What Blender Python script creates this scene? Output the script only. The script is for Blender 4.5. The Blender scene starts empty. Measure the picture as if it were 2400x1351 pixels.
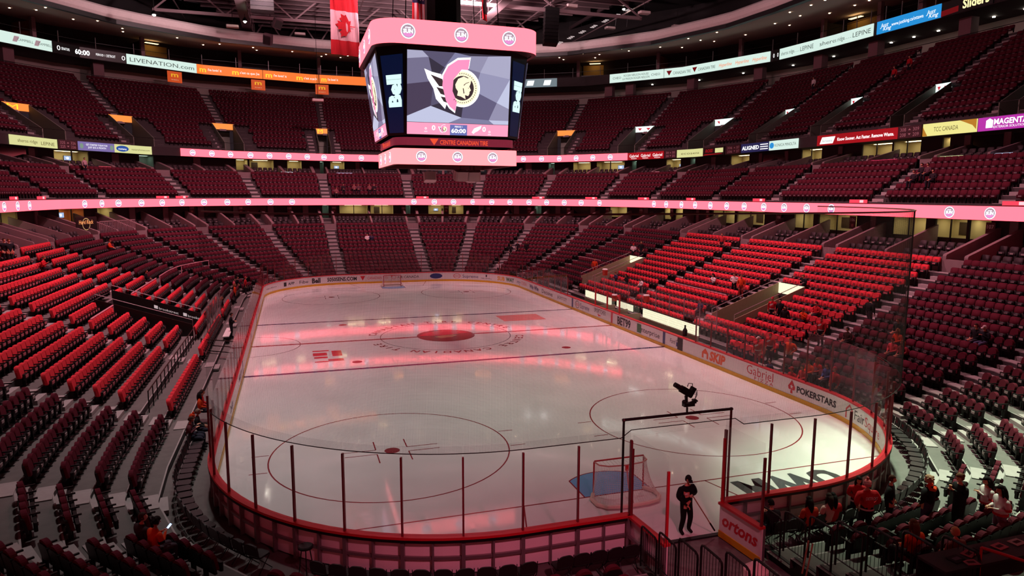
import bpy, bmesh, math, random
import numpy as np
from mathutils import Vector, Matrix
random.seed(7); np.random.seed(7)
SC = bpy.context.scene
COL = SC.collection
PI = math.pi

# ------------------------------------------------------------------ camera
CAMP = np.array([-10.0944, -46.8556, 9.9278]); YAW, PITCH, ROLL, FPX = .31, -.1358, .0034, 1604.68
_ca, _sa, _cb, _sb = math.cos(YAW), math.sin(YAW), math.cos(PITCH), math.sin(PITCH)
FWD = np.array([_sa*_cb, _ca*_cb, _sb]); _r = np.array([_ca, -_sa, 0.]); _u = np.cross(_r, FWD)
RGT = _r*math.cos(ROLL) + _u*math.sin(ROLL); UPV = -_r*math.sin(ROLL) + _u*math.cos(ROLL)
cam = bpy.data.cameras.new('camera'); camo = bpy.data.objects.new('camera', cam); COL.objects.link(camo)
cam.sensor_width = 36; cam.lens = FPX/2400*36; cam.clip_end = 500; cam.clip_start = .05
_m = Matrix.Identity(4)
for i in range(3):
    _m[i][0] = RGT[i]; _m[i][1] = UPV[i]; _m[i][2] = -FWD[i]; _m[i][3] = CAMP[i]
camo.matrix_world = _m; SC.camera = camo

# ------------------------------------------------------------------ exposure, world, main lamps
SC.view_settings.view_transform = 'Standard'; SC.view_settings.look = 'None'
SC.view_settings.exposure = 0.0; SC.view_settings.gamma = 1.0; SC.view_settings.use_curve_mapping = False
SC.cycles.max_bounces = 6; SC.cycles.diffuse_bounces = 2; SC.cycles.glossy_bounces = 3
SC.cycles.transparent_max_bounces = 24; SC.cycles.transmission_bounces = 2
SC.cycles.caustics_reflective = False; SC.cycles.caustics_refractive = False
SC.cycles.sample_clamp_indirect = 4.0
SC.cycles.use_adaptive_sampling = True; SC.cycles.adaptive_threshold = .03
W = bpy.data.worlds.new('world'); SC.world = W; W.use_nodes = True
W.node_tree.nodes['Background'].inputs[0].default_value = (.02, .012, .015, 1)
W.node_tree.nodes['Background'].inputs[1].default_value = 1.0

def area_lamp(name, loc, aim, size, power, col, spread=180, sy=None):
    l = bpy.data.lights.new(name, 'AREA'); l.energy = power; l.color = col; l.size = size; l.spread = math.radians(spread)
    if sy: l.shape = 'RECTANGLE'; l.size_y = sy
    o = bpy.data.objects.new(name, l); COL.objects.link(o); o.location = loc
    o.rotation_euler = (Vector(aim)-Vector(loc)).to_track_quat('-Z', 'Y').to_euler(); return o
def spot_lamp(name, loc, aim, power, col, ang, blend=.6, rad=.4):
    l = bpy.data.lights.new(name, 'SPOT'); l.energy = power; l.color = col; l.spot_size = math.radians(ang); l.spot_blend = blend; l.shadow_soft_size = rad
    o = bpy.data.objects.new(name, l); COL.objects.link(o); o.location = loc
    o.rotation_euler = (Vector(aim)-Vector(loc)).to_track_quat('-Z', 'Y').to_euler(); return o
PINK = (1., .42, .50); NEUT = (1., .97, .88); GREEN = (.80, 1., .74)
# dimmed house lamps on the catwalks: a neutral wash on the sheet of ice; the pink fill on the bowl is added
LAMPS = []
for i, (x, y, pw, c) in enumerate([(-9, 20, 14000, (.95, .97, .90)), (9, 20, 14000, (.95, 1., .90)), (-10, 2, 15000, (.93, .97, .90)), (10, 2, 16000, (.82, 1., .83)),
                                   (-9, -17, 16500, (.90, .99, .90)), (9, -17, 20000, (.78, 1., .72))]):
    LAMPS.append(spot_lamp('ice_lamp', (x, y, 32), (x*.75, y*.97, 0), pw*.48, c, 50, 1.0, .9))
LAMPS.append(spot_lamp('corner_lamp', (16, -22, 31), (12.0, -31.5, 0), 95000, (.76, 1., .68), 36, 1., .5))
for x, y, pw, ax, ay in [(-13, 24, 5200, -24, 36), (13, 24, 5200, 24, 36), (-14, 2, 6600, -22, 4), (14, 2, 6600, 22, 2), (0, 30, 4800, 0, 46), (13, -14, 4200, 23, -16)]:
    area_lamp('bowl_fill', (x, y, 30.0), (ax, ay, 3), 1.2, pw*.5, PINK, 105)  # added pink fill, stands in for the glow of the LED boards
spot_lamp('boards_fill', (-4, -45, 14.5), (-4, -32.3, 0), 5600, (1., .20, .32), 46, .9, .5)  # added pink fill for the backs of the near boards
area_lamp('bowl_fill', (-13, -16, 30.), (-20, -19, 3), 1.2, 900, (1., .86, .84), 105)  # added neutral fill for the near corner stand
for x, y in [(-14, 5), (14, 5), (-12, 38), (12, 38)]:
    area_lamp('roof_fill', (x, y, 31.2), (x*1.1, y+2, 39), 1.2, 9000, (1., .66, .70), 170)  # added upward fill for the roof steel, in place of bounce off the ice
for x, y, ax, ay in [(-8, 10, -45, 14), (8, 6, 45, 4), (0, 24, 0, 68), (-6, 20, -34, 54), (6, 20, 34, 52)]:
    area_lamp('tier_fill', (x, y, 30.5), (ax, ay, 19), 1.2, 1000, PINK, 120)  # added faint pink fill for the upper tier

# ------------------------------------------------------------------ pixel rays (photo frame 2400 x 1351)
def ray(px, py): return FWD + RGT*((px-1200)/FPX) + UPV*((675.5-py)/FPX)
def atX(px, py, X): r = ray(px, py); return CAMP + r*((X-CAMP[0])/r[0])
def atY(px, py, Y): r = ray(px, py); return CAMP + r*((Y-CAMP[1])/r[1])
def atZ(px, py, Z): r = ray(px, py); return CAMP + r*((Z-CAMP[2])/r[2])
def project(P):
    d = np.asarray(P, float)-CAMP; f = d@FWD
    return 1200+FPX*(d@RGT)/f, 675.5-FPX*(d@UPV)/f, f

# ------------------------------------------------------------------ plan geometry: rounded rectangle and its offsets
XS, YS, RC = 12.95-8.53, 30.48-8.53, 8.53
class Plan:
    """clockwise path from the middle of the far end; s in metres, d = distance outside the boards"""
    def __init__(self, r0, knots=None):
        self.r0 = r0; lc = PI/2*r0
        self.cum = np.concatenate([[0], np.cumsum([XS, lc, 2*YS, lc, 2*XS, lc, 2*YS, lc, XS])]); self.tot = self.cum[-1]
        self.knots = sorted(knots) if knots else None
    def smooth(self, s, d):
        s %= self.tot; c = self.cum; k = int(np.searchsorted(c, s, 'right')-1); f = s-c[k]; R = RC+d
        if k == 0: return f, YS+R, 0., 1.
        if k == 2: return XS+R, YS-f, 1., 0.
        if k == 4: return XS-f, -YS-R, 0., -1.
        if k == 6: return -XS-R, -YS+f, -1., 0.
        if k >= 8: return -XS+f, YS+R, 0., 1.
        a = f/self.r0 + {1: 0, 3: PI/2, 5: PI, 7: 1.5*PI}[k]; n = (math.sin(a), math.cos(a))
        cx = XS if k in (1, 3) else -XS; cy = YS if k in (1, 7) else -YS
        return cx+R*n[0], cy+R*n[1], n[0], n[1]
    def at(self, s, d):
        """x, y, nx, ny (n points away from the ice)"""
        if not self.knots: return self.smooth(s, d)
        s %= self.tot; k = self.knots; i = int(np.searchsorted(k, s, 'right'))
        a = k[i-1] if i else k[-1]-self.tot; b = k[i] if i < len(k) else k[0]+self.tot
        p = self.smooth(a, d); q = self.smooth(b, d); t = (s-a)/(b-a)
        x, y = p[0]+(q[0]-p[0])*t, p[1]+(q[1]-p[1])*t
        dx, dy = q[0]-p[0], q[1]-p[1]; L = math.hypot(dx, dy) or 1
        return x, y, -dy/L, dx/L
    def sd(self, x, y):
        cx = min(max(x, -XS), XS); cy = min(max(y, -YS), YS); dx, dy = x-cx, y-cy; d = math.hypot(dx, dy)-RC; c = self.cum
        if abs(dx) > 1e-9 and abs(dy) > 1e-9:
            a = math.atan2(dx, dy) % (2*PI); q = int(a//(PI/2)); return c[[1, 3, 5, 7][q]]+(a-q*PI/2)*self.r0, d
        if dy > 0: return x % self.tot, d
        if dy < 0: return c[4]+(XS-x), d
        if dx > 0: return c[2]+(YS-y), d
        return c[6]+(y+YS), d
TOT = 2*(2*XS+2*YS)+2*PI*20.
_half = [5.3, 12., 18.9, 25.8, 32.2, 37., 78.6, 83.4, 89.8, 96.7, 103.6, 110.3]
KN = _half + [TOT-k for k in _half]
BOWL = Plan(20., KN); RINK = Plan(8.53)
def wall_hit(px, py, d0, plan=BOWL):
    r = ray(px, py); inside = False
    for t in np.arange(.5, 200, .03):
        P = CAMP+r*t; s, d = plan.sd(P[0], P[1])
        if d < d0: inside = True
        elif inside: return s, P[2]
    return None
E0 = 1.7; DR = .905
def row_edge(i): return E0+DR*i
def row_z(i): return .22+.27*i+.0065*i*i if i >= 0 else 0.
def row_of(d): return -1 if d < E0 else int((d-E0)//DR)
def on_bowl(px, py, h, dmin=.15, dmax=15.2):
    """point h above the lower bowl's treads seen at a photo pixel"""
    r = ray(px, py)
    for t in np.arange(4, 110, .01):
        P = CAMP+r*t; s, d = BOWL.sd(P[0], P[1])
        if dmin < d < dmax and P[2]-row_z(row_of(d)) < h: return P, s, d, row_z(row_of(d))
    return None

# ------------------------------------------------------------------ materials
def lin(h):
    h = h.lstrip('#'); c = [int(h[i:i+2], 16)/255 for i in (0, 2, 4)]
    return tuple(((v+.055)/1.055)**2.4 if v > .04045 else v/12.92 for v in c)
MATS = {}
def mat(name, col, rough=.6, metal=0., emit=0., ecol=None, noise=0., nscale=8., spec=.5, bump=0.):
    if name in MATS: return MATS[name]
    m = bpy.data.materials.new(name); m.use_nodes = True; b = m.node_tree.nodes['Principled BSDF']; nt = m.node_tree
    c = lin(col) if isinstance(col, str) else col
    b.inputs['Base Color'].default_value = (*c, 1); b.inputs['Roughness'].default_value = rough; b.inputs['Metallic'].default_value = metal
    b.inputs['Specular IOR Level'].default_value = spec
    if emit:
        e = lin(ecol) if isinstance(ecol, str) else (ecol or c)
        b.inputs['Emission Color'].default_value = (*e, 1); b.inputs['Emission Strength'].default_value = emit
    if noise or bump:
        tc = nt.nodes.new('ShaderNodeTexCoord'); n = nt.nodes.new('ShaderNodeTexNoise'); n.inputs['Scale'].default_value = nscale; n.inputs['Detail'].default_value = 6
        nt.links.new(tc.outputs['Object'], n.inputs['Vector'])
        if noise:
            mx = nt.nodes.new('ShaderNodeMix'); mx.data_type = 'RGBA'; mx.inputs['A'].default_value = (*[v*(1-noise) for v in c], 1); mx.inputs['B'].default_value = (*[min(1, v*(1+noise)) for v in c], 1)
            nt.links.new(n.outputs['Fac'], mx.inputs['Factor']); nt.links.new(mx.outputs['Result'], b.inputs['Base Color'])
        if bump:
            bp = nt.nodes.new('ShaderNodeBump'); bp.inputs['Strength'].default_value = bump; bp.inputs['Distance'].default_value = .02
            nt.links.new(n.outputs['Fac'], bp.inputs['Height']); nt.links.new(bp.outputs['Normal'], b.inputs['Normal'])
    MATS[name] = m; return m
def led(name, col, strength=1.): return mat(name, (0, 0, 0), .5, 0, strength, col)
def glass_mat(name, tint, refl=.9, dens=.93):
    if name in MATS: return MATS[name]
    m = bpy.data.materials.new(name); m.use_nodes = True; nt = m.node_tree; nt.nodes.clear()
    N = nt.nodes.new; o = N('ShaderNodeOutputMaterial'); t = N('ShaderNodeBsdfTransparent'); g = N('ShaderNodeBsdfGlossy'); x = N('ShaderNodeMixShader'); f = N('ShaderNodeLayerWeight'); p = N('ShaderNodeMath'); q = N('ShaderNodeMath')
    t.inputs[0].default_value = (*[v*dens for v in tint], 1); g.inputs['Roughness'].default_value = .03; g.inputs[0].default_value = (refl, refl, refl, 1); f.inputs[0].default_value = .5
    p.operation = 'POWER'; p.inputs[1].default_value = 4.; q.operation = 'MULTIPLY_ADD'; q.inputs[1].default_value = .28; q.inputs[2].default_value = .02
    nt.links.new(f.outputs['Facing'], p.inputs[0]); nt.links.new(p.outputs[0], q.inputs[0]); nt.links.new(q.outputs[0], x.inputs[0]); nt.links.new(t.outputs[0], x.inputs[1]); nt.links.new(g.outputs[0], x.inputs[2]); nt.links.new(x.outputs[0], o.inputs[0])
    MATS[name] = m; return m

# ------------------------------------------------------------------ mesh helpers
class MB:
    def __init__(self): self.v = []; self.f = []; self.mi = []
    def add(self, vs, fs, mi=0):
        b = len(self.v); self.v += [tuple(p) for p in vs]; self.f += [tuple(b+i for i in f) for f in fs]; self.mi += [mi]*len(fs); return self
    def box(self, c, s, mi=0, rot=None, bev=0):
        hx, hy, hz = s[0]/2, s[1]/2, s[2]/2
        if bev:
            ring = [(hx-bev, -hy), (hx, -hy+bev), (hx, hy-bev), (hx-bev, hy), (-hx+bev, hy), (-hx, hy-bev), (-hx, -hy+bev), (-hx+bev, -hy)]
            vs = [(x, y, -hz) for x, y in ring]+[(x, y, hz) for x, y in ring]
            fs = [tuple(reversed(range(8))), tuple(range(8, 16))]+[(i, (i+1) % 8, 8+(i+1) % 8, 8+i) for i in range(8)]
        else:
            vs = [(x, y, z) for z in (-hz, hz) for y in (-hy, hy) for x in (-hx, hx)]
            fs = [(0, 2, 3, 1), (4, 5, 7, 6), (0, 1, 5, 4), (1, 3, 7, 5), (3, 2, 6, 7), (2, 0, 4, 6)]
        if rot is not None: vs = [tuple(rot @ Vector(p)) for p in vs]
        return self.add([(p[0]+c[0], p[1]+c[1], p[2]+c[2]) for p in vs], fs, mi)
    def tube(self, pts, r, n=6, mi=0, cap=True):
        pts = [Vector(p) for p in pts]; m = len(pts); rr = r if isinstance(r, (list, tuple)) else [r]*m; vs = []; prev = None
        for i, p in enumerate(pts):
            t = (pts[min(i+1, m-1)]-pts[max(i-1, 0)]).normalized()
            a = (prev - t*prev.dot(t)) if prev is not None else (Vector((0, 0, 1)) if abs(t.z) < .9 else Vector((1, 0, 0))).cross(t)
            if a.length < 1e-6: a = Vector((1, 0, 0)).cross(t)
            a.normalize(); b = t.cross(a); prev = a
            vs += [tuple(p+(a*math.cos(2*PI*k/n)+b*math.sin(2*PI*k/n))*rr[i]) for k in range(n)]
        fs = [(i*n+k, i*n+(k+1) % n, (i+1)*n+(k+1) % n, (i+1)*n+k) for i in range(m-1) for k in range(n)]
        if cap: fs += [tuple(reversed(range(n))), tuple(range((m-1)*n, m*n))]
        return self.add(vs, fs, mi)
    def prism(self, poly, z0, z1, mi=0, mapf=None):
        n = len(poly); vs = [(x, y, z0) for x, y in poly]+[(x, y, z1) for x, y in poly]
        if mapf: vs = [mapf(*p) for p in vs]
        return self.add(vs, [tuple(reversed(range(n))), tuple(range(n, 2*n))]+[(i, (i+1) % n, n+(i+1) % n, n+i) for i in range(n)], mi)
    def lathe(self, prof, n=12, mi=0, c=(0, 0, 0)):
        vs = [(c[0]+r*math.cos(2*PI*k/n), c[1]+r*math.sin(2*PI*k/n), c[2]+z) for r, z in prof for k in range(n)]
        fs = [(i*n+k, i*n+(k+1) % n, (i+1)*n+(k+1) % n, (i+1)*n+k) for i in range(len(prof)-1) for k in range(n)]
        fs += [tuple(reversed(range(n))), tuple(range((len(prof)-1)*n, len(prof)*n))]
        return self.add(vs, fs, mi)
    def ball(self, c, r, n=8, m=5, mi=0):
        rx, ry, rz = r if isinstance(r, tuple) else (r, r, r)
        vs = [(c[0], c[1], c[2]-rz)]+[(c[0]+rx*math.sin(PI*j/m)*math.cos(2*PI*k/n), c[1]+ry*math.sin(PI*j/m)*math.sin(2*PI*k/n), c[2]-rz*math.cos(PI*j/m)) for j in range(1, m) for k in range(n)]+[(c[0], c[1], c[2]+rz)]
        fs = [(0, 1+(k+1) % n, 1+k) for k in range(n)]+[(1+j*n+k, 1+j*n+(k+1) % n, 1+(j+1)*n+(k+1) % n, 1+(j+1)*n+k) for j in range(m-2) for k in range(n)]
        L = len(vs)-1; fs += [(L, 1+(m-2)*n+k, 1+(m-2)*n+(k+1) % n) for k in range(n)]
        return self.add(vs, fs, mi)
    def strip(self, plan, s0, s1, prof, step=1.5, mi=0, closed=False, knots=None, ends=True):
        """sweep a (d,z) profile along the plan"""
        ss = list(np.linspace(s0, s1, max(2, int(math.ceil((s1-s0)/step))+1)))
        if knots: ss = sorted(set([round(x, 5) for x in [s0, s1]+[k+j*TOT for k in knots for j in (-1, 0, 1) if s0 < k+j*TOT < s1]]))
        vs = []
        for s in ss:
            for d, z in prof: x, y, _, _ = plan.at(s, d); vs.append((x, y, z))
        n = len(prof); m = len(ss); K = n if closed else n-1
        fs = [(i*n+k, i*n+(k+1) % n, (i+1)*n+(k+1) % n, (i+1)*n+k) for i in range(m-1) for k in range(K)]
        if closed and ends: fs += [tuple(reversed(range(n))), tuple(range((m-1)*n, m*n))]
        return self.add(vs, fs, mi)
    def mesh(self, name, mats, smooth=False):
        me = bpy.data.meshes.new(name); me.from_pydata(self.v, [], self.f)
        mats = mats if isinstance(mats, (list, tuple)) else [mats]
        for m in mats: me.materials.append(m)
        if any(self.mi): me.polygons.foreach_set('material_index', self.mi)
        if smooth: me.polygons.foreach_set('use_smooth', [True]*len(me.polygons))
        me.update(); return me
    def build(self, name, mats, parent=None, smooth=False, **kw):
        return put(name, self.mesh(name, mats, smooth), parent, **kw)
def put(name, me, parent=None, loc=None, rot=None, mw=None, label=None, cat=None, group=None, kind=None):
    o = bpy.data.objects.new(name, me); COL.objects.link(o)
    if parent: o.parent = parent
    if mw is not None: o.matrix_basis = mw
    if loc is not None: o.location = loc
    if rot is not None: o.rotation_euler = rot
    return tag(o, label, cat, group, kind)
def tag(o, label=None, cat=None, group=None, kind=None):
    for k, v in (('label', label), ('category', cat), ('group', group), ('kind', kind)):
        if v: o[k] = v
    return o
def empty(name, loc=(0, 0, 0), rz=0, **kw):
    o = put(name, None, None, loc, (0, 0, rz), **kw); o.empty_display_size = .2; return o
_TXT = {}
def text_geo(txt, bold=0., shear=0., space=1.):
    """flat lettering normalised to cap height 1, centred on x, baseline 0 -> verts, faces, width"""
    key = (txt, bold, shear, space)
    if key not in _TXT:
        cu = bpy.data.curves.new('t', 'FONT'); cu.body = txt; cu.resolution_u = 2; cu.offset = bold; cu.shear = shear; cu.space_character = space
        ob = bpy.data.objects.new('t', cu); me = bpy.data.meshes.new_from_object(ob)
        v = np.array([tuple(p.co)[:2] for p in me.vertices]).reshape(-1, 2); f = [tuple(p.vertices) for p in me.polygons]
        bpy.data.objects.remove(ob); bpy.data.curves.remove(cu); bpy.data.meshes.remove(me)
        v = v/.70; x0, x1 = v[:, 0].min(), v[:, 0].max(); v[:, 0] -= (x0+x1)/2
        _TXT[key] = (v, f, x1-x0)
    return _TXT[key]
def add_text(mb, txt, fn, w=None, h=1., mi=0, **kw):
    """lettering of cap height h (and total width w) through fn(u, v)"""
    v, f, tw = text_geo(txt, **kw); sx = (w/tw) if w else h
    return mb.add([fn(p[0]*sx, p[1]*h) for p in v], f, mi)
def disc(n=24, r=1., cx=0., cy=0.): return [(cx+r*math.cos(2*PI*k/n), cy+r*math.sin(2*PI*k/n)) for k in range(n)]
def add_poly(mb, poly, fn, mi=0): return mb.add([fn(x, y) for x, y in poly], [tuple(range(len(poly)))], mi)
def add_ring(mb, r0, r1, fn, n=32, mi=0, cx=0, cy=0, sy=1.):
    a = [(cx+r0*math.cos(2*PI*k/n), cy+sy*r0*math.sin(2*PI*k/n)) for k in range(n)]; b = [(cx+r1*math.cos(2*PI*k/n), cy+sy*r1*math.sin(2*PI*k/n)) for k in range(n)]
    return mb.add([fn(*p) for p in a+b], [(k, (k+1) % n, n+(k+1) % n, n+k) for k in range(n)], mi)
def frame_at(plan, s, d, z):
    """matrix: x along increasing s (right when seen from the ice), y away from the ice, z up"""
    x, y, nx, ny = plan.at(s, d); m = Matrix.Identity(4)
    m[0][0], m[1][0] = ny, -nx; m[0][1], m[1][1] = nx, ny; m[0][3], m[1][3], m[2][3] = x, y, z
    return m
# ================================================================== MATERIALS IN USE
m_conc = mat('concrete', '#605c5a', .75, noise=.25, nscale=3.)
m_concl = mat('concrete_pale', '#9c9494', .7, noise=.15, nscale=5.)
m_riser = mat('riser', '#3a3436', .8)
m_wallc = mat('wall_concrete', '#7d6a6c', .8, noise=.12, nscale=2.)
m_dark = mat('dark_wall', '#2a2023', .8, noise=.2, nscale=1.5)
m_black = mat('black_paint', '#0e0c0d', .45)
m_blackp = mat('black_plastic', '#121012', .5, spec=.25)
m_maroon = mat('maroon_fabric', '#561e2b', .9, noise=.15, nscale=30., spec=.08)
m_maroond = mat('maroon_dark', '#3d1420', .85, spec=.1)
m_redshirt = mat('red_shirt', '#cc3540', .85, noise=.12, nscale=20., spec=.1)
m_white = mat('white_board', '#e6e2e2', .35)
m_capred = mat('cap_red', '#c32631', .35)
m_yellow = mat('kick_yellow', '#d9a514', .4)
m_steel = mat('steel', '#8b8284', .45, .6)
m_postred = mat('post_red', '#7a2630', .4, .2)
m_cream = mat('suite_wall', '#cdbf8e', .8)
m_glass = glass_mat('rink_glass', (.98, .975, .98), .9, .98)
m_dglass = mat('dark_glazing', '#0b0809', .08)
m_lampw = led('lamp_white', (1, .93, .75), 14.)
m_suitelamp = led('suite_lamp', (1, .84, .52), 8.)
P_LED = (1., .17, .235)
m_pink = led('led_pink', (3.3, .27, .38), 1.)
m_pinkboard = led('led_pink_board', (3.2, .35, .46), 1.)
m_ledwhite = led('led_white', (.93, .86, 1.), 2.0)
m_leddark = mat('led_off', '#0c0a0c', .4)
m_rail = mat('rail_black', '#131112', .35, .5)
m_railpink = mat('rail_grey', '#b09aa0', .35, .4)

# ================================================================== FLOOR AND ICE
mb = MB(); mb.add([(-75, -85, -.06), (75, -85, -.06), (75, 85, -.06), (-75, 85, -.06)], [(0, 1, 2, 3)])
floor = mb.build('floor', m_conc, label='grey concrete event floor around the rink boards', cat='floor', kind='structure')
def ice_material():
    m = bpy.data.materials.new('ice'); m.use_nodes = True; nt = m.node_tree; b = nt.nodes['Principled BSDF']
    tc = nt.nodes.new('ShaderNodeTexCoord')
    n1 = nt.nodes.new('ShaderNodeTexNoise'); n1.inputs['Scale'].default_value = .35; n1.inputs['Detail'].default_value = 5
    n2 = nt.nodes.new('ShaderNodeTexNoise'); n2.inputs['Scale'].default_value = 2.2; n2.inputs['Detail'].default_value = 8; n2.inputs['Distortion'].default_value = 2.
    mp = nt.nodes.new('ShaderNodeMapping'); mp.inputs['Scale'].default_value = (1, .25, 1); mp.inputs['Rotation'].default_value = (0, 0, .5)
    nt.links.new(tc.outputs['Object'], n1.inputs['Vector']); nt.links.new(tc.outputs['Object'], mp.inputs['Vector']); nt.links.new(mp.outputs[0], n2.inputs['Vector'])
    cr = nt.nodes.new('ShaderNodeValToRGB'); cr.color_ramp.elements[0].color = (.70, .70, .69, 1); cr.color_ramp.elements[1].color = (.80, .80, .79, 1); cr.color_ramp.elements[0].position = .3; cr.color_ramp.elements[1].position = .7
    nt.links.new(n1.outputs['Fac'], cr.inputs[0]); nt.links.new(cr.outputs[0], b.inputs['Base Color'])
    mr = nt.nodes.new('ShaderNodeMapRange'); mr.inputs['From Min'].default_value = .3; mr.inputs['From Max'].default_value = .7; mr.inputs['To Min'].default_value = .03; mr.inputs['To Max'].default_value = .10
    nt.links.new(n2.outputs['Fac'], mr.inputs['Value']); nt.links.new(mr.outputs[0], b.inputs['Roughness'])
    b.inputs['IOR'].default_value = 1.45; b.inputs['Specular IOR Level'].default_value = .6
    return m
m_ice = ice_material()
outline = [RINK.at(s, -.02)[:2] for s in np.arange(0, RINK.tot, .4)]
mb = MB(); mb.add([(x, y, 0) for x, y in outline], [tuple(reversed(range(len(outline))))])
ice = mb.build('ice_sheet', m_ice, label='white glossy ice sheet with painted hockey lines', cat='ice', kind='structure')
def paint(name, col, rough=.1): return mat(name, col, rough)
m_redl = paint('ice_red', '#8a2a33'); m_bluel = paint('ice_blue', '#2a2c58'); m_crease = paint('ice_crease', '#6fa3cf'); m_darkp = paint('ice_dark', '#4a4a4c'); m_logo1 = paint('ice_logo', '#7a3a34'); m_logored = paint('ice_logo_red', '#c4303c'); m_gold = paint('ice_gold', '#a8946a')
def ice_part(name, fn, m):
    b = MB(); fn(b); return b.build(name, m, ice)
def iceline(name, x0, y0, x1, y1, w, m):
    dx, dy = x1-x0, y1-y0; L = math.hypot(dx, dy); px, py = -dy/L*w/2, dx/L*w/2
    b = MB(); b.add([(x0+px, y0+py, .003), (x0-px, y0-py, .003), (x1-px, y1-py, .003), (x1+px, y1+py, .003)], [(0, 1, 2, 3)]); return b.build(name, m, ice)
for sy in (-1, 1):
    yg = sy*27.13; xe = XS+math.sqrt(max(0, 8.5**2-(27.13-YS)**2)); iceline('goal_line', -xe, yg, xe, yg, .06, m_redl)
    iceline('blue_line', -12.93, sy*7.77, 12.93, sy*7.77, .30, m_bluel)
    for sx in (-1, 1): iceline('trapezoid_line', sx*3.35, yg, sx*4.27, sy*30.45, .05, m_redl)
    cp = [(1.22*k, 0.) for k in (-1, 1)]; arc = [(1.83*math.cos(a), 1.83*math.sin(a)) for a in np.linspace(math.acos(1.22/1.83), PI-math.acos(1.22/1.83), 14)]
    poly = [(1.22, 0)]+arc+[(-1.22, 0)]; poly = [(x, yg-sy*y) for x, y in poly]
    b = MB(); b.add([(x, y, .0025) for x, y in poly], [tuple(range(len(poly)))]); b.build('goal_crease', m_crease, ice)
    for p, q in zip(poly[:-1], poly[1:]): iceline('crease_line', *p, *q, .05, m_redl)
    for sx in (-1, 1):
        cx, cy = sx*6.71, sy*21.03; b = MB(); add_ring(b, 4.545, 4.60, lambda u, v: (cx+u, cy+v, .003), 72); b.build('faceoff_circle', m_redl, ice)
        b = MB(); add_poly(b, disc(20, .3), lambda u, v: (cx+u, cy+v, .003)); b.build('faceoff_dot', m_redl, ice)
        for ax in (-1, 1):
            for ay in (-1, 1):
                iceline('faceoff_mark', cx+ax*.61, cy+ay*.23, cx+ax*1.83, cy+ay*.23, .05, m_redl); iceline('faceoff_mark', cx+ax*.61, cy+ay*.23, cx+ax*.61, cy+ay*1.15, .05, m_redl)
            for ay in (-.86, .86): iceline('hash_mark', cx+ax*4.57, cy+ay, cx+ax*5.2, cy+ay, .05, m_redl)
        b = MB(); add_poly(b, disc(18, .3), lambda u, v: (cx+u, sy*6.1+v, .003)); b.build('faceoff_dot', m_redl, ice)
iceline('centre_line', -12.93, 0, 12.93, 0, .30, m_redl)
ice_part('centre_circle', lambda b: add_ring(b, 4.55, 4.60, lambda u, v: (u, v, .004), 72), m_darkp)
b = MB(); add_ring(b, 3.0, 3.05, lambda u, v: (-12.9+u, v, .004), 72); b.build('referee_circle', m_redl, ice)
ice_part('centre_logo', lambda b: add_poly(b, disc(40, 2.05), lambda u, v: (u, v, .0055)), m_logo1)
ice_part('centre_logo_red', lambda b: add_poly(b, [(-1.9, .3), (-1.2, 1.2), (.2, 1.95), (1.2, 1.5), (1.75, .6), (.6, .2), (-.4, .05)], lambda u, v: (u, v, .0075)), m_logored)
ice_part('centre_logo_face', lambda b: add_poly(b, [(-.9, -.35), (-.2, .05), (.5, .15), (.8, -.1), (.3, -.7), (-.5, -.9)], lambda u, v: (u, v, .0075)), m_gold)
def arc_text(b, txt, R, a0, a1, h, flip):
    n = len(txt)
    for k, ch in enumerate(txt):
        if ch == ' ': continue
        a = a0+(a1-a0)*k/(n-1); ca, sa = math.cos(a), math.sin(a)
        if flip: add_text(b, ch, lambda u, v: ((R-v)*ca+u*sa*-1*-1, (R-v)*sa-u*ca*1, .0045), None, h, bold=.02)
        else: add_text(b, ch, lambda u, v: ((R+v)*ca+u*sa, (R+v)*sa-u*ca, .0045), None, h, bold=.02)
ice_part('circle_lettering', lambda b: (arc_text(b, 'CANADIAN TIRE CENTRE', 4.95, PI*.90, PI*.10, .55, False), arc_text(b, 'CENTRE CANADIAN TIRE', 4.95, -PI*.10, -PI*.90, .55, False)), m_logo1)
def ice_text(name, txt, cx, cy, w, h, m, rz, **kw):
    c, s_ = math.cos(rz), math.sin(rz); b = MB(); add_text(b, txt, lambda u, v: (cx+c*u-s_*(v-h/2), cy+s_*u+c*(v-h/2), .004), w, h, **kw); return b.build(name, m, ice)
ice_text('ice_lettering', 'UWM', 6.15, -28.25, 4.1, 1.3, m_darkp, PI, bold=.05)
ice_text('ice_lettering', 'JACKPOT', -4.6, -29.1, 4.6, .75, mat('ice_violet', '#7c5a78', .1), PI)
p = atZ(755, 832, 0); b = MB()
for (u0, v0, u1, v1) in [(-.55, .9, .45, 1.2), (-.55, -.3, .3, .5), (-.5, -1.0, .3, -.55), (.6, -.6, 1.2, .9), (.3, -1.9, 1.2, -1.3), (-.5, -2.0, .3, -1.75)]:
    b.add([(p[0]+u0, p[1]+v0, .004), (p[0]+u1, p[1]+v0, .004), (p[0]+u1, p[1]+v1, .004), (p[0]+u0, p[1]+v1, .004)], [(0, 1, 2, 3)])
b.build('ice_emblem', m_logored, ice)
p = atZ(1225, 745, 0)
b = MB(); b.add([(p[0]-1.9, p[1]-1.2, .004), (p[0]+1.6, p[1]-1.2, .004), (p[0]+1.6, p[1]+1.4, .004), (p[0]-1.9, p[1]+1.4, .004)], [(0, 1, 2, 3)]); b.build('ice_emblem', mat('ice_salmon', '#d98a86', .1), ice)

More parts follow.
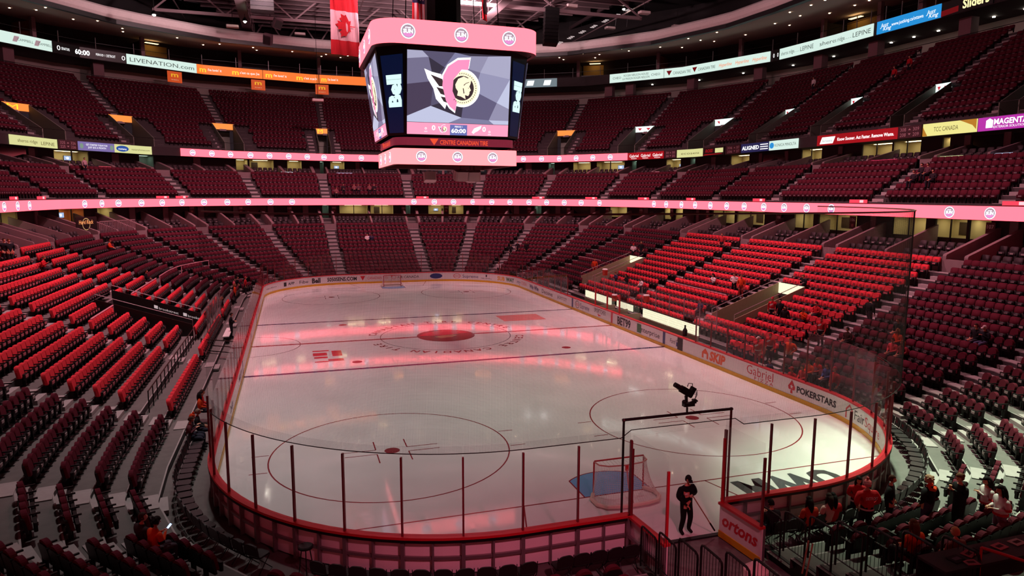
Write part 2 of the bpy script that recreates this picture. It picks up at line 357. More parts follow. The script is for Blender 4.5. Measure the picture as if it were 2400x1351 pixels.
# ================================================================== SEATING TIERS
TUN = (113.42, 117.22)                       # tunnel through the near end
VOM_LOW = [(64.3, 66.9, 3, 8), (41.6, 44.4, 3, 8), (174.2, 178.6, 2, 7)]   # s0, s1, first row, last row
UP_VOM = [4.6, 11.9, 18.6, 25.0, 31.6, 38.5, 48.2, 57.8, 67.4, 77.1]
UP_VOM = UP_VOM+[TOT-s for s in UP_VOM]
NLOW, NMID, NUP = 15, 6, 17
def mid_edge(j): return 18.6+.82*j
def mid_z(j): return 9.45+.5*j
def up_edge(k): return 26.3+.8*k
def up_z(k): return 15.95+.53*k
def tier(name, n, edge, zf, holes, base_z, end_d, label):
    cuts = set([0., TOT]+[round(k, 4) for k in KN])
    for h in holes: cuts |= {h[0], h[1]}
    ss = sorted(cuts); b = MB()
    for i in range(n):
        d0, d1 = edge(i), (edge(i+1) if i < n-1 else end_d); z0 = zf(i-1) if i else base_z; z1 = zf(i)
        for a, c in zip(ss[:-1], ss[1:]):
            mid = (a+c)/2
            if any(h[0] < mid < h[1] and h[2] <= i <= h[3] for h in holes): continue
            q = [(*BOWL.at(a+1e-6, d)[:2], z) for d, z in ((d0, z0), (d0, z1), (d1, z1))]+[(*BOWL.at(c-1e-6, d)[:2], z) for d, z in ((d0, z0), (d0, z1), (d1, z1))]
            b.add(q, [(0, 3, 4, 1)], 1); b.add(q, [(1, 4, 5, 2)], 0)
    return b.build(name, [m_conc, m_riser], label=label, cat='seating tier', kind='structure')
tier('lower_seating_tier', NLOW, row_edge, row_z, [(TUN[0], TUN[1], 0, 99)]+VOM_LOW, 0., 15.3, 'stepped concrete lower bowl tier rising from the rink boards')
lt = bpy.data.objects['lower_seating_tier']
for i in range(NLOW):
    for a, c in ((TUN[1]-TOT, TUN[0]),):
        b = MB(); d0 = row_edge(i); z = row_z(i)+.004
        cuts = sorted([a, c]+[k+j*TOT for k in KN for j in (-1, 0) if a < k+j*TOT < c]+[q for v in VOM_LOW if v[2] <= i <= v[3] for q in ((v[0], v[1]) if v[1] < TOT/2+2 else (v[0]-TOT, v[1]-TOT))])
        for s0, s1 in zip(cuts[:-1], cuts[1:]):
            if any(v[2] <= i <= v[3] and v[0] < ((s0+s1)/2) % TOT < v[1] for v in VOM_LOW): continue
            b.strip(BOWL, s0+1e-6, s1-1e-6, [(d0, z), (d0+.05, z)], step=99)
        b.build('nosing', m_concl, lt)
tier('club_seating_tier', NMID, mid_edge, mid_z, [], 9.0, 23.6, 'stepped concrete club tier above the lower glowing ribbon board')
tier('upper_seating_tier', NUP, up_edge, up_z, [(s-.75, s+.75, 0, 5) for s in UP_VOM], 15.5, 44.5, 'steep stepped concrete upper tier under the top ribbon board')
def ring(name, prof, m, label, cat='wall', s0=0., s1=TOT, closed=True, knots=KN, plan=BOWL):
    b = MB(); b.strip(plan, s0, s1, prof, knots=knots, closed=closed); return b.build(name, m, label=label, cat=cat, kind='structure')
NL = 113.2; NR = 117.4-TOT     # split at the tunnel
for a, c in ((NR, NL),):
    ring('trim_lower_parapet', [(15.28, 5.0), (15.28, 6.05), (15.5, 6.05), (15.5, 5.0)], m_wallc, 'concrete parapet along the top row of the lower bowl', 'parapet', a, c)
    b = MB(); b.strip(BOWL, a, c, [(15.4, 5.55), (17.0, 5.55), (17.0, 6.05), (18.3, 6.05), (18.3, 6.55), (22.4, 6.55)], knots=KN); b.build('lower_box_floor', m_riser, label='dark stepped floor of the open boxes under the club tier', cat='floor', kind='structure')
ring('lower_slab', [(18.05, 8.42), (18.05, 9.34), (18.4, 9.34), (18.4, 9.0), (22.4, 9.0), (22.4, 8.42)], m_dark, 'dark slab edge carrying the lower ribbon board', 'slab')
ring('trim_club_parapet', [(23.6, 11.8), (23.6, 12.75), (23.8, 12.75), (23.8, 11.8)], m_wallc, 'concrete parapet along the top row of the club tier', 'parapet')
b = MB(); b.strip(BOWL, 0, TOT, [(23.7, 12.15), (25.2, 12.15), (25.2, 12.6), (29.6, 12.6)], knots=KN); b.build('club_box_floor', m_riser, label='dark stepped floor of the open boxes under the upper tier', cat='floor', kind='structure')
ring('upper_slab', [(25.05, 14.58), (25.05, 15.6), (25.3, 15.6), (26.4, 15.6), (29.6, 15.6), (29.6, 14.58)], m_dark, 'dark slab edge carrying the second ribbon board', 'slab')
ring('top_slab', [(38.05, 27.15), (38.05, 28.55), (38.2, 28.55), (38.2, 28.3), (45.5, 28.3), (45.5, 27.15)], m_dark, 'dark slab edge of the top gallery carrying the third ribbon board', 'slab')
ring('wall_concourse', [(44.4, 24.3), (44.4, 27.2), (44.6, 27.2), (44.6, 24.3)], mat('concourse_wall', '#a89c96', .8), 'pale concourse wall behind the upper tier', 'wall')
ring('wall_gallery', [(45.4, 28.2), (45.4, 32.6), (45.6, 32.6), (45.6, 28.2)], m_dark, 'dark back wall of the top gallery', 'wall')
ring('ceiling_gallery', [(29.6, 30.9), (45.5, 32.1), (45.5, 32.3), (29.6, 31.2)], mat('gallery_ceiling', '#cbb0a4', .8), 'sloping soffit with small downlights above the top gallery', 'ceiling')
prof = [(29.75, 30.75), (29.35, 30.85), (29.12, 31.15), (29.05, 31.5), (29.15, 31.85), (29.45, 32.1), (29.8, 32.1)]
b = MB(); b.strip(BOWL, 0, TOT, prof, step=2.2, closed=True); b.build('trim_roof_ring', mat('roof_ring', '#d8cecb', .7, noise=.08, nscale=4.), smooth=False, label='pale rounded bulkhead ring running around the roof opening', cat='bulkhead', kind='structure')
ring('ceiling_edge', [(29.3, 30.3), (29.3, 30.8), (30.2, 30.9), (30.2, 30.4)], m_black, 'black lip under the pale roof ring', 'trim')
outl = [BOWL.at(s, 46.)[:2] for s in np.arange(0, TOT, 4.)]
b = MB(); b.add([(x, y, 39.) for x, y in outl], [tuple(range(len(outl)))]); b.strip(BOWL, 0, TOT, [(46, 27), (46, 39)], step=4); b.build('ceiling', mat('roof_deck', '#211b1d', .9), label='dark metal roof deck high over the arena', cat='ceiling', kind='structure')
# hole walls of the lower vomitories
def vomitory(s0, s1, r0, r1, edge, zf, name, label, wall, lit, deep=2.2, rail=True, back=True):
    root = empty(name, (*BOWL.at((s0+s1)/2, edge(r0))[:2], zf(r0)-.3), label=label, cat='vomitory', kind='structure')
    inv = Matrix.Translation(root.location).inverted()
    def bb(b, nm, m): b.v = [tuple(inv @ Vector(p)) for p in b.v]; return b.build(nm, m, root)
    d0, d1 = edge(r0), edge(r1+1); zb = zf(r0-1) if r0 else zf(0)-.3
    for nm, s in (('side_wall', s0), ('side_wall', s1)):
        b = MB(); t = .06 if s == s0 else -.06
        pr = [(d0, zb), (d1+.05, zb), (d1+.05, zf(r1)+1.0), (d0, zf(r0)+.75)]
        b.add([(*BOWL.at(s, d)[:2], z) for d, z in pr]+[(*BOWL.at(s+t, d)[:2], z) for d, z in pr], [(0, 1, 2, 3), (7, 6, 5, 4), (0, 4, 5, 1), (1, 5, 6, 2), (2, 6, 7, 3), (3, 7, 4, 0)]); bb(b, nm, wall)
        if rail:
            b = MB(); b.tube([(*BOWL.at(s+t/2, d)[:2], z) for d, z in ((d0, zb+.2), (d0, zf(r0)+1.05), (d1, zf(r1)+1.3))], .025); bb(b, 'hand_rail', m_railpink if r0 else m_rail)
    b = MB(); b.add([(*BOWL.at(s, d)[:2], zb+.02) for s, d in ((s0, d0-.2), (s1, d0-.2), (s1, d1+deep), (s0, d1+deep))], [(0, 1, 2, 3)]); bb(b, 'passage_floor', m_conc)
    b = MB(); b.add([(*BOWL.at(s, d1+deep)[:2], z) for s, z in ((s0, zb), (s1, zb), (s1, zb+3), (s0, zb+3))], [(0, 1, 2, 3)]); bb(b, 'passage_end', mat('passage_end', '#9fb0a0', .8))
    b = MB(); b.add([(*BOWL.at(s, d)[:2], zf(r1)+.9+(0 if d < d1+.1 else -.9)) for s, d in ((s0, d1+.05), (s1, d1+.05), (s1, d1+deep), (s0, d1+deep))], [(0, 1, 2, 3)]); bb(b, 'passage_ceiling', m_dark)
    if lit:
        zt = zf(r1)+1.0; zl = zt-lit[1]
        b = MB(); b.add([(*BOWL.at(s, d)[:2], z) for s, d, z in ((s0, d1-.02, zl), (s1, d1-.02, zl), (s1, d1-.02, zt), (s0, d1-.02, zt))], [(0, 1, 2, 3)]); bb(b, 'lit_panel', lit[0])
        fn = lambda u, v: tuple(inv @ Vector((*BOWL.at((s0+s1)/2+u, d1-.04)[:2], (zl+zt)/2+v)))
        b = MB()
        if len(lit) > 2 and lit[2] == 'M': add_text(b, 'M', lambda u, v: fn(u-.2, v-.3), .6, .6, bold=-.01); b.build('sign_mark', lit[3], root)
        elif len(lit) > 2:
            for k in (-.35, .3): add_poly(b, [(k-.17, .16), (k+.17, .16), (k, -.18)], fn)
            b.build('sign_mark', lit[3], root)
    return root
m_vomlit = led('vomitory_glow', (1., .93, .6), 1.4)  # glowing panel in the lower mouths stands in for the lit passage inside
vomitory(*VOM_LOW[0], row_edge, row_z, 'entry_vomitory', 'cream walled entry vomitory with lit mouth between red draped seats above team bench', mat('vomitory_wall', '#8f8468', .8), (m_vomlit, .75))
vomitory(*VOM_LOW[1], row_edge, row_z, 'entry_vomitory', 'entry vomitory with pale hand rails and lit mouth beyond the far blue line', mat('vomitory_wall', '#8f8468', .8), (m_vomlit, .75))
vr = vomitory(*VOM_LOW[2], row_edge, row_z, 'entry_vomitory', 'black walled entry vomitory with white brookstreet lettering beside red draped seats', m_black, None)
# white lettering on the black vomitory wall
s0 = VOM_LOW[2][1]-.09; inv = Matrix.Translation(vr.location).inverted()
b = MB()
for k, c in ((0, 5.7), (1, 3.9)):
    f = lambda u, v, c=c: tuple(inv @ Vector((*BOWL.at(s0, c-u)[:2], row_z((c-u-E0)/DR-.5)+.42+v)))
    add_text(b, 'brookstreet', lambda u, v: f(u+.15, v), 1.2, .17); add_poly(b, [(-.75, 0), (-.52, 0), (-.52, .22), (-.75, .22)], f)
b.build('wall_lettering', mat('white_letter', '#e8e6e8', .5, emit=.3, ecol='#ffffff'), vr)
m_orange = led('sign_orange', (1., .28, .05), 1.1); m_gold2 = led('sign_gold', (1., .62, .02), 1.5); m_signw = led('sign_white', (.75, .92, .88), 1.3); m_signr = led('sign_red', (.75, .03, .06), .8)
m_signk = led('sign_navy', (.1, .12, .3), .8)
for s in UP_VOM:
    x, y = BOWL.at(s, 28)[:2]; px, py, f = project((x, y, 18.))
    if f < 5 or not (-150 < px < 2550): continue
    orange = px < 1400
    vomitory(s-.75, s+.75, 0, 5, up_edge, up_z, 'upper_vomitory', ('stair vomitory cut in the upper tier with a glowing orange arch sign, %s' if orange else 'stair vomitory cut in the upper tier with a white sign of red triangles, %s') % ('beside the hanging score cube' if 700 < px < 1400 else 'along the side stand'),
             mat('vom_wall', '#6f7268', .8), (m_orange, .8, 'M', m_gold2) if orange else (m_signw, .8, 'T', m_signr), rail=False)
# ================================================================== RINK BOARDS
GS0 = RINK.cum[4]+XS-1.65; GS1 = RINK.cum[4]+XS+1.40; RT = RINK.tot
SMID = RINK.cum[4]+XS
NSEG = 99; SEGL = (RT-(GS1-GS0))/NSEG
boards = empty('rink_boards', (0, 0, 0), label='white dasher boards with red cap rail, yellow kick plate and glass around the ice', cat='boards')
m_adk = mat('ad_black', '#1b1a20', .4); m_adr = mat('ad_red', '#c8202f', .4); m_adb = mat('ad_navy', '#23306e', .4); m_ado = mat('ad_orange', '#dd5a2a', .4); m_adg = mat('ad_green', '#1d6b3a', .4); m_ady = mat('ad_amber', '#e0a12c', .4)
m_blackrub = mat('black_rubber', '#0b090a', .6)
BENCH = (RINK.cum[2]+YS-8.6, RINK.cum[2]+YS+11.2)
def glass_top(s):
    x, y, _, _ = RINK.at(s, 0); return 3.5 if abs(y) > 20.3 else 2.9
for i in range(NSEG):
    a = GS1+i*SEGL; c = a+SEGL; mid = (a+c)/2 % RT; st = .55
    corner = 0 if (RINK.cum[2] < mid < RINK.cum[3] or RINK.cum[6] < mid < RINK.cum[7]) else 1
    st = .53 if corner else 1.6
    near = min(abs(mid-SMID), RT-abs(mid-SMID)) < 30
    b = MB(); b.strip(RINK, a+.004, c-.004, [(0, 0), (0, 1.0), (.03, 1.0), (.03, 0)], step=st, closed=True); pan = b.build('board_panel', m_white, boards)
    b = MB(); b.strip(RINK, a, c, [(-.02, 0), (-.02, .2), (-.001, .2), (-.001, 0)], step=st, closed=True); b.build('kick_plate', m_yellow, boards)
    b = MB(); b.strip(RINK, a, c, [(-.03, 1.0), (-.03, 1.07), (.2, 1.07), (.2, 1.0)], step=st, closed=True); b.strip(RINK, a, c, [(.15, .92), (.15, 1.0), (.2, 1.0), (.2, .92)], step=st, closed=True, mi=1); b.build('cap_rail', [m_capred, m_black], boards)
    if near:
        b = MB(); b.strip(RINK, a, c, [(.05, .42), (.05, .5), (.12, .5), (.12, .42)], step=st, closed=True)
        for s, w in ((a, .1), (mid, .05)):
            m4 = frame_at(RINK, s, .1, .5); b.box((0, 0, 0), (w, .12, 1.0), 0); n = len(b.v)
            for k in range(n-8, n): b.v[k] = tuple(m4 @ Vector(b.v[k]))
        b.build('steel_frame', m_steel, boards)
    bench = BENCH[0] < mid < BENCH[1]
    gt = glass_top(mid)
    if not bench:
        b = MB(); b.strip(RINK, a+.012, c-.012, [(.06, 1.07), (.06, gt), (.074, gt), (.074, 1.07)], step=st, closed=True); b.build('glass_pane', m_glass, boards)
    if not (BENCH[0] < a % RT < BENCH[1]):
        b = MB(); m4 = frame_at(RINK, a, .1, 0); h0 = .45 if near else 1.07; b.box((0, 0, (h0+gt-.28)/2), (.05, .07, gt-.28-h0)); b.v = [tuple(m4 @ Vector(p)) for p in b.v]; b.build('glass_post', m_postred, boards)
# gate posts at both sides of the opening
for s in (GS0, GS1):
    b = MB(); m4 = frame_at(RINK, s, .1, 0); b.box((0, 0, 1.6), (.06, .09, 3.2)); b.v = [tuple(m4 @ Vector(p)) for p in b.v]; b.build('gate_post', m_postred, boards)
# coloured marks where the lines run up the boards
for y, m, w in ((7.77, m_adb, .30), (0, m_capred, .30), (-7.77, m_adb, .30)):
    for sgn in (1, -1):
        s = RINK.cum[2]+YS-y if sgn > 0 else RINK.cum[6]+y+YS
        b = MB(); b.strip(RINK, s-w/2, s+w/2, [(-.006, .2), (-.006, 1.0), (.0, 1.0), (.0, .2)], step=1, closed=True); b.build('line_mark', m, boards)
def bs(px, py):
    return wall_hit(px, py, -.01, RINK)
def board_ad(txt, l, r_, h, col, dz=0., **kw):
    a, z0 = bs(*l); c, z1 = bs(*r_); c += RT if c < a-50 else 0; w = (c-a); sm = (a+c)/2; z = .6+dz-h/2
    b = MB(); add_text(b, txt, lambda u, v: (*RINK.at(sm+u, -.008)[:2], z+v), w, h, **kw); return b.build('board_lettering', col, boards)
def board_shape(polys, px, py, h, col, dz=0., sx=1.):
    s0, _ = bs(px, py); b = MB()
    for poly in polys: add_poly(b, [(x*h*sx, y*h) for x, y in poly], lambda u, v: (*RINK.at(s0+u, -.010)[:2], .6+dz+v))
    return b.build('board_emblem', col, boards)
def ellipse_ring(px, py, w, h, col, t=.12):
    s0, _ = bs(px, py); b = MB(); add_ring(b, 1-t, 1., lambda u, v: (*RINK.at(s0+u*w/2, -.009)[:2], .6+v*h/2), 28); return b.build('board_emblem', col, boards)
sqr = lambda w, h: [(-w, -h), (w, -h), (w, h), (-w, h)]
board_ad('Adison Alliance', (624, 674), (648, 669), .16, m_adk)
board_shape([sqr(.5, .5)], 668, 665, .42, m_adk); board_ad('APP', (675, 664), (690, 663), .28, m_adk, bold=.02)
board_ad('Fibe', (702, 661), (722, 660), .34, m_adk); board_ad('Bell', (731, 657), (751, 655), .5, m_adk, bold=.04)
board_ad('5050SENS.COM', (767, 653), (836, 651), .40, m_adk, bold=.03)
tri = [(-.55, .5), (.55, .5), (0, -.5)]
board_shape([tri], 850, 651, .5, m_adr); board_ad('CANADIAN TIRE', (861, 651), (910, 651), .3, m_adr)
ellipse_ring(923, 648, .5, .46, m_adr, .2); board_ad('AIR CANADA', (931, 649), (982, 646), .3, m_adk)
board_shape([[(x*1.0, y*.42) for x, y in disc(24)]], 1022, 645, .72, m_adb); board_ad('mattamyHOMES', (1008, 646), (1036, 646), .2, m_white)
ellipse_ring(1071, 645, .85, .55, m_adr, .14); board_ad('ESSO', (1065, 645), (1077, 645), .22, m_adr); board_ad('Supreme', (1084, 645), (1121, 647), .36, m_adb)
board_ad('NHL SHOP.ca', (1128, 653), (1152, 653), .15, m_adk, -.15); board_shape([sqr(.3, .4)], 1140, 645, .3, m_adk, .13)
board_ad('SUB', (1166, 650), (1183, 652), .42, m_ady, bold=.04); board_ad('WAY', (1186, 652), (1205, 654), .42, m_adg, bold=.04)
board_ad('CUSON', (1222, 660), (1234, 664), .32, m_adr); board_ad('my', (1212, 656), (1220, 659), .4, m_adb)
board_ad('Win Win', (1241, 669), (1262, 676), .42, m_adb, bold=.03); board_ad('Decisive', (1270, 681), (1295, 690), .4, m_adk)
board_ad('JACKPOTCITY', (1306, 694), (1328, 703), .3, m_adk)
ellipse_ring(1353, 711, .9, .62, m_adk, .14); board_ad('ESSO', (1350, 710), (1357, 713), .22, m_adr); board_ad('Supreme', (1360, 713), (1381, 722), .42, m_adb)
board_ad('SPORTCHEK', (1393, 725), (1420, 738), .34, m_adk, .12); board_shape([[(-.9, .25), (.9, 0), (-.5, -.25)]], 1405, 736, .4, m_adr, -.2)
board_ad('BET99', (1447, 746), (1478, 760), .56, m_adk, bold=.04)
board_shape([sqr(.5, .5)], 1498, 770, .62, m_adg, sx=1.); board_ad('e', (1495, 770), (1502, 773), .4, m_white, bold=.03); board_ad('nterprise', (1503, 772), (1546, 790), .36, m_adk)
board_ad('Ford', (1570, 796), (1583, 802), .3, m_adk, shear=.3); board_shape([sqr(.35, .32)], 1588, 806, .42, m_adb, -.1)
s0, _ = bs(1588, 800); b = MB(); add_ring(b, .09, .13, lambda u, v: (*RINK.at(s0+u, -.009)[:2], .68+v), 16); b.build('board_emblem', m_adk, boards)
board_shape([[(-.6, -.5), (-.6, .1), (0, .6), (.6, .1), (.6, -.5), (.3, -.5), (.3, 0), (-.3, 0), (-.3, -.5)]], 1653, 828, .55, m_ado)
board_ad('SKIP', (1663, 833), (1700, 848), .52, m_ado, bold=.05, shear=.15)
board_ad('Gabriel', (1750, 872), (1812, 898), .48, m_adr, .1, bold=-.005); board_ad('PIZZA', (1768, 884), (1812, 904), .17, m_adr, -.27, space=1.5)
spade = [(0, .6), (.22, .3), (.42, .05), (.36, -.18), (.16, -.22), (.06, -.12), (.14, -.5), (-.14, -.5), (-.06, -.12), (-.16, -.22), (-.36, -.18), (-.42, .05), (-.22, .3)]
board_shape([spade], 1856, 905, .6, m_adr); star = [((.2 if k % 2 == 0 else .085)*math.sin(k*PI/5), (.2 if k % 2 == 0 else .085)*math.cos(k*PI/5)+.05) for k in range(10)]
s0, _ = bs(1856, 905); b = MB(); add_poly(b, [(x*.6, y*.6) for x, y in star], lambda u, v: (*RINK.at(s0+u, -.014)[:2], .6+v)); b.build('board_emblem', m_white, boards)
board_ad('POKERSTARS', (1868, 912), (1960, 947), .3, m_adk, bold=.035)
board_shape([[(-.5, -.6), (-.5, .15), (0, .6), (.5, .15), (.5, -.6), (.35, -.6), (.35, .1), (0, .4), (-.35, .1), (-.35, -.6)]], 1991, 968, .55, m_adr)
board_ad('Fair', (2003, 976), (2025, 993), .42, m_adk); board_ad('Square', (2027, 995), (2060, 1028), .42, m_adr)
for px, py, t in ((608, 760, 'CANADIAN TIRE'), (590, 800, 'Bell'), (565, 900, 'MOLSON'), (545, 980, 'Cavelier')):     # lettering along the steeply seen side
    P = atX(px, py, -12.94); s0 = RINK.cum[6]+P[1]+YS; b = MB(); add_text(b, t, lambda u, v: (*RINK.at(s0+u, -.008)[:2], .45+v), None, .32, bold=.02); b.build('board_lettering', m_adb if px < 600 else m_adr, boards)

# ================================================================== GATE LEAVES (opened into the tunnel)
def gate_leaf(name, x0, y0, x1, y1, label, txt):
    L = math.hypot(x1-x0, y1-y0); g = empty(name, (x0, y0, 0), math.atan2(y1-y0, x1-x0), label=label, cat='gate')
    MB().box((L/2, 0, .5), (L, .05, 1.0)).build('gate_panel', m_white, g); MB().box((L/2, .035, .1), (L, .02, .2)).build('kick_plate', m_yellow, g)
    MB().box((L/2, 0, 1.035), (L, .2, .07)).build('cap_rail', m_capred, g)
    b = MB(); sgn = 1
    for u in (.06, L/2, L-.06): b.box((u, -.08*sgn, .52), (.09, .09, .95))
    b.box((L/2, -.08*sgn, .48), (L, .07, .08)); b.build('steel_frame', m_steel, g)
    for u in (.05, L-.05): MB().box((u, 0, 2.0), (.05, .07, 2.0)).build('glass_post', m_capred if u > .1 else m_postred, g)
    MB().box((L/2, 0, 2.25), (L-.12, .014, 2.3)).build('glass_pane', m_glass, g)
    if txt:
        b = MB(); add_text(b, txt, lambda u, v: (L*.5-u, .032, .42+v), 1.45, .36, shear=.25, bold=.03); b2 = b
        b.v = [(p[0], p[1], p[2]) for p in b.v]; b.build('gate_lettering', m_adr, g)
    return g
gl = gate_leaf('gate_leaf', -1.40, -30.62, -1.27, -32.4, 'open boards gate leaf with red cap beside the black guard rails', None)
gr = gate_leaf('gate_leaf', 1.66, -32.36, 1.52, -30.66, 'open white boards gate leaf with red script lettering', 'ortons')

# ================================================================== GOALS
def goal(y, face, label):
    g = empty('goal_net', (0, y, 0), 0 if face > 0 else PI, label=label, cat='goal')      # mouth towards +y
    m_pipe = mat('goal_red', '#b3222c', .35); m_net = mat('net_cord', '#d9c9c6', .8); m_pad = mat('goal_pad', '#d8c4b8', .7, noise=.15, nscale=20)
    for sx in (-1, 1): MB().tube([(sx*.915, 0, 0), (sx*.915, 0, 1.16), (sx*.90, 0, 1.21)], .03, 8).build('goal_post', m_pipe, g)
    MB().tube([(-.90, 0, 1.22), (.90, 0, 1.22)], .03, 8).build('crossbar', m_pipe, g)
    base = [(.915, 0, .05)]+[(.915+.28*math.sin(t)-.0, -.45-.0-.65*(1-math.cos(t))-.0, .05) for t in np.linspace(0, 1.2, 5)]
    base = [(.93, 0), (1.13, -.35), (1.12, -.75), (.9, -1.02), (.5, -1.12), (0, -1.14)]; base = base+[(-x, yy) for x, yy in reversed(base[:-1])]
    b = MB(); b.tube([(x, yy, .08) for x, yy in base], .07, 8); b.build('base_pad', m_pad, g)
    top = [(.9, 0), (.86, -.3), (.6, -.48), (0, -.55)]; top = top+[(-x, yy) for x, yy in reversed(top[:-1])]
    MB().tube([(x, yy, 1.19) for x, yy in top], .025, 8).build('top_frame', mat('goal_pale', '#c98f86', .5), g)
    MB().tube([(0, -.55, 1.15), (0, -.72, .5), (0, -1.1, .1)], .025, 6).build('centre_bar', mat('goal_pad2', '#c9a6a0', .6), g)
    MB().box((0, -.56, 1.1), (.1, .06, .18)).build('goal_lamp', mat('goal_lamp', '#d02028', .4), g)
    # cords between top frame and base
    def interp(L, t):
        seg = [math.hypot(L[i+1][0]-L[i][0], L[i+1][1]-L[i][1]) for i in range(len(L)-1)]; T = sum(seg)*t
        for i, q in enumerate(seg):
            if T <= q or i == len(seg)-1: f = T/q; return (L[i][0]+(L[i+1][0]-L[i][0])*f, L[i][1]+(L[i+1][1]-L[i][1])*f)
            T -= q
    b = MB(); N = 46; Mh = 22; thin = .0045 if face > 0 else .006
    def pt(t, h): p, q = interp(base, t), interp(top, t); f = h**1.4; return (p[0]+(q[0]-p[0])*(1-(1-h)**1.5), p[1]+(q[1]-p[1])*(1-(1-h)**1.5), .12+(1.19-.12)*h)
    for k in range(N+1): b.tube([pt(k/N, j/8) for j in range(9)], thin, 3, cap=False)
    for j in range(Mh+1): b.tube([pt(k/28, j/Mh) for k in range(29)], thin, 3, cap=False)
    for k in range(1, 14): x = -.9+1.8*k/14; b.tube([(x, 0, 1.21), (x, -.5*math.sqrt(max(0, 1-(x/.92)**2))-.04, 1.19)], thin, 3, cap=False)
    o = b.build('netting', m_net, g); o['kind'] = 'stuff'
    return g
goal(-27.13, 1, 'red framed hockey goal with white net beside the opened boards gate')
goal(27.13, -1, 'small red framed hockey goal before the boards ads with air canada lettering')

# ================================================================== SAFETY NETTING BEHIND THE GOAL
NS0 = RINK.cum[2]+YS+20.6; NS1 = RINK.cum[6]-3.0; ND = .32; NZ0, NZ1 = 3.40, 9.43
net = empty('safety_netting', (0, -30.8, 3.4), label='fine black safety netting hanging over the glass from a curved track', cat='netting'); inv = Matrix.Translation((0, 30.8, -3.4))
m_netk = mat('net_black', '#100d0e', .8); PITCHN = .037; rN = .0012
def nb(b, nm, m): b.v = [(p[0], p[1]+30.8, p[2]-3.4) for p in b.v]; return b.build(nm, m, net)
ns = int((NS1-NS0)/PITCHN); vs = []; fs = []
for k in range(ns+1):
    s = NS0+k*PITCHN; x, y, nx, ny = RINK.at(s, ND); tx, ty = ny, -nx; zb = NZ0+(.2 if GS0-.3 < s < GS1+.2 else 0)
    c = [(x+tx*rN, y+ty*rN), (x-tx*rN*.5+nx*rN, y-ty*rN*.5+ny*rN), (x-tx*rN*.5-nx*rN, y-ty*rN*.5-ny*rN)]; o = len(vs)
    vs += [(a, b_, zb) for a, b_ in c]+[(a, b_, NZ1) for a, b_ in c]; fs += [(o+i, o+(i+1) % 3, o+3+(i+1) % 3, o+3+i) for i in range(3)]
path = [RINK.at(s, ND) for s in np.arange(NS0, NS1+.01, .45)]
for z in np.arange(NZ0+.02, NZ1, PITCHN):
    if z < NZ0+.2: path2 = [q for q, s in zip(path, np.arange(NS0, NS1+.01, .45))]
    o = len(vs)
    for x, y, nx, ny in path: vs += [(x, y, z-rN), (x, y, z+rN), (x+nx*rN, y+ny*rN, z)]
    n = len(path); fs += [(o+3*i+k, o+3*i+(k+1) % 3, o+3*i+3+(k+1) % 3, o+3*i+3+k) for i in range(n-1) for k in range(3)]
b = MB(); b.v = vs; b.f = fs; b.mi = [0]*len(fs); o = nb(b, 'net_cords', m_netk); o['kind'] = 'stuff'
b = MB(); b.tube([(*RINK.at(s, ND)[:2], NZ1) for s in np.arange(NS0, NS1, .5)], .03, 6); nb(b, 'net_track', mat('track_metal', '#7a4a50', .4, .5))
rp = []
for s in np.arange(NS0, NS1, .3):
    g = GS0-.15 < s < GS1+.15; rp.append((*RINK.at(s, ND)[:2], NZ0+(.2 if g else 0)))
b = MB(); b.tube(rp, .013, 5); nb(b, 'edge_rope', m_netk)

# ================================================================== BROADCAST CAMERA ON A PIPE FRAME OVER THE GATE
fr = empty('camera_frame', (.15, -30.42, 0), label='black pipe frame straddling the boards gate, carrying a broadcast camera', cat='pipe frame')
MB().tube([(-1.72, 0, 0), (-1.72, 0, 3.75)], .035, 8).build('upright_pipe', m_black, fr); MB().tube([(1.75, 0, 0), (1.75, 0, 3.74)], .035, 8).build('upright_pipe', m_postred, fr)
MB().tube([(-1.76, 0, 3.76), (1.79, 0, 3.75)], .042, 8).build('cross_pipe', m_black, fr)
for x in (-1.72, 1.75): MB().ball((x, 0, 3.75), .055).build('pipe_joint', mat('joint', '#5a3436', .4, .6), fr)
cmr = empty('broadcast_camera', (.42, -30.42, 3.8), label='black robotic broadcast camera on top of the pipe frame', cat='camera')
MB().tube([(0, 0, 0), (.0, 0, .14)], .03).build('clamp', m_black, cmr)
b = MB(); b.box((.04, 0, .22), (.34, .14, .1)); b.ball((-.1, 0, .3), .07); b.box((.22, 0, .3), (.1, .1, .12)); b.tube([(.1, 0, .27), (.34, .02, .29)], .03); b.build('pan_head', m_black, cmr)
MB().tube([(-.03, 0, .3), (-.05, 0, .48)], .045).build('neck', m_black, cmr)
rt = Matrix.Rotation(.55, 3, 'Y'); b = MB(); b.box((-.05, 0, .60), (.36, .18, .2), rot=rt); b.box((.12, .0, .58), (.12, .14, .3), rot=rt); b.build('camera_body', m_blackp, cmr)
b = MB(); b.tube([(-.16, 0, .66), (-.33, 0, .78), (-.43, 0, .84)], [.08, .075, .07], 10); b.build('lens_barrel', m_black, cmr)
b = MB()
for k in range(4): b.tube([(.14, .02*k-.04, .68-.05*k), (.28+.02*k, .02*k-.04, .62-.05*k), (.24, 0, .34)], .008, 4)
b.build('cable', m_black, cmr)
MB().tube([(-.02, 0, .74), (.02, 0, .84), (.14, 0, .82), (.16, 0, .70)], .012, 5).build('handle', m_black, cmr)
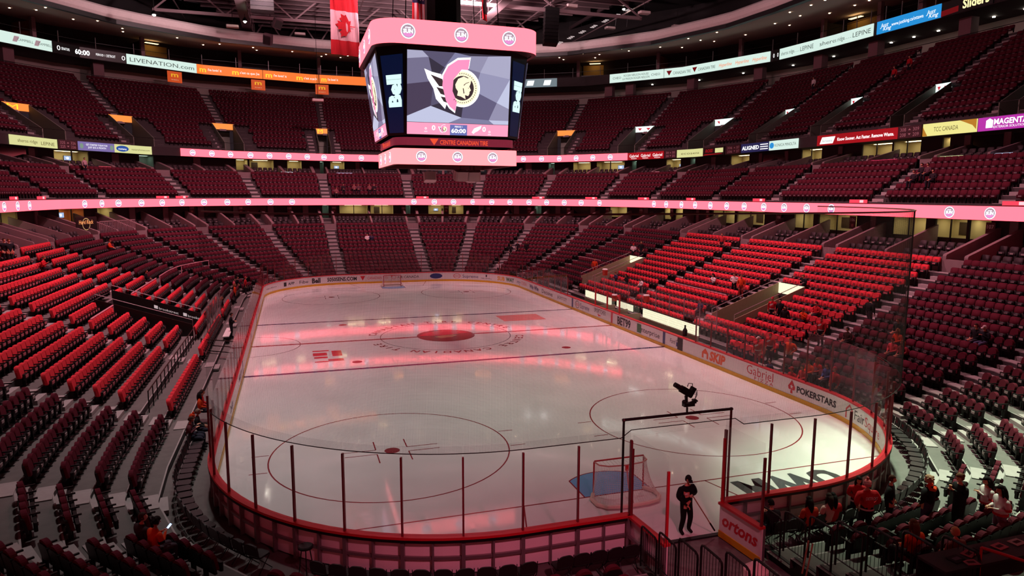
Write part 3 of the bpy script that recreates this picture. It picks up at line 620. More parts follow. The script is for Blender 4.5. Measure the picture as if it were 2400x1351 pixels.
# ================================================================== HANGING SCORE CUBE
sb = empty('scoreboard', (0, 0, 11.6), label='hanging centre score cube with pink ribbon rings and video screens', cat='scoreboard')
SBZ = 11.6
def rsq(half, r, n=8, step=None):
    pts = []
    for cx, cy, a0 in ((1, 1, 0), (-1, 1, 90), (-1, -1, 180), (1, -1, 270)):
        for k in range(n+1):
            a = math.radians(a0+90*k/n); pts.append((cx*(half-r)+r*math.cos(a), cy*(half-r)+r*math.sin(a)))
    return pts
def band(nm, half, r, z0, z1, m, th=.25, m2=None):
    o, i = rsq(half, r), rsq(half-th, max(.05, r-th*.5)); n = len(o); b = MB()
    vs = [(x, y, z0-SBZ) for x, y in o]+[(x, y, z1-SBZ) for x, y in o]+[(x, y, z1-SBZ) for x, y in i]+[(x, y, z0-SBZ) for x, y in i]
    b.add(vs, [(k, (k+1) % n, n+(k+1) % n, n+k) for k in range(n)], 0)
    b.add(vs, [(n+k, n+(k+1) % n, 2*n+(k+1) % n, 2*n+k) for k in range(n)]+[(2*n+k, 2*n+(k+1) % n, 3*n+(k+1) % n, 3*n+k) for k in range(n)]+[(3*n+k, 3*n+(k+1) % n, (k+1) % n, k) for k in range(n)], 1)
    return b.build(nm, [m, m2 or mat('sb_dark_red', '#4a1018', .5)], sb)
band('upper_ribbon', 5.2, 1.5, 18.7, 20.1, m_pinkboard)
band('lower_ribbon', 4.0, .35, 11.76, 12.74, led('led_pink_low', (3.2, .46, .50), 1.))
band('name_band', 3.92, .9, 12.93, 13.42, mat('name_band', '#b0405a', .35, emit=.22, ecol='#d04868'), .08)
b = MB(); b.add([(x, y, 12.2-SBZ) for x, y in rsq(3.8, .3)], [tuple(range(36))]); b.build('lower_cover', mat('sb_under', '#3a1820', .6), sb)
b = MB(); b.add([(x, y, 18.75-SBZ) for x, y in rsq(5.0, 1.4)], [tuple(range(36))]); b.build('upper_cover', mat('sb_under2', '#2a0c14', .6), sb)
b = MB(); b.add([(x, y, 20.08-SBZ) for x, y in rsq(5.0, 1.4)], [tuple(range(36))]); b.build('roof_cover', m_black, sb)
b = MB(); b.tube([(0, 0, 20.-SBZ), (0, 0, 24.5-SBZ)], 1.2, 10); b.build('hoist_hub', m_black, sb)
b = MB()
for x in (-3, 3):
    for y in (-3, 3): b.tube([(x, y, 20.-SBZ), (x*.8, y*.8, 34.5-SBZ)], .03, 5)
b.build('hoist_cable', m_rail, sb)
# body: tapered octagonal shell
def octo(h, c): return [(h, -c), (h, c), (c, h), (-c, h), (-h, c), (-h, -c), (-c, -h), (c, -h)]
t_, l_ = octo(4.86, 3.25), octo(4.22, 3.25); b = MB(); vs = [(x, y, 13.5-SBZ) for x, y in l_]+[(x, y, 18.75-SBZ) for x, y in t_]
b.add(vs, [(k, (k+1) % 8, 8+(k+1) % 8, 8+k) for k in range(8)]); b.build('cube_body', mat('sb_body', '#0d0b10', .3), sb)
b = MB(); b.lathe([(3.4, 12.7-SBZ), (3.4, 13.6-SBZ)], 8); b.build('neck', mat('sb_neck', '#1a0a0e', .5), sb)
m_navy = mat('sb_navy', '#10204a', .3, emit=.12, ecol='#1a3a80'); m_bell = led('bell_letters', (.72, 1., .95), 1.05)
BG = [led('screen_%d' % k, c, 1.15) for k, c in enumerate(['#6f6a86', '#8d8aa6', '#55506a', '#a3a2bd', '#7b7a9a', '#463c52', '#b9bdd8', '#908fae', '#35303f', '#5f5a78'])]
m_sbpink = led('screen_pink', (1., .33, .50), 1.15); m_sbblue = led('screen_blue', '#6870b0', 1.1); m_lw = led('logo_white', (1, .97, .97), 1.5); m_lp = led('logo_pink', (1., .28, .50), 1.15); m_lk = led('logo_black', (.05, .03, .035), 1.); m_lc = led('logo_cream', (1., .86, .60), 1.2); m_lg = led('logo_line', (.22, .13, .12), 1.)
def screen(ang):
    """unit screen: u -1..1, v 0 (bottom) .. 1 (top) -> local point"""
    ca, sa = math.cos(ang), math.sin(ang)
    def fn(u, v, off=0.):
        y = -(4.24+(4.88-4.24)*v)-.03-off; x = u*3.22; z = 13.58+(18.42-13.58)*v-SBZ
        return (ca*x-sa*y, sa*x+ca*y, z)
    return fn
for k in range(4):
    ang = k*PI/2; fn = screen(ang); scr = MB(); add_poly(scr, [(-1, 0), (1, 0), (1, 1), (-1, 1)], fn, 8)
    facets = [([(-1, 1), (-.72, 1), (-.6, .93), (-1, .9)], 3), ([(-1, .9), (-.6, .93), (-.5, .65), (-1, .6)], 0), ([(-.72, 1), (-.1, 1), (-.3, .82), (-.6, .93)], 2), ([(-.1, 1), (.2, .97), (.0, .84), (-.3, .82)], 4), ([(.2, .97), (.55, .98), (.4, .78), (.0, .84)], 1), ([(.55, .98), (1, 1), (1, .72), (.4, .78)], 3), ([(.4, .78), (1, .72), (.75, .42), (.3, .55)], 7), ([(1, .72), (1, .35), (.75, .42)], 6), ([(-1, .6), (-.5, .65), (-.55, .35), (-1, .22)], 5), ([(-.5, .65), (-.3, .82), (.0, .84), (.1, .5), (-.55, .35)], 2), ([(.0, .84), (.4, .78), (.3, .55), (.1, .5)], 0), ([(.1, .5), (.3, .55), (.75, .42), (.6, .2), (.05, .22)], 9), ([(.75, .42), (1, .35), (1, .2), (.6, .2)], 1), ([(-1, .22), (-.55, .35), (.05, .22), (-.2, .15), (-1, .15)], 6), ([(.05, .22), (.6, .2), (.7, .15), (-.2, .15)], 4), ([(.6, .2), (1, .2), (1, .15), (.7, .15)], 6)]
    for poly, c in facets: add_poly(scr, poly, lambda u, v: fn(u, v, .004), c)
    so = scr.build('video_screen', BG, sb)
    def layer(nm, polys, m, off):
        b = MB()
        for poly in polys: add_poly(b, poly, lambda u, v: fn(u, v, off))
        return b.build(nm, m, so)
    layer('score_strip', [[(-1, 0), (1, 0), (1, .145), (-1, .145)]], m_sbpink, .008)
    layer('clock_panel', [[(-.17, 0), (.17, 0), (.17, .13), (-.17, .13)]], m_sbblue, .012)
    b = MB(); asp = 3.22/4.84
    T = lambda txt, cu, cv, h, w=None, **kw: add_text(b, txt, lambda u, v: fn(cu+u*asp**-1*.31*1., cv+v, .016), w, h, **kw)
    def T(txt, cu, cv, wu, hv, **kw): add_text(b, txt, lambda u, v: fn(cu+u, cv+v, .016), wu, hv, **kw)
    T('60:00', 0, .03, .29, .05, bold=.03); T('PERIOD 1', 0, .095, .15, .022); T('0', -.49, .055, .07, .06, bold=.02); T('0', .51, .055, .07, .06, bold=.02); T('0', -.64, .06, .04, .028); T('0', .62, .04, .04, .028); T('SOG', -.64, .03, .06, .014); T('SOG', .62, .015, .06, .014)
    b.build('screen_lettering', m_lw, so)
    # team emblem
    def em(poly, cx, cy, sc): return [(cx+x*sc/3.22, cy+y*sc/4.84) for x, y in poly]
    def emblem(cx, cy, sc, glow=True):
        ci = [(1.0*math.cos(a)+.28, 1.0*math.sin(a)-.1) for a in np.linspace(0, 2*PI, 36)[:-1]]
        big = [(1.14*math.cos(a)+.28, 1.14*math.sin(a)-.1) for a in np.linspace(0, 2*PI, 36)[:-1]]
        crest_o = [(.72, 1.62), (.62, 1.0), (.2, 1.0), (-.3, .4), (-.35, -.3), (-.05, -.95), (-.15, -1.5), (-.5, -1.25), (-.75, -.9), (-1.0, .0), (-.95, .6), (-.65, 1.15), (-.05, 1.55)]
        wing_o = [(-2.0, .88), (-1.55, .72), (-1.0, .62), (-.6, -.8), (-.75, -1.3), (-1.3, -.75), (-1.45, -.2), (-1.8, .35)]
        grow = lambda p, k: [(x*k+.0, y*k) for x, y in p]
        if glow: layer('emblem_outline', [em(big, cx, cy, sc)], m_lw, .020); layer('emblem_outline', [em(grow(crest_o, 1.08), cx, cy, sc)], m_lw, .0205); layer('emblem_outline', [em(grow(wing_o, 1.07), cx, cy, sc)], m_lw, .021)
        layer('emblem_disc', [em(ci, cx, cy, sc)], m_lc, .024)
        layer('emblem_field', [em([(.28+.74*math.cos(a), -.1+.74*math.sin(a)) for a in np.linspace(0, 2*PI, 30)[:-1]], cx, cy, sc)], m_lk, .027)
        layer('emblem_wing', [em([(-1.75, .62), (-1.0, .38), (-.9, -.05), (-1.2, -.05)], cx, cy, sc), em([(-1.38, -.1), (-.95, -.2), (-.8, -.58), (-1.1, -.5)], cx, cy, sc), em([(-1.1, -.65), (-.75, -.7), (-.55, -1.05), (-.9, -.95)], cx, cy, sc)], m_lk, .028)
        layer('emblem_crest', [em(crest_o, cx, cy, sc)], m_lp, .031)
        head = [(-.18, .1), (.0, .45), (.35, .6), (.62, .5), (.86, .66), (.8, .2), (.72, .02), (.83, -.2), (.74, -.3), (.74, -.42), (.66, -.55), (.45, -.5), (.5, -.75), (.2, -.6), (-.05, -.55), (.0, -.3), (-.15, -.1)]
        layer('emblem_face', [em(head, cx, cy, sc)], m_lc, .034)
        b = MB(); add_poly(b, em([(.35, .1), (.5, .22), (.72, .3), (.7, .26), (.5, .18), (.38, .05)], cx, cy, sc), lambda u, v: fn(u, v, .037)); add_poly(b, em([(.3, -.1), (.36, -.1), (.42, -.4), (.36, -.42)], cx, cy, sc), lambda u, v: fn(u, v, .037)); add_poly(b, em([(.62, -.08), (.7, -.05), (.7, -.1)], cx, cy, sc), lambda u, v: fn(u, v, .037))
        for q in range(26):
            a = -2.2+q*4.0/25; add_poly(b, em([(.28+.87*math.cos(a)+.05*math.cos(a+t), -.1+.87*math.sin(a)+.05*math.sin(a+t)) for t in (0, 2.1, 4.2)], cx, cy, sc), lambda u, v: fn(u, v, .037))
        b.build('emblem_detail', m_lk, so)
    emblem(-.03, .60, .98)
    emblem(-.30, .073, .155)
    wing = [(-.9, -.5), (-.4, .3), (.3, .6), (1.2, .9), (1.0, .3), (.4, -.2), (-.2, -.5), (-.5, -.8)]
    layer('emblem_wheel', [em(wing, .345, .072, .30)], m_lw, .02)
    # corner columns with vertical lettering
    a2 = ang+PI/4
for k in range(4):
    # diagonal corner faces: left one of each face carries the lettering
    for sgn in (-1, 1):
        pass
def corner_face(ang, t, v):
    """t 0..1 across the chamfer from this face's edge to the next, v 0..1 up"""
    h = 4.22+.64*v; p0 = (3.25, -h); p1 = (h, -3.25); x, y = p0[0]+(p1[0]-p0[0])*t, p0[1]+(p1[1]-p0[1])*t
    n = math.sqrt(.5); x += n*.03; y -= n*.03; ca, sa = math.cos(ang), math.sin(ang)
    return (ca*x-sa*y, sa*x+ca*y, 13.5+5.25*v-SBZ)
for k in range(4):
    ang = k*PI/2; b = MB(); add_poly(b, [(.12, .03), (.88, .03), (.88, .9), (.12, .9)], lambda u, v: corner_face(ang, u, v)); co = b.build('corner_column', m_navy, sb)
    b = MB(); f2 = lambda u, v: tuple(Vector(corner_face(ang, .5+(-v+.25)*1.0, .52+u)))
    tv, tf, tw = text_geo('Bell', bold=.06); b.add([corner_face(ang, .78-p[1]*.5, .50+p[0]*.36/tw) for p in tv], tf); b.v = [(x*1.004, y*1.004, z) for x, y, z in b.v]; b.build('column_lettering', m_bell, sb)
# round newspaper emblems on the rings
def sun_mesh():
    b = MB(); f = lambda u, v: (u, 0, v); g = lambda u, v: (u, -.006, v); h = lambda u, v: (u, -.012, v)
    add_poly(b, disc(28, 1.0), f, 0); add_ring(b, .80, .86, g, 28, 1); add_poly(b, disc(24, .8), g, 3); add_poly(b, [(math.cos(a)*.78, math.sin(a)*.78) for a in np.linspace(PI+.35, 2*PI-.35, 10)], h, 2)
    add_text(b, 'SUN', lambda u, v: (u, -.018, v-.24), 1.35, .5, 0, bold=.05); add_text(b, 'OTTAWA', lambda u, v: (u, -.018, v+.36), .8, .18, 0, bold=.02)
    return b.mesh('sun_emblem', [m_ledwhite, led('sun_grey', '#8a8798', .8), led('sun_pink', '#e08ac8', 1.2), led('sun_field', '#b59aa8', 1.)])
SUN = sun_mesh()
def face_mat(ang, x, dist, z, sc):
    m = Matrix.Rotation(ang, 4, 'Z') @ Matrix.Translation((x, -dist, z)) @ Matrix.Diagonal((sc, 1, sc, 1)); return m
for k in range(4):
    for x in (-3.2, .0, 3.0): put('ring_emblem', SUN, sb, mw=face_mat(k*PI/2, x, 5.215, 19.4-SBZ, .43))
    for x in (-2.3, 0., 2.3): put('ring_emblem', SUN, sb, mw=face_mat(k*PI/2, x, 4.015, 12.26-SBZ, .33))
    b = MB(); f = lambda u, v: tuple(Matrix.Rotation(k*PI/2, 3, 'Z') @ Vector((u, -3.945, 13.02-SBZ+v)))
    add_text(b, 'CENTRE CANADIAN TIRE', lambda u, v: f(u+.45, v), 3.1, .27, bold=.02); add_poly(b, [(-1.75, .34), (-1.2, .34), (-1.475, -.06)], f); b.build('band_lettering', led('band_red', (1., .10, .04), .9), sb)
# speakers hanging below
for x, y, rz in ((.5, -2.7, .15), (1.45, -2.5, -.2), (-.5, 2.6, PI), (2.2, 1.5, 2.2)):
    MB().box((x, y, 11.15-SBZ), (.85, .7, .62), rot=Matrix.Rotation(rz, 3, 'Z') @ Matrix.Rotation(.3, 3, 'X'), bev=.1).build('hanging_speaker', mat('speaker_grey', '#b09094', .6), sb)
    MB().tube([(x, y, 11.4-SBZ), (x, y, 12.1-SBZ)], .04).build('speaker_bracket', m_black, sb)
b = MB(); b.tube([(-2.3, -2.4, 11.52-SBZ), (2.2, -2.3, 11.5-SBZ)], .05); b.build('truss_bar', m_railpink, sb)
# ================================================================== RIBBON BOARDS
def ribbon(name, d, z0, z1, s0, s1, m, label, cuts=KN):
    x, y, _, _ = BOWL.at((s0+s1)/2, d); o = empty(name, (x, y, z0), label=label, cat='ribbon board'); inv = Matrix.Translation((-x, -y, -z0))
    b = MB(); b.strip(BOWL, s0, s1, [(d-.1, z0), (d-.1, z1), (d, z1), (d, z0)], knots=cuts, closed=True); b.v = [tuple(inv @ Vector(p)) for p in b.v]; b.build('led_face', m, o); return o
def rib_put(o, s, d, z, sc):
    m = Matrix.Translation(-o.location) @ frame_at(BOWL, s, d-.115, z) @ Matrix.Diagonal((sc, 1, sc, 1)); put('ribbon_emblem', SUN, o, mw=m)
def rib_text(o, txt, s, d, z, w, h, m, **kw):
    b = MB(); L = o.location; add_text(b, txt, lambda u, v: (BOWL.at(s+u, d-.115)[0]-L[0], BOWL.at(s+u, d-.115)[1]-L[1], z-h/2+v-L[2]), w, h, **kw); return b.build('ribbon_lettering', m, o)
def rib_poly(o, poly, s, d, z, m, off=.112):
    b = MB(); L = o.location; add_poly(b, poly, lambda u, v: (BOWL.at(s+u, d-off)[0]-L[0], BOWL.at(s+u, d-off)[1]-L[1], z+v-L[2])); return b.build('ribbon_emblem', m, o)
R1 = ribbon('ribbon_board', 18.03, 8.45, 9.31, 0., TOT, m_pink, 'long pink glowing ribbon board between lower bowl and club tier')
for px in (8, 40, 68, 190, 232, 276, 325, 374, 425, 475, 529, 580, 633, 683, 970, 1018, 1063, 1109, 1154, 1197, 1241, 1283, 1326, 1365, 1406, 1536, 1567, 1598, 1630, 1666, 1704, 1745, 1791, 1839, 1892, 1950, 2228, 2324):
    h = wall_hit(px, 478, 17.95)
    if h: rib_put(R1, h[0], 18.03, 8.88, .36)
R2 = ribbon('ribbon_board', 25.03, 14.6, 15.55, wall_hit(419, 355, 25)[0]-TOT, wall_hit(1471, 370, 25)[0], m_pink, 'pink glowing ribbon board round the far end under the upper tier')
for px in (447, 493, 539, 586, 630, 675, 719, 763, 805, 847, 1229, 1271, 1312, 1354, 1394, 1434):
    h = wall_hit(px, 368, 25)
    if h: rib_put(R2, h[0], 25.03, 15.07, .36)
def ad_board(px0, px1, py, d, z0, z1, m, label, items=()):
    a = wall_hit(px0, py, d)[0]; c = wall_hit(px1, py, d)[0]; c += TOT if c < a-50 else 0; o = ribbon('advert_board', d, z0, z1, a, c, m, label, [k for k in KN]); o['category'] = 'advert board'; w = c-a; H = z1-z0
    for it in items:
        if it[0] == 'T': rib_text(o, it[1], a+w*it[2], d, z0+H*it[3], w*it[4], H*it[5], it[6], **(it[7] if len(it) > 7 else {}))
        else: rib_poly(o, [(x*w, y*H) for x, y in it[1]], a, d, z0, it[2])
    return o
L_ = lambda n, c, e=1.: led('ad_'+n, c, e)
K = L_('k', '#202020', .6); G = L_('g', '#55605c', .7); Wt = L_('w', '#ffffff', 1.3); RD = L_('red', (.8, .04, .05), 1.); OR = L_('or', (1., .2, .03), 1.); GD = L_('gd', (1., .6, .03), 1.2); BL = L_('bl', '#2050a0', 1.); PL = L_('pale', '#d8f0e6', 1.); YC = L_('yc', '#e6e6a0', .9); MG = L_('mg', '#c030b0', .9); VI = L_('vi', '#8878b8', .8); AZ = L_('az', '#2090d8', 1.); TE = L_('te', '#6a5a30', .7); MR = mat('sign_maroon', '#3a1520', .6)
D2, Z2 = 25.03, (14.6, 15.55); D3, Z3 = 38.03, (27.2, 28.5)
ad_board(1473, 1562, 366, D2, *Z2, RD, 'red glowing advert board with white script between pink ribbon and section sign', [('T', 'Gabriel', .17, .55, .26, .4, Wt), ('T', 'Gabriel', .5, .55, .26, .4, Wt), ('T', 'Gabriel', .83, .55, .26, .4, Wt), ('T', 'PIZZA', .17, .18, .16, .14, Wt), ('T', 'PIZZA', .5, .18, .16, .14, Wt), ('T', 'PIZZA', .83, .18, .16, .14, Wt)])
SG = [('T', '%s', .25, .72, .3, .26, None)]
def sect_sign(px0, px1, py, n, where):
    m = mat('sign_letter', '#b89aa0', .6)
    u, l = n; ad_board(px0, px1, py, D2, *Z2, MR, 'maroon section sign with number pairs and arrows, '+where, [('T', str(u), .22, .72, .26, .3, m), ('T', str(u+1), .78, .72, .26, .3, m), ('T', str(l), .22, .28, .26, .3, m), ('T', str(l+1), .78, .28, .26, .3, m), ('P', [(.44, .65), (.56, .65), (.5, .8)], m), ('P', [(.44, .38), (.56, .38), (.5, .22)], m)])
sect_sign(1565, 1590, 362, (304, 204), 'beside the red script board'); ad_board(1592, 1652, 356, D2, *Z2, YC, 'pale yellow glowing advert board between two maroon section signs', [('T', 'ecosens', .5, .5, .7, .3, TE)])
ad_board(1654, 1708, 352, D2, *Z2, mat('sign_black', '#16080a', .5), 'black advert board with red letters and yellow patch', [('T', 'ROSS', .3, .6, .36, .36, RD, dict(bold=.04, shear=.2)), ('P', [(.58, .3), (.95, .3), (.95, .85), (.58, .85)], YC), ('P', [(.0, .05), (.9, .12), (.9, .2), (.1, .2)], RD)])
sect_sign(1710, 1737, 348, (306, 206), 'beside the navy board'); ad_board(1739, 1804, 342, D2, *Z2, L_('nv', '#1a2450', .9), 'navy advert board with white block letters', [('T', 'ALIGNED', .35, .5, .62, .42, Wt, dict(bold=.03)), ('P', [(.7, .2), (.97, .2), (.97, .3), (.7, .3)], Wt), ('P', [(.7, .45), (.97, .45), (.97, .55), (.7, .55)], Wt), ('P', [(.7, .7), (.97, .7), (.97, .8), (.7, .8)], Wt)])
ad_board(1805, 1872, 337, D2, *Z2, PL, 'pale glowing advert board with blue globe', [('T', 'KONICA MINOLTA', .58, .5, .74, .3, G), ('P', [(.1+.08*math.cos(a), .5+.32*math.sin(a)) for a in np.linspace(0, 2*PI, 18)[:-1]], AZ)])
ad_board(1918, 2106, 318, D2, *Z2, RD, 'long red glowing advert board reading know sooner act faster', [('P', [(.04, .15), (.22, .15), (.25, .8), (.07, .8)], Wt), ('T', 'kinaxis', .145, .45, .13, .25, G), ('T', 'Know Sooner. Act Faster. Remove Waste.', .62, .48, .68, .3, Wt, dict(bold=.02))])
sect_sign(2108, 2162, 305, (308, 208), 'between red and gold boards'); ad_board(2166, 2291, 297, D2, *Z2, L_('yw', '#f0e890', 1.), 'pale gold glowing advert board with swooping amber ends', [('T', 'TCC CANADA', .45, .5, .46, .36, TE), ('P', [(.7, 1), (1, 1), (1, .2), (.93, .55)], L_('amb', '#b87a20', 1.)), ('P', [(0, 0), (.1, 0), (.02, .6), (0, .8)], L_('amb', '#b87a20', 1.))])
ad_board(2296, 2440, 285, D2, *Z2, MG, 'magenta glowing advert board with white letters', [('T', 'MAGENTA', .55, .62, .55, .4, Wt, dict(bold=.03)), ('T', 'EXTERIOR SOLUTIONS', .55, .24, .55, .17, Wt), ('P', [(.14, .2), (.26, .2), (.26, .75), (.2, .9), (.14, .75)], Wt)])
ad_board(10, 130, 323, D2, *Z2, YC, 'pale yellow glowing advert board above dark suites beside maroon section sign', [('T', 'sheros ridge', .36, .5, .42, .34, TE), ('T', 'LEPINE', .8, .42, .3, .36, TE)])
sect_sign(133, 173, 333, (325, 225), 'beside the violet board'); ad_board(176, 259, 336, D2, *Z2, VI, 'violet glowing advert board with two round emblems', [('T', 'GET STARTED TODAY FOR', .5, .68, .6, .2, Wt), ('T', 'JUST $15 A MONTH', .5, .38, .5, .2, Wt), ('P', [(.08+.05*math.cos(a), .5+.3*math.sin(a)) for a in np.linspace(0, 2*PI, 14)[:-1]], L_('grn', '#7f9a8a', .9)), ('P', [(.92+.05*math.cos(a), .5+.3*math.sin(a)) for a in np.linspace(0, 2*PI, 14)[:-1]], L_('grn', '#7f9a8a', .9))])
ad_board(261, 353, 343, D2, *Z2, YC, 'pale yellow glowing advert board with blue oval', [('P', [(.2+.17*math.cos(a), .5+.36*math.sin(a)) for a in np.linspace(0, 2*PI, 22)[:-1]], BL), ('T', 'mattamy', .2, .48, .22, .24, Wt), ('T', 'mattamyhomes.com', .7, .5, .5, .22, TE)])
# third ring
ad_board(-60, 113, 92, D3, *Z3, PL, 'pale glowing advert board with two red and grey emblems on top slab', [('T', 'CAMPBELL', .62, .5, .22, .22, G), ('T', 'CAMPBELL', .9, .5, .2, .22, G), ('P', [(.44, .25), (.5, .25), (.54, .75), (.47, .75)], L_('gy', '#b09098', .9)), ('P', [(.74, .25), (.8, .25), (.84, .75), (.77, .75)], L_('gy', '#b09098', .9))])
ad_board(118, 288, 128, D3, *Z3, m_leddark, 'black ribbon scoreboard showing 60:00 in white digits on top slab', [('T', '60:00', .42, .5, .2, .45, Wt, dict(bold=.03)), ('T', '0', .08, .5, .05, .45, Wt), ('T', 'SENATORS', .18, .5, .12, .25, Wt), ('T', 'PERIOD 1', .66, .5, .12, .22, Wt), ('T', 'DETROIT', .8, .5, .12, .25, Wt), ('T', '0', .97, .5, .05, .45, Wt)])
ad_board(293, 459, 157, D3, *Z3, PL, 'pale glowing advert board reading livenation.com on the top slab', [('T', 'LIVENATION.com', .5, .48, .92, .42, G)])
for p0, p1, py in ((461, 613, 176), (615, 761, 190), (763, 858, 199)):
    ad_board(p0, p1, py, D3, *Z3, OR, 'orange glowing advert board with golden arch, %s' % ('beside the livenation board' if p0 < 500 else 'in the middle of the orange run' if p0 < 700 else 'running behind the score cube'), [('T', 'm', .09, .5, .1, .55, GD, dict(bold=.02)), ('T', "I'm lovin' it", .27, .5, .2, .26, Wt)]+([('T', 'm', .58, .5, .1, .55, GD, dict(bold=.02)), ('T', "c'est ca que j'm", .8, .5, .3, .26, Wt)] if p0 < 760 else []))
ad_board(1228, 1307, 210, D3, *Z3, L_('slate', '#7a9098', .7), 'small slate blue ribbon panel glowing behind the score cube', [('P', [(.1, .2), (.3, .2), (.34, .8), (.14, .8)], Wt), ('P', [(.6, .2), (.8, .2), (.84, .8), (.64, .8)], Wt)])
ad_board(1433, 1558, 191, D3, *Z3, PL, 'pale glowing advert board with grey house names on top slab', [('T', 'ROGER NEILSON HOUSE', .5, .68, .46, .24, G), ('T', 'LA MAISON ROGER NEILSON', .5, .32, .5, .24, G), ('T', 'CHEO', .14, .5, .16, .26, G), ('T', 'CHEO', .86, .5, .16, .26, G)])
ad_board(1560, 1684, 172, D3, *Z3, PL, 'pale glowing advert board with red triangles and tire lettering', [('P', [(.04, .75), (.14, .75), (.09, .2)], RD), ('T', 'CANADIAN TIRE', .33, .45, .34, .32, G), ('P', [(.53, .75), (.63, .75), (.58, .2)], RD), ('T', 'CANADIAN TIRE', .82, .45, .34, .32, G)])
ad_board(1686, 1806, 147, D3, *Z3, PL, 'pale glowing advert board with three orange slanted words', [('T', 'Hyperline', .18, .48, .25, .36, OR, dict(shear=.2)), ('T', 'Hyperline', .5, .48, .25, .36, OR, dict(shear=.2)), ('T', 'Hyperline', .82, .48, .25, .36, OR, dict(shear=.2))])
ad_board(1812, 1831, 129, D3, *Z3, m_leddark, 'small black ribbon panel with two white zeros', [('T', '0', .2, .5, .2, .4, Wt), ('T', '0', .8, .5, .2, .4, Wt)])
for p0, p1, py, t in ((1833, 1930, 116, 'next to the zeros panel'), (1932, 2047, 85, 'next to the blue board')): ad_board(p0, p1, py, D3, *Z3, PL, 'pale glowing advert board with grey ridge lettering, '+t, [('T', 'sheros ridge', .24, .5, .38, .36, G), ('T', '....', .5, .45, .14, .2, G), ('T', 'LEPINE', .78, .5, .36, .4, G)])
ad_board(2059, 2206, 40, D3, *Z3, AZ, 'blue glowing advert board with white web address', [('T', 'www.justking.ca/ottawa', .5, .5, .5, .28, Wt), ('T', 'Just', .13, .62, .14, .3, Wt, dict(shear=.3)), ('T', 'King', .18, .32, .14, .3, Wt, dict(shear=.3)), ('T', 'Just', .86, .62, .14, .3, Wt, dict(shear=.3)), ('T', 'King', .9, .32, .14, .3, Wt, dict(shear=.3))])
ad_board(2210, 2330, 5, D3, *Z3, m_leddark, 'black ribbon panel with glowing cream letters', [('P', [(0, .0), (.35, .1), (.35, .5), (0, .4)], RD), ('T', 'Sliders', .68, .5, .5, .6, L_('crm', '#fff0b0', 1.2), dict(bold=.03))])
# photo pixels of the heads of people sitting in fixed seats: (px, py, head height above the tread)
SIT_PX = [(322, 1200, 1.22), (352, 1216, 1.22), (2200, 1226, 1.22), (2317, 1255, 1.05), (2105, 800, 1.22), (2118, 800, 1.2), (2283, 765, 1.22), (2325, 772, 1.22), (2115, 755, 1.22), (2128, 765, 1.2),
          (1997, 770, 1.22), (1870, 660, 1.22), (1865, 548, 1.2), (855, 550, 1.2), (867, 550, 1.2), (240, 565, 1.2), (80, 592, 1.2), (335, 632, 1.2), (1680, 640, 1.2), (1650, 700, 1.2), (1895, 715, 1.2), (1915, 715, 1.2), (1480, 645, 1.2), (1500, 655, 1.2), (1455, 640, 1.2)]
# ================================================================== AISLES
def mirror(L): return [TOT-s for s in L]
AIS_LOW = [5.3, 12., 18.9, 25.8, 32.2, 42.9, 53.1, 63.0, 73.3, 83.4, 89.8, 96.7, 103.6]+mirror([5.3, 12., 18.9, 25.8, 32.2, 42.1, 49.8, 63.1, 73.9, 83.4, 89.8, 96.7, 103.6])
AIS_MID = [5.3, 12.2, 18.9, 25.9, 32., 42.4, 51.8, 63.4, 73.3, 83.4]+mirror([5.3, 11.8, 18.3, 26.2, 32.2, 42.5, 52.5, 63.1, 73.5])
AIS_UP = UP_VOM
_step = {}
def step_mesh(w, dep, h):
    k = (round(w, 3), round(dep, 3), round(h, 3))
    if k not in _step: _step[k] = MB().box((0, 0, h/2), (w, dep, h)).mesh('step', m_concl)
    return _step[k]
def in_view(P, mx=40):
    px, py, f = project(P); return f > 1.5 and -mx < px < 2400+mx and -mx < py < 1351+mx
def aisle(s, n, edge, zf, base, w, label, i0=0):
    x, y, nx, ny = BOWL.smooth(s, edge(i0)); vis = False
    if not any(in_view((*BOWL.smooth(s, edge(i))[:2], zf(i))) for i in range(i0, n)): return
    root = empty('aisle_stairs', (x, y, zf(i0)), label=label, cat='stairs', kind='structure')
    for i in range(i0, n):
        z0 = zf(i-1) if i else base; r = zf(i)-z0
        for d, dep, z, h in ((edge(i)-.14, .28, z0+.005, r/2), (edge(i)+.22, .46, zf(i)+.004, .03)):
            x, y, nx, ny = BOWL.smooth(s, d); m = Matrix.Identity(4); m[0][0], m[1][0], m[0][1], m[1][1] = ny, -nx, nx, ny; m[0][3], m[1][3], m[2][3] = x, y, z
            put('step', step_mesh(w, dep, h), root, mw=Matrix.Translation(-root.location) @ m)
for s in AIS_LOW: aisle(s, NLOW, row_edge, row_z, 0., 1.1, 'pale concrete aisle steps climbing the lower bowl between seat blocks')
for s in AIS_MID: aisle(s, NMID, mid_edge, mid_z, 9.0, 1.05, 'pale concrete aisle steps climbing the club tier')
for s in AIS_UP: aisle(s, NUP, up_edge, up_z, 15.5, .9, 'concrete aisle steps climbing the upper tier above a vomitory', 6)
for s in UP_VOM:
    for o in (-1.25, 1.25): aisle(s+o, 6, up_edge, up_z, 15.5, .8, 'narrow aisle steps flanking an upper tier vomitory')

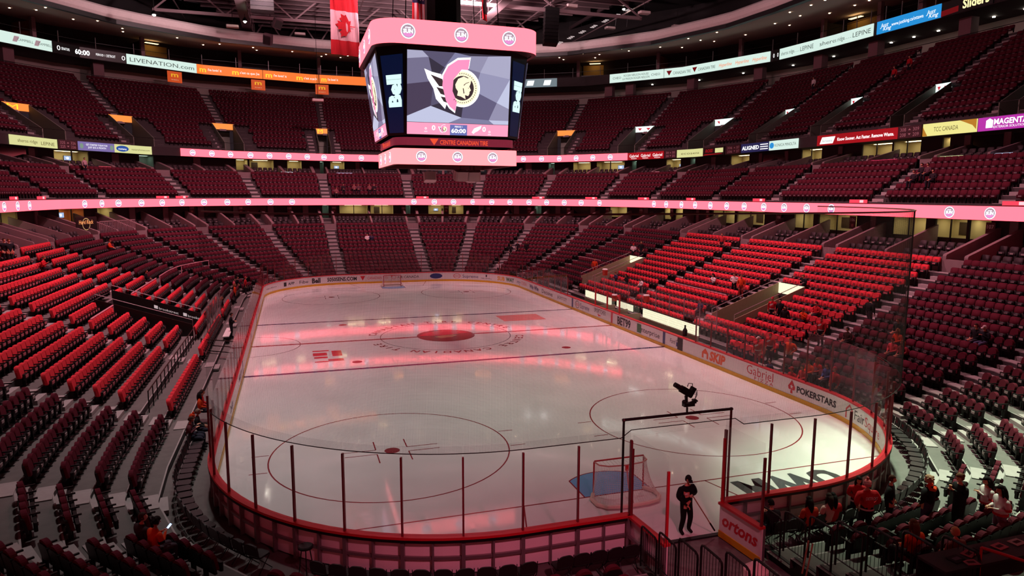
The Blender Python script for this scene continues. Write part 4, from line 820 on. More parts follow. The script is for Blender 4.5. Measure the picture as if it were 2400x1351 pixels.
# ================================================================== SEAT MESHES   (x along the row, y away from ice, z up; origin on the tread)
def rounded_back(b, w, z0, z1, y0, y1, lean, rad, mi, n=3):
    """upright slab with a rounded top; y0 front, y1 rear, top leaning back"""
    prof = [(-w/2, z0), (w/2, z0)]+[(w/2-rad+rad*math.cos(t), z1-rad+rad*math.sin(t)) for t in np.linspace(0, PI/2, n)]+[(-w/2+rad-rad*math.sin(t), z1-rad+rad*math.cos(t)) for t in np.linspace(0, PI/2, n)]
    f = lambda x, z, y: (x, y+lean*(z-z0)/(z1-z0), z); k = len(prof)
    b.add([f(x, z, y0) for x, z in prof]+[f(x, z, y1) for x, z in prof], [tuple(range(k)), tuple(reversed(range(k, 2*k)))]+[(i, k+i, k+(i+1) % k, (i+1) % k) for i in range(k)], mi); return b
m_plate = mat('seat_plate', '#a09596', .5); m_plated = mat('seat_plate_dim', '#6e6064', .6); m_plater = mat('seat_plate_red', '#b0606a', .6); m_shirtmark = mat('shirt_mark', '#7d1420', .7)
m_reddk = mat('red_pad', '#8e1b28', .8)
SM = {}
SM['shell'] = rounded_back(MB(), .47, .34, .81, -.02, .05, .09, .14, 0, 4).mesh('back_shell', m_blackp)
SM['cush'] = rounded_back(MB(), .41, .42, .90, -.10, .03, .09, .19, 0, 6).mesh('back_cushion', m_maroon, )
SM['shirt'] = rounded_back(MB(), .47, .42, .90, -.10, .065, .09, .12, 0, 4).mesh('red_cover', m_redshirt)
SM['mark'] = MB().add([(x, y, z) for x, z, y in ((-.1, .62, -.062), (.1, .62, -.062), (.1, .76, -.034), (-.1, .76, -.034))], [(0, 1, 2, 3)]).mesh('cover_print', m_shirtmark)
pan = MB().box((0, -.17, .46), (.44, .09, .24), bev=.03); SM['pan'] = pan.mesh('seat_pad', m_blackp)
SM['panred'] = SM['pan']
SM['panopen'] = MB().box((0, -.28, .44), (.44, .42, .09), bev=.03).mesh('seat_pad', m_maroon)
SM['plate'] = MB().box((0, -.225, .50), (.2, .02, .1)).mesh('seat_plate', m_plate)
SM['platered'] = MB().box((0, -.225, .48), (.3, .02, .12)).mesh('seat_plate', m_plater)
b = MB(); b.box((.265, -.12, .64), (.05, .36, .04)); b.box((.265, .0, .48), (.04, .09, .34)); SM['arm'] = b.mesh('armrest', m_blackp)
b = MB(); b.box((.265, -.02, .2), (.05, .12, .4)); b.box((.265, -.05, .01), (.07, .3, .02)); SM['leg'] = b.mesh('stanchion', m_blackp)
def low_seat(red):
    b = MB(); rounded_back(b, .50, .38, .89, -.07, .05, .09, .07, 0, 2)
    if red: b.add([(x, y, z) for x, z, y in ((-.09, .62, -.035), (.09, .62, -.035), (.09, .75, -.01), (-.09, .75, -.01))], [(0, 1, 2, 3)], 3)
    b.box((0, -.15, .46), (.44, .08, .22), 1); b.add([(-.1, -.20, .44), (.1, -.20, .44), (.1, -.20, .52), (-.1, -.20, .52)], [(0, 1, 2, 3)], 2)
    b.box((.26, -.05, .3), (.05, .12, .6), 4)
    return b
LOWP = {False: low_seat(False), True: low_seat(True)}
# ------------------------------------------------------------------ seat places
def block_seats(blocks, n, edge, back, pitch=.54, i0=0, margin=.62, skip=None):
    out = []
    for a, c in blocks:
        for i in range(i0, n):
            d = edge(i+1)-back; p = BOWL.at(a, d); q = BOWL.at(c, d); scale = None
            # metres per unit s along this block
            ss = np.linspace(a, c, 9); L = sum(math.hypot(BOWL.at(u, d)[0]-BOWL.at(v, d)[0], BOWL.at(u, d)[1]-BOWL.at(v, d)[1]) for u, v in zip(ss[:-1], ss[1:])); k = L/(c-a)
            m = int((L-2*margin)/pitch)
            if m < 1: continue
            for j in range(m):
                s = a+(c-a)*(.5+(j-(m-1)/2)*pitch/L)
                if skip and skip(s, i): continue
                out.append((s, d, i))
    return out
def spans(cuts): c = sorted(cuts); return list(zip(c[:-1], c[1:]))
def low_skip(s, i):
    if any(v[0]-.35 < s < v[1]+.35 and v[2] <= i <= v[3] for v in VOM_LOW): return True
    if 158. < s < 174 and i == 1: return True        # walkway behind the front row
    if 37.5 < s < 69.2 and i == 0: return True       # team benches stand here
    if 110.0 < s < 113.6 and i in (5, 6): return True   # black table stands here
    return False
lowcuts = [s for s in AIS_LOW]+[TUN[0]+.1-.62+.3, TUN[1]-.1+.62-.3]
blocks = [(a, c) for a, c in spans(lowcuts) if not (a > 112.5 and c < 118.5)]
blocks.append((max(lowcuts), min(lowcuts)+TOT))
LOW = block_seats(blocks, NLOW, row_edge, .16, skip=low_skip)
MIDS = block_seats(spans(AIS_MID)+[(max(AIS_MID), min(AIS_MID)+TOT)], NMID, mid_edge, .14)
UPS = block_seats(spans(sorted(UP_VOM))+[(max(UP_VOM), min(UP_VOM)+TOT)], NUP, up_edge, .14, margin=.6, skip=lambda s, i: i < 6 and any(abs(((s-v)+TOT/2) % TOT-TOT/2) < 1.75 for v in UP_VOM))
def is_red(s, i): s %= TOT; return (42.9 < s < 73.3) or (157.2 < s < 189.1)
cand = []
for s, d, i in LOW:
    x, y, _, _ = BOWL.at(s, d); z = row_z(i); P = (x, y, z+.6)
    if not in_view(P, 60): continue
    cand.append((project(P)[2], s % TOT, d, i, z, is_red(s, i)))
cand.sort()
SITTERS = []      # filled from the people list: (x, y) of taken seats
for h in SIT_PX:
    r = on_bowl(h[0], h[1], h[2], 1.75)
    if r is None: continue
    P, s, d, z = r; best = min([c for c in cand if c not in SITTERS], key=lambda c: (BOWL.at(c[1], c[2])[0]-P[0])**2+(BOWL.at(c[1], c[2])[1]-P[1])**2); SITTERS.append(best)
taken = set(SITTERS)
ORD = ['first', 'second', 'third', 'fourth', 'fifth', 'sixth', 'seventh', 'eighth', 'ninth', 'tenth', 'eleventh', 'twelfth', 'thirteenth', 'fourteenth', 'fifteenth']
PLACE = [(73.3, 83.4, 'across the stairs from the red draped seats'), (83.4, 89.8, 'in the corner block behind the folding chairs'), (89.8, 96.7, 'in the green lit corner block'), (96.7, 103.6, 'in the block with fans in white jerseys'), (103.6, 114, 'beside the tunnel by the black table'), (116, 127.5, 'beside the tunnel with the opened gate'), (127.5, 134.4, 'behind the boards door and black stool'), (134.4, 141.3, 'in the block of the couple with a phone'), (141.3, 147.7, 'in the bent corner block behind the couple'), (147.7, 157.2, 'across the steps from the red draped block'),
         (157.2, 168, 'in the block over the long black rail'), (168, 189.1, 'around the black walled vomitory'), (63., 73.3, 'beside the cream walled vomitory'), (53.1, 63, 'above the lit team bench panels'), (42.9, 53.1, 'beyond the cream walled vomitory'), (189, 232, 'in the far curved stand'), (0, 43, 'in the far curved stand')]
def place_of(s): return next((t for a, c, t in PLACE if a <= s <= c), 'in the lower bowl')
cnt = {False: 0, True: 0}; rest = {False: [], True: []}
for c in cand:
    f, s, d, i, z, red = c
    if c not in taken and cnt[red] >= 300: rest[red].append(frame_at(BOWL, s, d, z)); continue
    cnt[red] += 1
    m4 = frame_at(BOWL, s, d, z); nm = 'draped_seat' if red else 'arena_seat'
    lab = ('red draped flip-up seat, %s row up, %s' if red else 'maroon flip-up seat, %s row up, %s') % (ORD[i], place_of(s))
    o = put(nm, None, None, mw=m4, label=lab, cat='seat', group='red draped seats of the lower bowl' if red else 'maroon seats of the lower bowl')
    for n, k in (('back_shell', 'shell'), ('red_cover' if red else 'back_cushion', 'shirt' if red else 'cush'), ('seat_pad', 'panopen' if c in taken else ('panred' if red else 'pan')), ('armrest', 'arm'), ('stanchion', 'leg')): put(n, SM[k], o)
    if red: put('cover_print', SM['mark'], o)
    if c not in taken: put('seat_plate', SM['platered' if red else 'plate'], o)
def seat_mass(name, mats4, b, Ms, label, jitter=.0):
    if not Ms: return
    V = np.array(b.v); n = len(V); M = np.array([[[m[r][c] for c in range(4)] for r in range(3)] for m in Ms]); k = len(Ms)
    vs = (np.einsum('kij,nj->kni', M[:, :, :3], V)+M[:, None, :, 3]).reshape(-1, 3)
    fl = [len(f) for f in b.f]; idx = np.concatenate([np.array(f) for f in b.f]); loops = (idx[None, :]+(np.arange(k)*n)[:, None]).ravel()
    tot = np.tile(fl, k); me = bpy.data.meshes.new(name); me.vertices.add(len(vs)); me.vertices.foreach_set('co', vs.astype(np.float32).ravel())
    me.loops.add(len(loops)); me.loops.foreach_set('vertex_index', loops.astype(np.int32)); me.polygons.add(len(tot))
    me.polygons.foreach_set('loop_start', np.concatenate([[0], np.cumsum(tot)[:-1]]).astype(np.int32)); me.polygons.foreach_set('loop_total', tot.astype(np.int32))
    for m in mats4: me.materials.append(m)
    me.polygons.foreach_set('material_index', np.tile(b.mi, k).astype(np.int32)); me.update(calc_edges=True); me.validate()
    return put(name, me, label=label, cat='seats', kind='stuff')
seat_mass('lower_bowl_seating', [m_maroon, m_blackp, m_plated, m_shirtmark, m_blackp], LOWP[False], rest[False], 'rows of small maroon seats curving round the far lower bowl')
seat_mass('draped_bowl_seating', [m_redshirt, m_blackp, m_plater, m_shirtmark, m_blackp], LOWP[True], rest[True], 'rows of small red draped seats along both sides of the rink')
def masses(name, L, zf, label):
    Ms = []
    for s, d, i in L:
        x, y, _, _ = BOWL.at(s, d)
        if in_view((x, y, zf(i)+.6), 80): Ms.append(frame_at(BOWL, s, d, zf(i)))
    seat_mass(name, [m_maroon, m_maroond, m_plated, m_shirtmark, m_blackp], LOWP[False], Ms, label)
masses('club_tier_seating', MIDS, mid_z, 'rows of dark maroon seats on the club tier above the long ribbon board')
masses('upper_tier_seating', UPS, up_z, 'steep rows of dark maroon seats filling the upper tier')
# ================================================================== SUITES AND OPEN BOXES
m_col = mat('suite_column', '#7a5a60', .75); m_tvf = mat('tv_frame', '#0a0a0c', .3); m_tv = led('tv_picture', '#9fb4d8', 1.1); m_tvl = led('tv_mark', '#e8eef8', 1.4); m_counter = mat('counter', '#3a2a20', .5)
m_teal = mat('doorway_wall', '#9fb3a6', .8)
def face_pt(s, d, z): x, y, _, _ = BOWL.at(s, d); return (x, y, z)
def tv_at(s, d, z, w, label):
    o = put('wall_screen', None, None, mw=frame_at(BOWL, s, d, z), label=label, cat='television', group='wall televisions in the suites')
    MB().box((0, 0, 0), (w, .06, w*.58)).build('screen_frame', m_tvf, o); MB().box((0, -.035, 0), (w*.94, .01, w*.52)).build('screen_picture', m_tv, o)
    b = MB(); add_poly(b, [(w*.16*math.cos(a), w*.16*math.sin(a)) for a in np.linspace(0, 2*PI, 14)[:-1]], lambda u, v: (u, -.042, v)); add_poly(b, [(-w*.3, w*.12), (-w*.05, w*.05), (-w*.1, -w*.15)], lambda u, v: (u, -.043, v)); b.build('screen_emblem', m_tvl, o)
def suites(name, df, db, z0, z1, openings, label, zref):
    ops = []
    for (p0, p1, py, kind) in openings:
        a, c = wall_hit(p0, py, df), wall_hit(p1, py, df)
        if a and c:
            s0, s1 = a[0], c[0]
            if s0 > s1: s0 -= TOT
            ops.append((s0, s1, kind))
    lo, hi = -100., 100.
    ops = [((a if a < TOT/2 else a-TOT), (c if c < TOT/2 else c-TOT), k) for a, c, k in ops]; ops.sort()
    wall = empty(name, (0, 0, z0), label=label, cat='wall', kind='structure')
    def wb(b, nm, m): b.v = [(p[0], p[1], p[2]-z0) for p in b.v]; return b.build(nm, m, wall)
    cur = lo
    segs = []
    for a, c, k in ops:
        if a > cur: segs.append((cur, a))
        cur = max(cur, c)
    segs.append((cur, hi))
    for a, c in segs:
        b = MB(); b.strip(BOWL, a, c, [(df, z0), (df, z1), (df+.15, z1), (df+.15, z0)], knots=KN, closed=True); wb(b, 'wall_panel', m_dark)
        n = int((c-a)/3.1)
        for q in range(n):
            s = a+(q+.5)*(c-a)/max(n, 1)
            b = MB(); b.strip(BOWL, s-.26, s+.26, [(df-.12, z0-.3), (df-.12, z1), (df, z1), (df, z0-.3)], step=9, closed=True); wb(b, 'column', m_col)
            if q < n-1:
                b = MB(); b.strip(BOWL, s+.4, s+(c-a)/n-.4, [(df-.03, z0+.5), (df-.03, z1-.12), (df-.01, z1-.12), (df-.01, z0+.5)], step=9, closed=True); wb(b, 'window_pane', m_dglass)
    for a, c, k in ops:
        dk = df+1.7; wm = {'warm': m_cream, 'door': m_teal, 'orange': mat('suite_orange', '#c9773a', .8)}.get(k.split('+')[0], m_cream)
        b = MB(); P = lambda s, d, z: (*BOWL.at(s, d)[:2], z)
        b.add([P(a, dk, z0), P(c, dk, z0), P(c, dk, z1), P(a, dk, z1)], [(0, 1, 2, 3)]); b.add([P(a, df, z0), P(a, dk, z0), P(a, dk, z1), P(a, df, z1)], [(0, 1, 2, 3)]); b.add([P(c, df, z0), P(c, dk, z0), P(c, dk, z1), P(c, df, z1)], [(0, 1, 2, 3)]); wb(b, 'room_wall', wm)
        b = MB(); b.add([P(a, df, z1-.02), P(c, df, z1-.02), P(c, dk, z1-.02), P(a, dk, z1-.02)], [(0, 1, 2, 3)]); wb(b, 'room_ceiling', wm)
        w = c-a; b = MB(); b.add([P(a+w*.2, df+.6, z1-.05), P(c-w*.2, df+.6, z1-.05), P(c-w*.2, df+1.0, z1-.05), P(a+w*.2, df+1.0, z1-.05)], [(0, 3, 2, 1)]); wb(b, 'ceiling_lamp', m_suitelamp if 'door' not in k else led('door_lamp', (.8, 1., .85), 2.5))
        if 'door' not in k:
            b = MB(); b.strip(BOWL, a+.05, c-.05, [(df+.05, z0), (df+.05, z0+.55), (df+.35, z0+.55), (df+.35, z0)], step=9, closed=True); wb(b, 'counter', m_counter)
            if w > 2.2: b = MB(); b.strip(BOWL, (a+c)/2-.04, (a+c)/2+.04, [(df, z0), (df, z1), (df+.08, z1), (df+.08, z0)], step=9, closed=True); wb(b, 'mullion', m_black)
        if 'tv' in k: tv_at(a+w*(.68 if w > 2 else .5), dk-.06, (z0+z1)/2+.25, min(.95, w*.42), 'wall television showing a white emblem in a lit suite, %s' % ('beside the lower bowl boxes' if z0 < 8 else 'under the upper tier ribbon'))
        if 'pic' in k:
            b = MB(); b.strip(BOWL, a+w*.2, a+w*.45, [(dk-.05, z0+.7), (dk-.05, z1-.3), (dk-.02, z1-.3), (dk-.02, z0+.7)], step=9, closed=True); wb(b, 'framed_picture', m_counter)
    return wall
LOWOPS = [(-30, 34, 515, 'warm+pic'), (132, 190, 512, 'orange+tv+pic'), (226, 262, 505, 'warm'), (755, 772, 492, 'door'), (800, 862, 492, 'warm'), (868, 918, 492, 'warm+pic'), (948, 962, 492, 'door'), (1004, 1040, 492, 'warm+tv'), (1052, 1086, 492, 'warm+pic'), (1254, 1269, 495, 'door'), (1432, 1474, 497, 'warm'), (1560, 1578, 500, 'warm+tv'), (1590, 1606, 503, 'warm'), (1670, 1722, 508, 'warm'), (1728, 1792, 510, 'warm+pic'), (1862, 1906, 520, 'dim+tv'), (1918, 2008, 522, 'warm+pic'), (2092, 2170, 528, 'dim+tv'), (2192, 2266, 535, 'warm+pic'), (2272, 2322, 538, 'warm+tv')]
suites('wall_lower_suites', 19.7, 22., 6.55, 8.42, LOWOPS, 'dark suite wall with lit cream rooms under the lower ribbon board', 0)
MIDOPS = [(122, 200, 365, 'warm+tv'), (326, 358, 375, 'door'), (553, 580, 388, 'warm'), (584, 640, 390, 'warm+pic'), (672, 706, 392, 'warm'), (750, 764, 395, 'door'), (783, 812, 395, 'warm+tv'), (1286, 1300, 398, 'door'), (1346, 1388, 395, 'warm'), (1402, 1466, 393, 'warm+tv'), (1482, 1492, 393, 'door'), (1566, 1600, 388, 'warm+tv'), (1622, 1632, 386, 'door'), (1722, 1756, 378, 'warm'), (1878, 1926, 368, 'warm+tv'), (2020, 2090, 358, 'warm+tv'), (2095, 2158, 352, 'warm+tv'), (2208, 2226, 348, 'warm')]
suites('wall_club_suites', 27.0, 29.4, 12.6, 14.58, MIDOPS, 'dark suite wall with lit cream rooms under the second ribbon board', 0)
# raked divider walls and dark chairs of the open boxes
def box_ring(aisles, d0, d1, zt0, zt1, zb, name, label, rows):
    al = sorted([(a+TOT/2) % TOT-TOT/2 for a in aisles]); Ms = []
    root = empty(name, (0, 0, zb), label=label, cat='wall', kind='structure')
    for a, c in zip(al[:-1], al[1:]):
        if not (in_view((*BOWL.at(a, d0)[:2], zt0), 120) or in_view((*BOWL.at(c, d0)[:2], zt0), 120)): continue
        k = (BOWL.r0+0)/(RC+d0); us = .72; mid = (a+c)/2
        for s, t in ((a+us, .12), (c-us, .12), (mid, .1)):
            b = MB(); pr = [(d0, zb), (d1, zb), (d1, zt1), (d0+.05, zt0), (d0, zt0-.1)]
            b.add([(*BOWL.at(s-t, d)[:2], z-zb) for d, z in pr]+[(*BOWL.at(s+t, d)[:2], z-zb) for d, z in pr], [(0, 1, 2, 3, 4), (9, 8, 7, 6, 5)]+[(i, 5+i, 5+(i+1) % 5, (i+1) % 5) for i in range(5)]); b.build('divider_wall', m_wallc, root)
        b = MB(); b.strip(BOWL, a-us+.1, a+us-.1, [(d0-.3, zb+.1), (d0-.3, zt0-1.2), (d1, zt1-1.25)], step=9); b.v = [(p[0], p[1], p[2]-zb) for p in b.v]; b.build('aisle_ramp', m_conc, root)
        for (d, z) in rows:
            L = (c-a-2*us)*(RC+d)/20. if not (36 < abs(mid) < 79) else (c-a-2*us); n = int(L/.66)
            for j in range(n):
                s = a+us+(c-a-2*us)*(j+.5)/n
                if abs(s-mid) < .35: continue
                if in_view((*BOWL.at(s, d)[:2], z), 40): Ms.append(frame_at(BOWL, s, d, z))
    return Ms
m_blk = mat('box_chair', '#2c1f24', .7)
Ms = box_ring(AIS_LOW, 15.3, 19.7, 6.35, 7.95, 5.0, 'lower_box_walls', 'raked concrete divider walls between the open boxes over the lower bowl', [(16.4, 5.55), (17.8, 6.05)])
seat_mass('lower_box_chairs', [m_blk, m_blk, m_plate, m_shirtmark, m_blackp], LOWP[False], Ms, 'dark chairs set in the open boxes over the lower bowl')
Ms = box_ring(AIS_MID, 23.6, 27., 13.0, 13.9, 11.8, 'club_box_walls', 'raked concrete divider walls between the open boxes over the club tier', [(24.7, 12.15), (26.0, 12.6)])
seat_mass('club_box_chairs', [m_blk, m_blk, m_plate, m_shirtmark, m_blackp], LOWP[False], Ms, 'dark chairs set in the open boxes over the club tier')
# section number plates
m_signm = mat('section_plate', '#5a1626', .6); m_signt = mat('section_number', '#d9b8c0', .6)
for px, py, t in ((447, 491, '120'), (562, 492, '120'), (677, 492, '120'), (788, 491, '101'), (942, 492, '101'), (1046, 490, '102'), (1146, 492, '102'), (1242, 493, '102'), (1336, 494, '103'), (1425, 495, '103'), (1507, 497, '102'), (1580, 498, '102'), (1659, 502, '105'), (1826, 515, '106'), (1999, 522, '106'), (2322, 540, '107')):
    s, z = wall_hit(px, py, 19.5); o = put('section_sign', None, None, mw=frame_at(BOWL, s, 19.5, max(7.0, min(8.0, z))), label='maroon section plate numbered %s on the lower suite wall%s' % (t, {447: ' at the curved rail end', 562: ' over the second far stairs', 677: ' near the dark doorway'}.get(px, '')), cat='sign', group='maroon section plates')
    MB().box((0, 0, 0), (.62, .05, 1.0)).build('sign_plate', m_signm, o); b = MB(); add_text(b, t, lambda u, v: (u, -.03, v+.1), .46, .24, bold=.02); b.build('sign_number', m_signt, o)
    b = MB(); add_poly(b, disc(14, .13, 0, -.22), lambda u, v: (u, -.03, v)); b.build('sign_emblem', mat('sign_gold_m', '#a85a5a', .6), o)
# restaurant platform sign and rail over the lower bowl boxes
hr = wall_hit(193, 530, 16.5); o = put('restaurant_sign', None, None, mw=frame_at(BOWL, hr[0], 16.2, 7.05), label='dark sign with glowing script and ring beside the railed restaurant platform', cat='sign')
MB().box((0, 0, 0), (3.0, .06, 1.3)).build('sign_board', m_black, o); b = MB(); add_text(b, 'Hard Rock', lambda u, v: (u-.1, -.04, v), 2.1, .36, shear=.15, bold=.02); b.build('sign_lettering', led('hr_orange', (1., .35, .12), .9), o); b = MB(); add_ring(b, .5, .58, lambda u, v: (u-.1, -.038, v-.02), 26); b.build('sign_ring', led('hr_ring', (.8, .45, .2), .6), o)
b = MB(); s0 = wall_hit(215, 540, 16)[0]; s1 = wall_hit(302, 535, 16)[0]
root = empty('platform_rail', (*BOWL.at((s0+s1)/2, 15.4)[:2], 6.05), label='grey railing in front of the restaurant platform', cat='railing'); L = root.location
b.strip(BOWL, s0, s1, [(15.35, 7.2), (15.35, 7.26), (15.43, 7.26), (15.43, 7.2)], step=1, closed=True); b.v = [(p[0]-L[0], p[1]-L[1], p[2]-L[2]) for p in b.v]; b.build('top_rail', m_railpink, root)
for q in range(24): s = s0+(s1-s0)*q/23; x, y, _, _ = BOWL.at(s, 15.4); MB().box((x-L[0], y-L[1], .6), (.05, .05, 1.2)).build('baluster', m_railpink, root)
# curved pink rails between the front rows and the rows above, over the lower bowl
def along_rail(name, s0, s1, d, z, h, m, label, step=1.6, post=True, r=.03):
    x, y, _, _ = BOWL.at((s0+s1)/2, d); o = empty(name, (x, y, z), label=label, cat='railing'); b = MB(); ss = np.linspace(s0, s1, max(2, int((s1-s0)/step)+1))
    b.tube([(BOWL.at(s, d)[0]-x, BOWL.at(s, d)[1]-y, h) for s in ss], r, 6); b.build('top_rail', m, o)
    if post:
        for s in ss: p = BOWL.at(s, d); MB().tube([(p[0]-x, p[1]-y, 0), (p[0]-x, p[1]-y, h)], r*.8, 5).build('rail_post', m, o)
    return o
m_pinkrail = mat('pink_rail', '#d6a0ac', .3, .3)
along_rail('mid_rail', 169., 174., row_edge(7)-.1, row_z(6), .95, m_pinkrail, 'pale rail between seat rows before the black walled vomitory', r=.05)
along_rail('mid_rail', 179.2, 188.4, row_edge(7)-.1, row_z(6), .95, m_pinkrail, 'pale rail between red draped rows behind the black walled vomitory', r=.05)
along_rail('mid_rail', 190, 206., row_edge(7)-.1, row_z(6), .95, m_pinkrail, 'pale rail between maroon rows in the far curved stand', r=.05)
along_rail('mid_rail', 54., 62.2, row_edge(6)-.1, row_z(5), .95, m_pinkrail, 'pale rail between red draped rows above the team bench', r=.04)
along_rail('mid_rail', 33., 38.7, row_edge(7)-.1, row_z(6), .95, m_pinkrail, 'pale rail between maroon rows beyond the far blue line', r=.04)
fr2 = along_rail('walkway_rail', 158.6, 173.8, 3.35, 0.5, .95, m_rail, 'long black rail with bars along the walkway before the red draped seats', 1.0)
along_rail('walkway_rail', 179., 184., 3.35, 0.5, .95, m_rail, 'black rail with bars running on past the black walled vomitory', 1.0)
# rails on the club parapet edge and upper tier front
for nm, d, z, m, lab in (('upper_front_rail', 25.6, 15.6, m_rail, 'thin black rail along the front of the upper tier'), ('gallery_rail', 38.25, 28.3, m_rail, 'black railing with posts along the top gallery')):
    o = empty(nm, (0, 0, z), label=lab, cat='railing', kind='structure')
    for a in np.arange(-92, 92, 8.):
        b = MB(); b.strip(BOWL, a, a+8, [(d, 1.0), (d, 1.05), (d+.05, 1.05), (d+.05, 1.0)], step=2, closed=True); b.build('top_rail', m, o)
        for s in np.arange(a, a+8, 2.):
            if nm == 'gallery_rail': x, y, _, _ = BOWL.at(s, d); MB().box((x, y, .85), (.07, .07, 1.7)).build('rail_post', m_steel, o)
# ================================================================== ROOF STEEL, LAMPS, FLAGS, SPEAKERS
m_truss = mat('truss_steel', '#8a7478', .6, .3); m_trussd = mat('truss_dark', '#5a484c', .6, .3)
_bx = MB().box((0, 0, 0), (1, 1, 1)).mesh('beam', m_truss); _bxd = MB().box((0, 0, 0), (1, 1, 1)).mesh('beam', m_trussd)
def beam(nm, a, c, w, h, parent, me=None):
    a, c = Vector(a), Vector(c); d = c-a; q = d.to_track_quat('X', 'Z'); m = Matrix.Translation((a+c)/2-(parent.location if parent else Vector())) @ q.to_matrix().to_4x4() @ Matrix.Diagonal((d.length, w, h, 1)); return put(nm, me or _bx, parent, mw=m)
for y in np.arange(-8, 75, 16.0):
    half = 36 if y < 45 else 34-(y-45)*.7
    o = empty('roof_truss', (0, y, 34.), label='dark steel roof truss spanning over the rink', cat='truss', kind='structure')
    beam('bottom_chord', (-half, y, 33.6), (half, y, 33.6), .3, .4, o); beam('top_chord', (-half, y, 37.4), (half, y, 37.4), .3, .4, o)
    n = 6
    for k in range(n):
        x0 = -half+2*half*k/n; x1 = -half+2*half*(k+1)/n; beam('brace', (x0, y, 33.6), ((x0+x1)/2, y, 37.4), .16, .2, o); beam('brace', ((x0+x1)/2, y, 37.4), (x1, y, 33.6), .16, .2, o)
for x in np.arange(-36, 37, 12.):
    o = empty('roof_purlin', (x, 30, 37.7), label='dark steel purlin running along the roof deck', cat='beam', kind='structure'); beam('purlin_beam', (x, -12, 37.9), (x, 72, 37.9), .25, .5, o, _bxd)
    beam('lower_flange', (x, -12, 35.4), (x, 72, 35.4), .12, .16, o)
for k, y in enumerate(np.arange(-12, 74, 2.4)):
    o = empty('roof_joist', (0, y, 36.3), label='long steel joist running across the roof under the deck', cat='beam', kind='structure'); hw = 38 if y < 40 else 38-(y-40)*.75
    beam('joist_web', (-hw, y, 36.4), (hw, y, 36.4), .10, .7, o, _bxd); beam('joist_flange', (-hw, y, 36.0), (hw, y, 36.0), .34, .08, o)
for x in (-15, 15):
    o = empty('catwalk', (x, 25, 32.6), label='steel catwalk hung under the roof trusses', cat='catwalk', kind='structure')
    beam('deck', (x, -12, 32.6), (x, 68, 32.6), 1.2, .12, o, _bxd)
    for sx in (-.6, .6): beam('hand_rail', (x+sx, -12, 33.7), (x+sx, 68, 33.7), .06, .06, o)
    for y in np.arange(-12, 69, 4.): beam('hanger', (x+.6, y, 32.6), (x+.6, y, 35.4), .07, .07, o)
m_fix = mat('fixture', '#c9b6b4', .5); m_hot = led('lamp_hot', (1., .98, .8), 60.)
# box luminaires hung from the trusses
for px, py, Y in ((745, 235, 52), (1890, 0, 30), (1430, 66, 50), (1587, 62, 44), (545, 62, 52), (1110, 30, 62), (1065, 30, 62), (1212, 44, 58), (935, 18, 60), (703, 80, 60), (1340, 14, 40), (1510, 30, 36), (1020, 12, 48)):
    P = atY(px, py, Y); o = put('box_luminaire', None, None, loc=tuple(P), label='pale unlit box luminaire hanging from the roof steel', cat='lamp', group='unlit box luminaires under the roof')
    MB().box((0, 0, 0), (1.5, .9, .3), bev=.1).build('housing', m_fix, o); MB().tube([(0, 0, .1), (0, 0, 33.6-P[2] if P[2] < 33.2 else 2.)], .03, 4).build('drop_rod', m_rail, o)
for px, py, Y in ((361, 32, 46), (574, 48, 50), (1462, 19, 44)):
    P = atY(px, py, Y); o = put('flood_lamp', None, None, loc=tuple(P), label='bright greenish white flood lamp, %s' % ('over the livenation board' if px < 400 else 'beside the hanging speaker' if px < 600 else 'on the lighting bar past the score cube'), cat='lamp')
    b = MB(); b.lathe([(.12, .35), (.3, .1), (.34, -.12)], 12); b.build('reflector', m_rail, o); b = MB(); b.ball((0, 0, -.1), .2); b.build('bulb', m_hot, o); MB().tube([(0, 0, .3), (0, 0, 35.-P[2])], .03, 4).build('drop_rod', m_rail, o)
# lighting bar with stacked white strips
for q in range(7):
    P = atY(1310+q*27, 101-q*13, 46+0*q); o = put('strip_lamp', None, None, loc=tuple(P), label='pale strip lamp cluster on the slanting lighting bar past the score cube', cat='lamp', group='strip lamps on the slanting bar')
    for k in range(3): MB().box((k*.25-.2, 0, k*.16-.16), (.6, .1, .07)).build('strip', led('strip_dim', (1., .8, .8), .7), o)
    MB().tube([(0, 0, 0), (0, .3, 34-P[2])], .03, 4).build('drop_rod', m_rail, o)
# speaker clusters
def speaker(px, py, Y, w, h, label):
    P = atY(px, py, Y); o = put('speaker_cluster', None, None, loc=tuple(P), label=label, cat='speaker')
    n = max(2, int(h/.45))
    for k in range(n): MB().box((0, .05*k, -k*h/n), (w, .8, h/n*.92), rot=Matrix.Rotation(-.05*k, 3, 'X')).build('speaker_box', m_blackp if k % 2 else m_black, o)
    MB().tube([(0, 0, 0), (0, 0, 37-P[2])], .05, 4).build('hoist_chain', m_rail, o)
speaker(1293, 22, 40, 1.9, 4.6, 'tall black line array speaker hanging beside the score cube'); speaker(612, -40, 42, 2.6, 3.4, 'black speaker stack hanging near the bright flood lamps')
for px, py, rz in ((650, 55, .4), (628, 92, -.2)):
    P = atY(px, py, 41.5); o = put('wedge_speaker', None, None, loc=tuple(P), rot=(.5, .2, rz), label='angled wedge speaker under the black speaker stack, %s' % ('upper' if py < 70 else 'lower'), cat='speaker'); MB().box((0, 0, 0), (1.0, .9, 1.1), bev=.15).build('speaker_box', mat('wedge', '#3c2a30', .6), o); MB().box((0, -.46, 0), (.8, .03, .9)).build('grille', m_black, o)
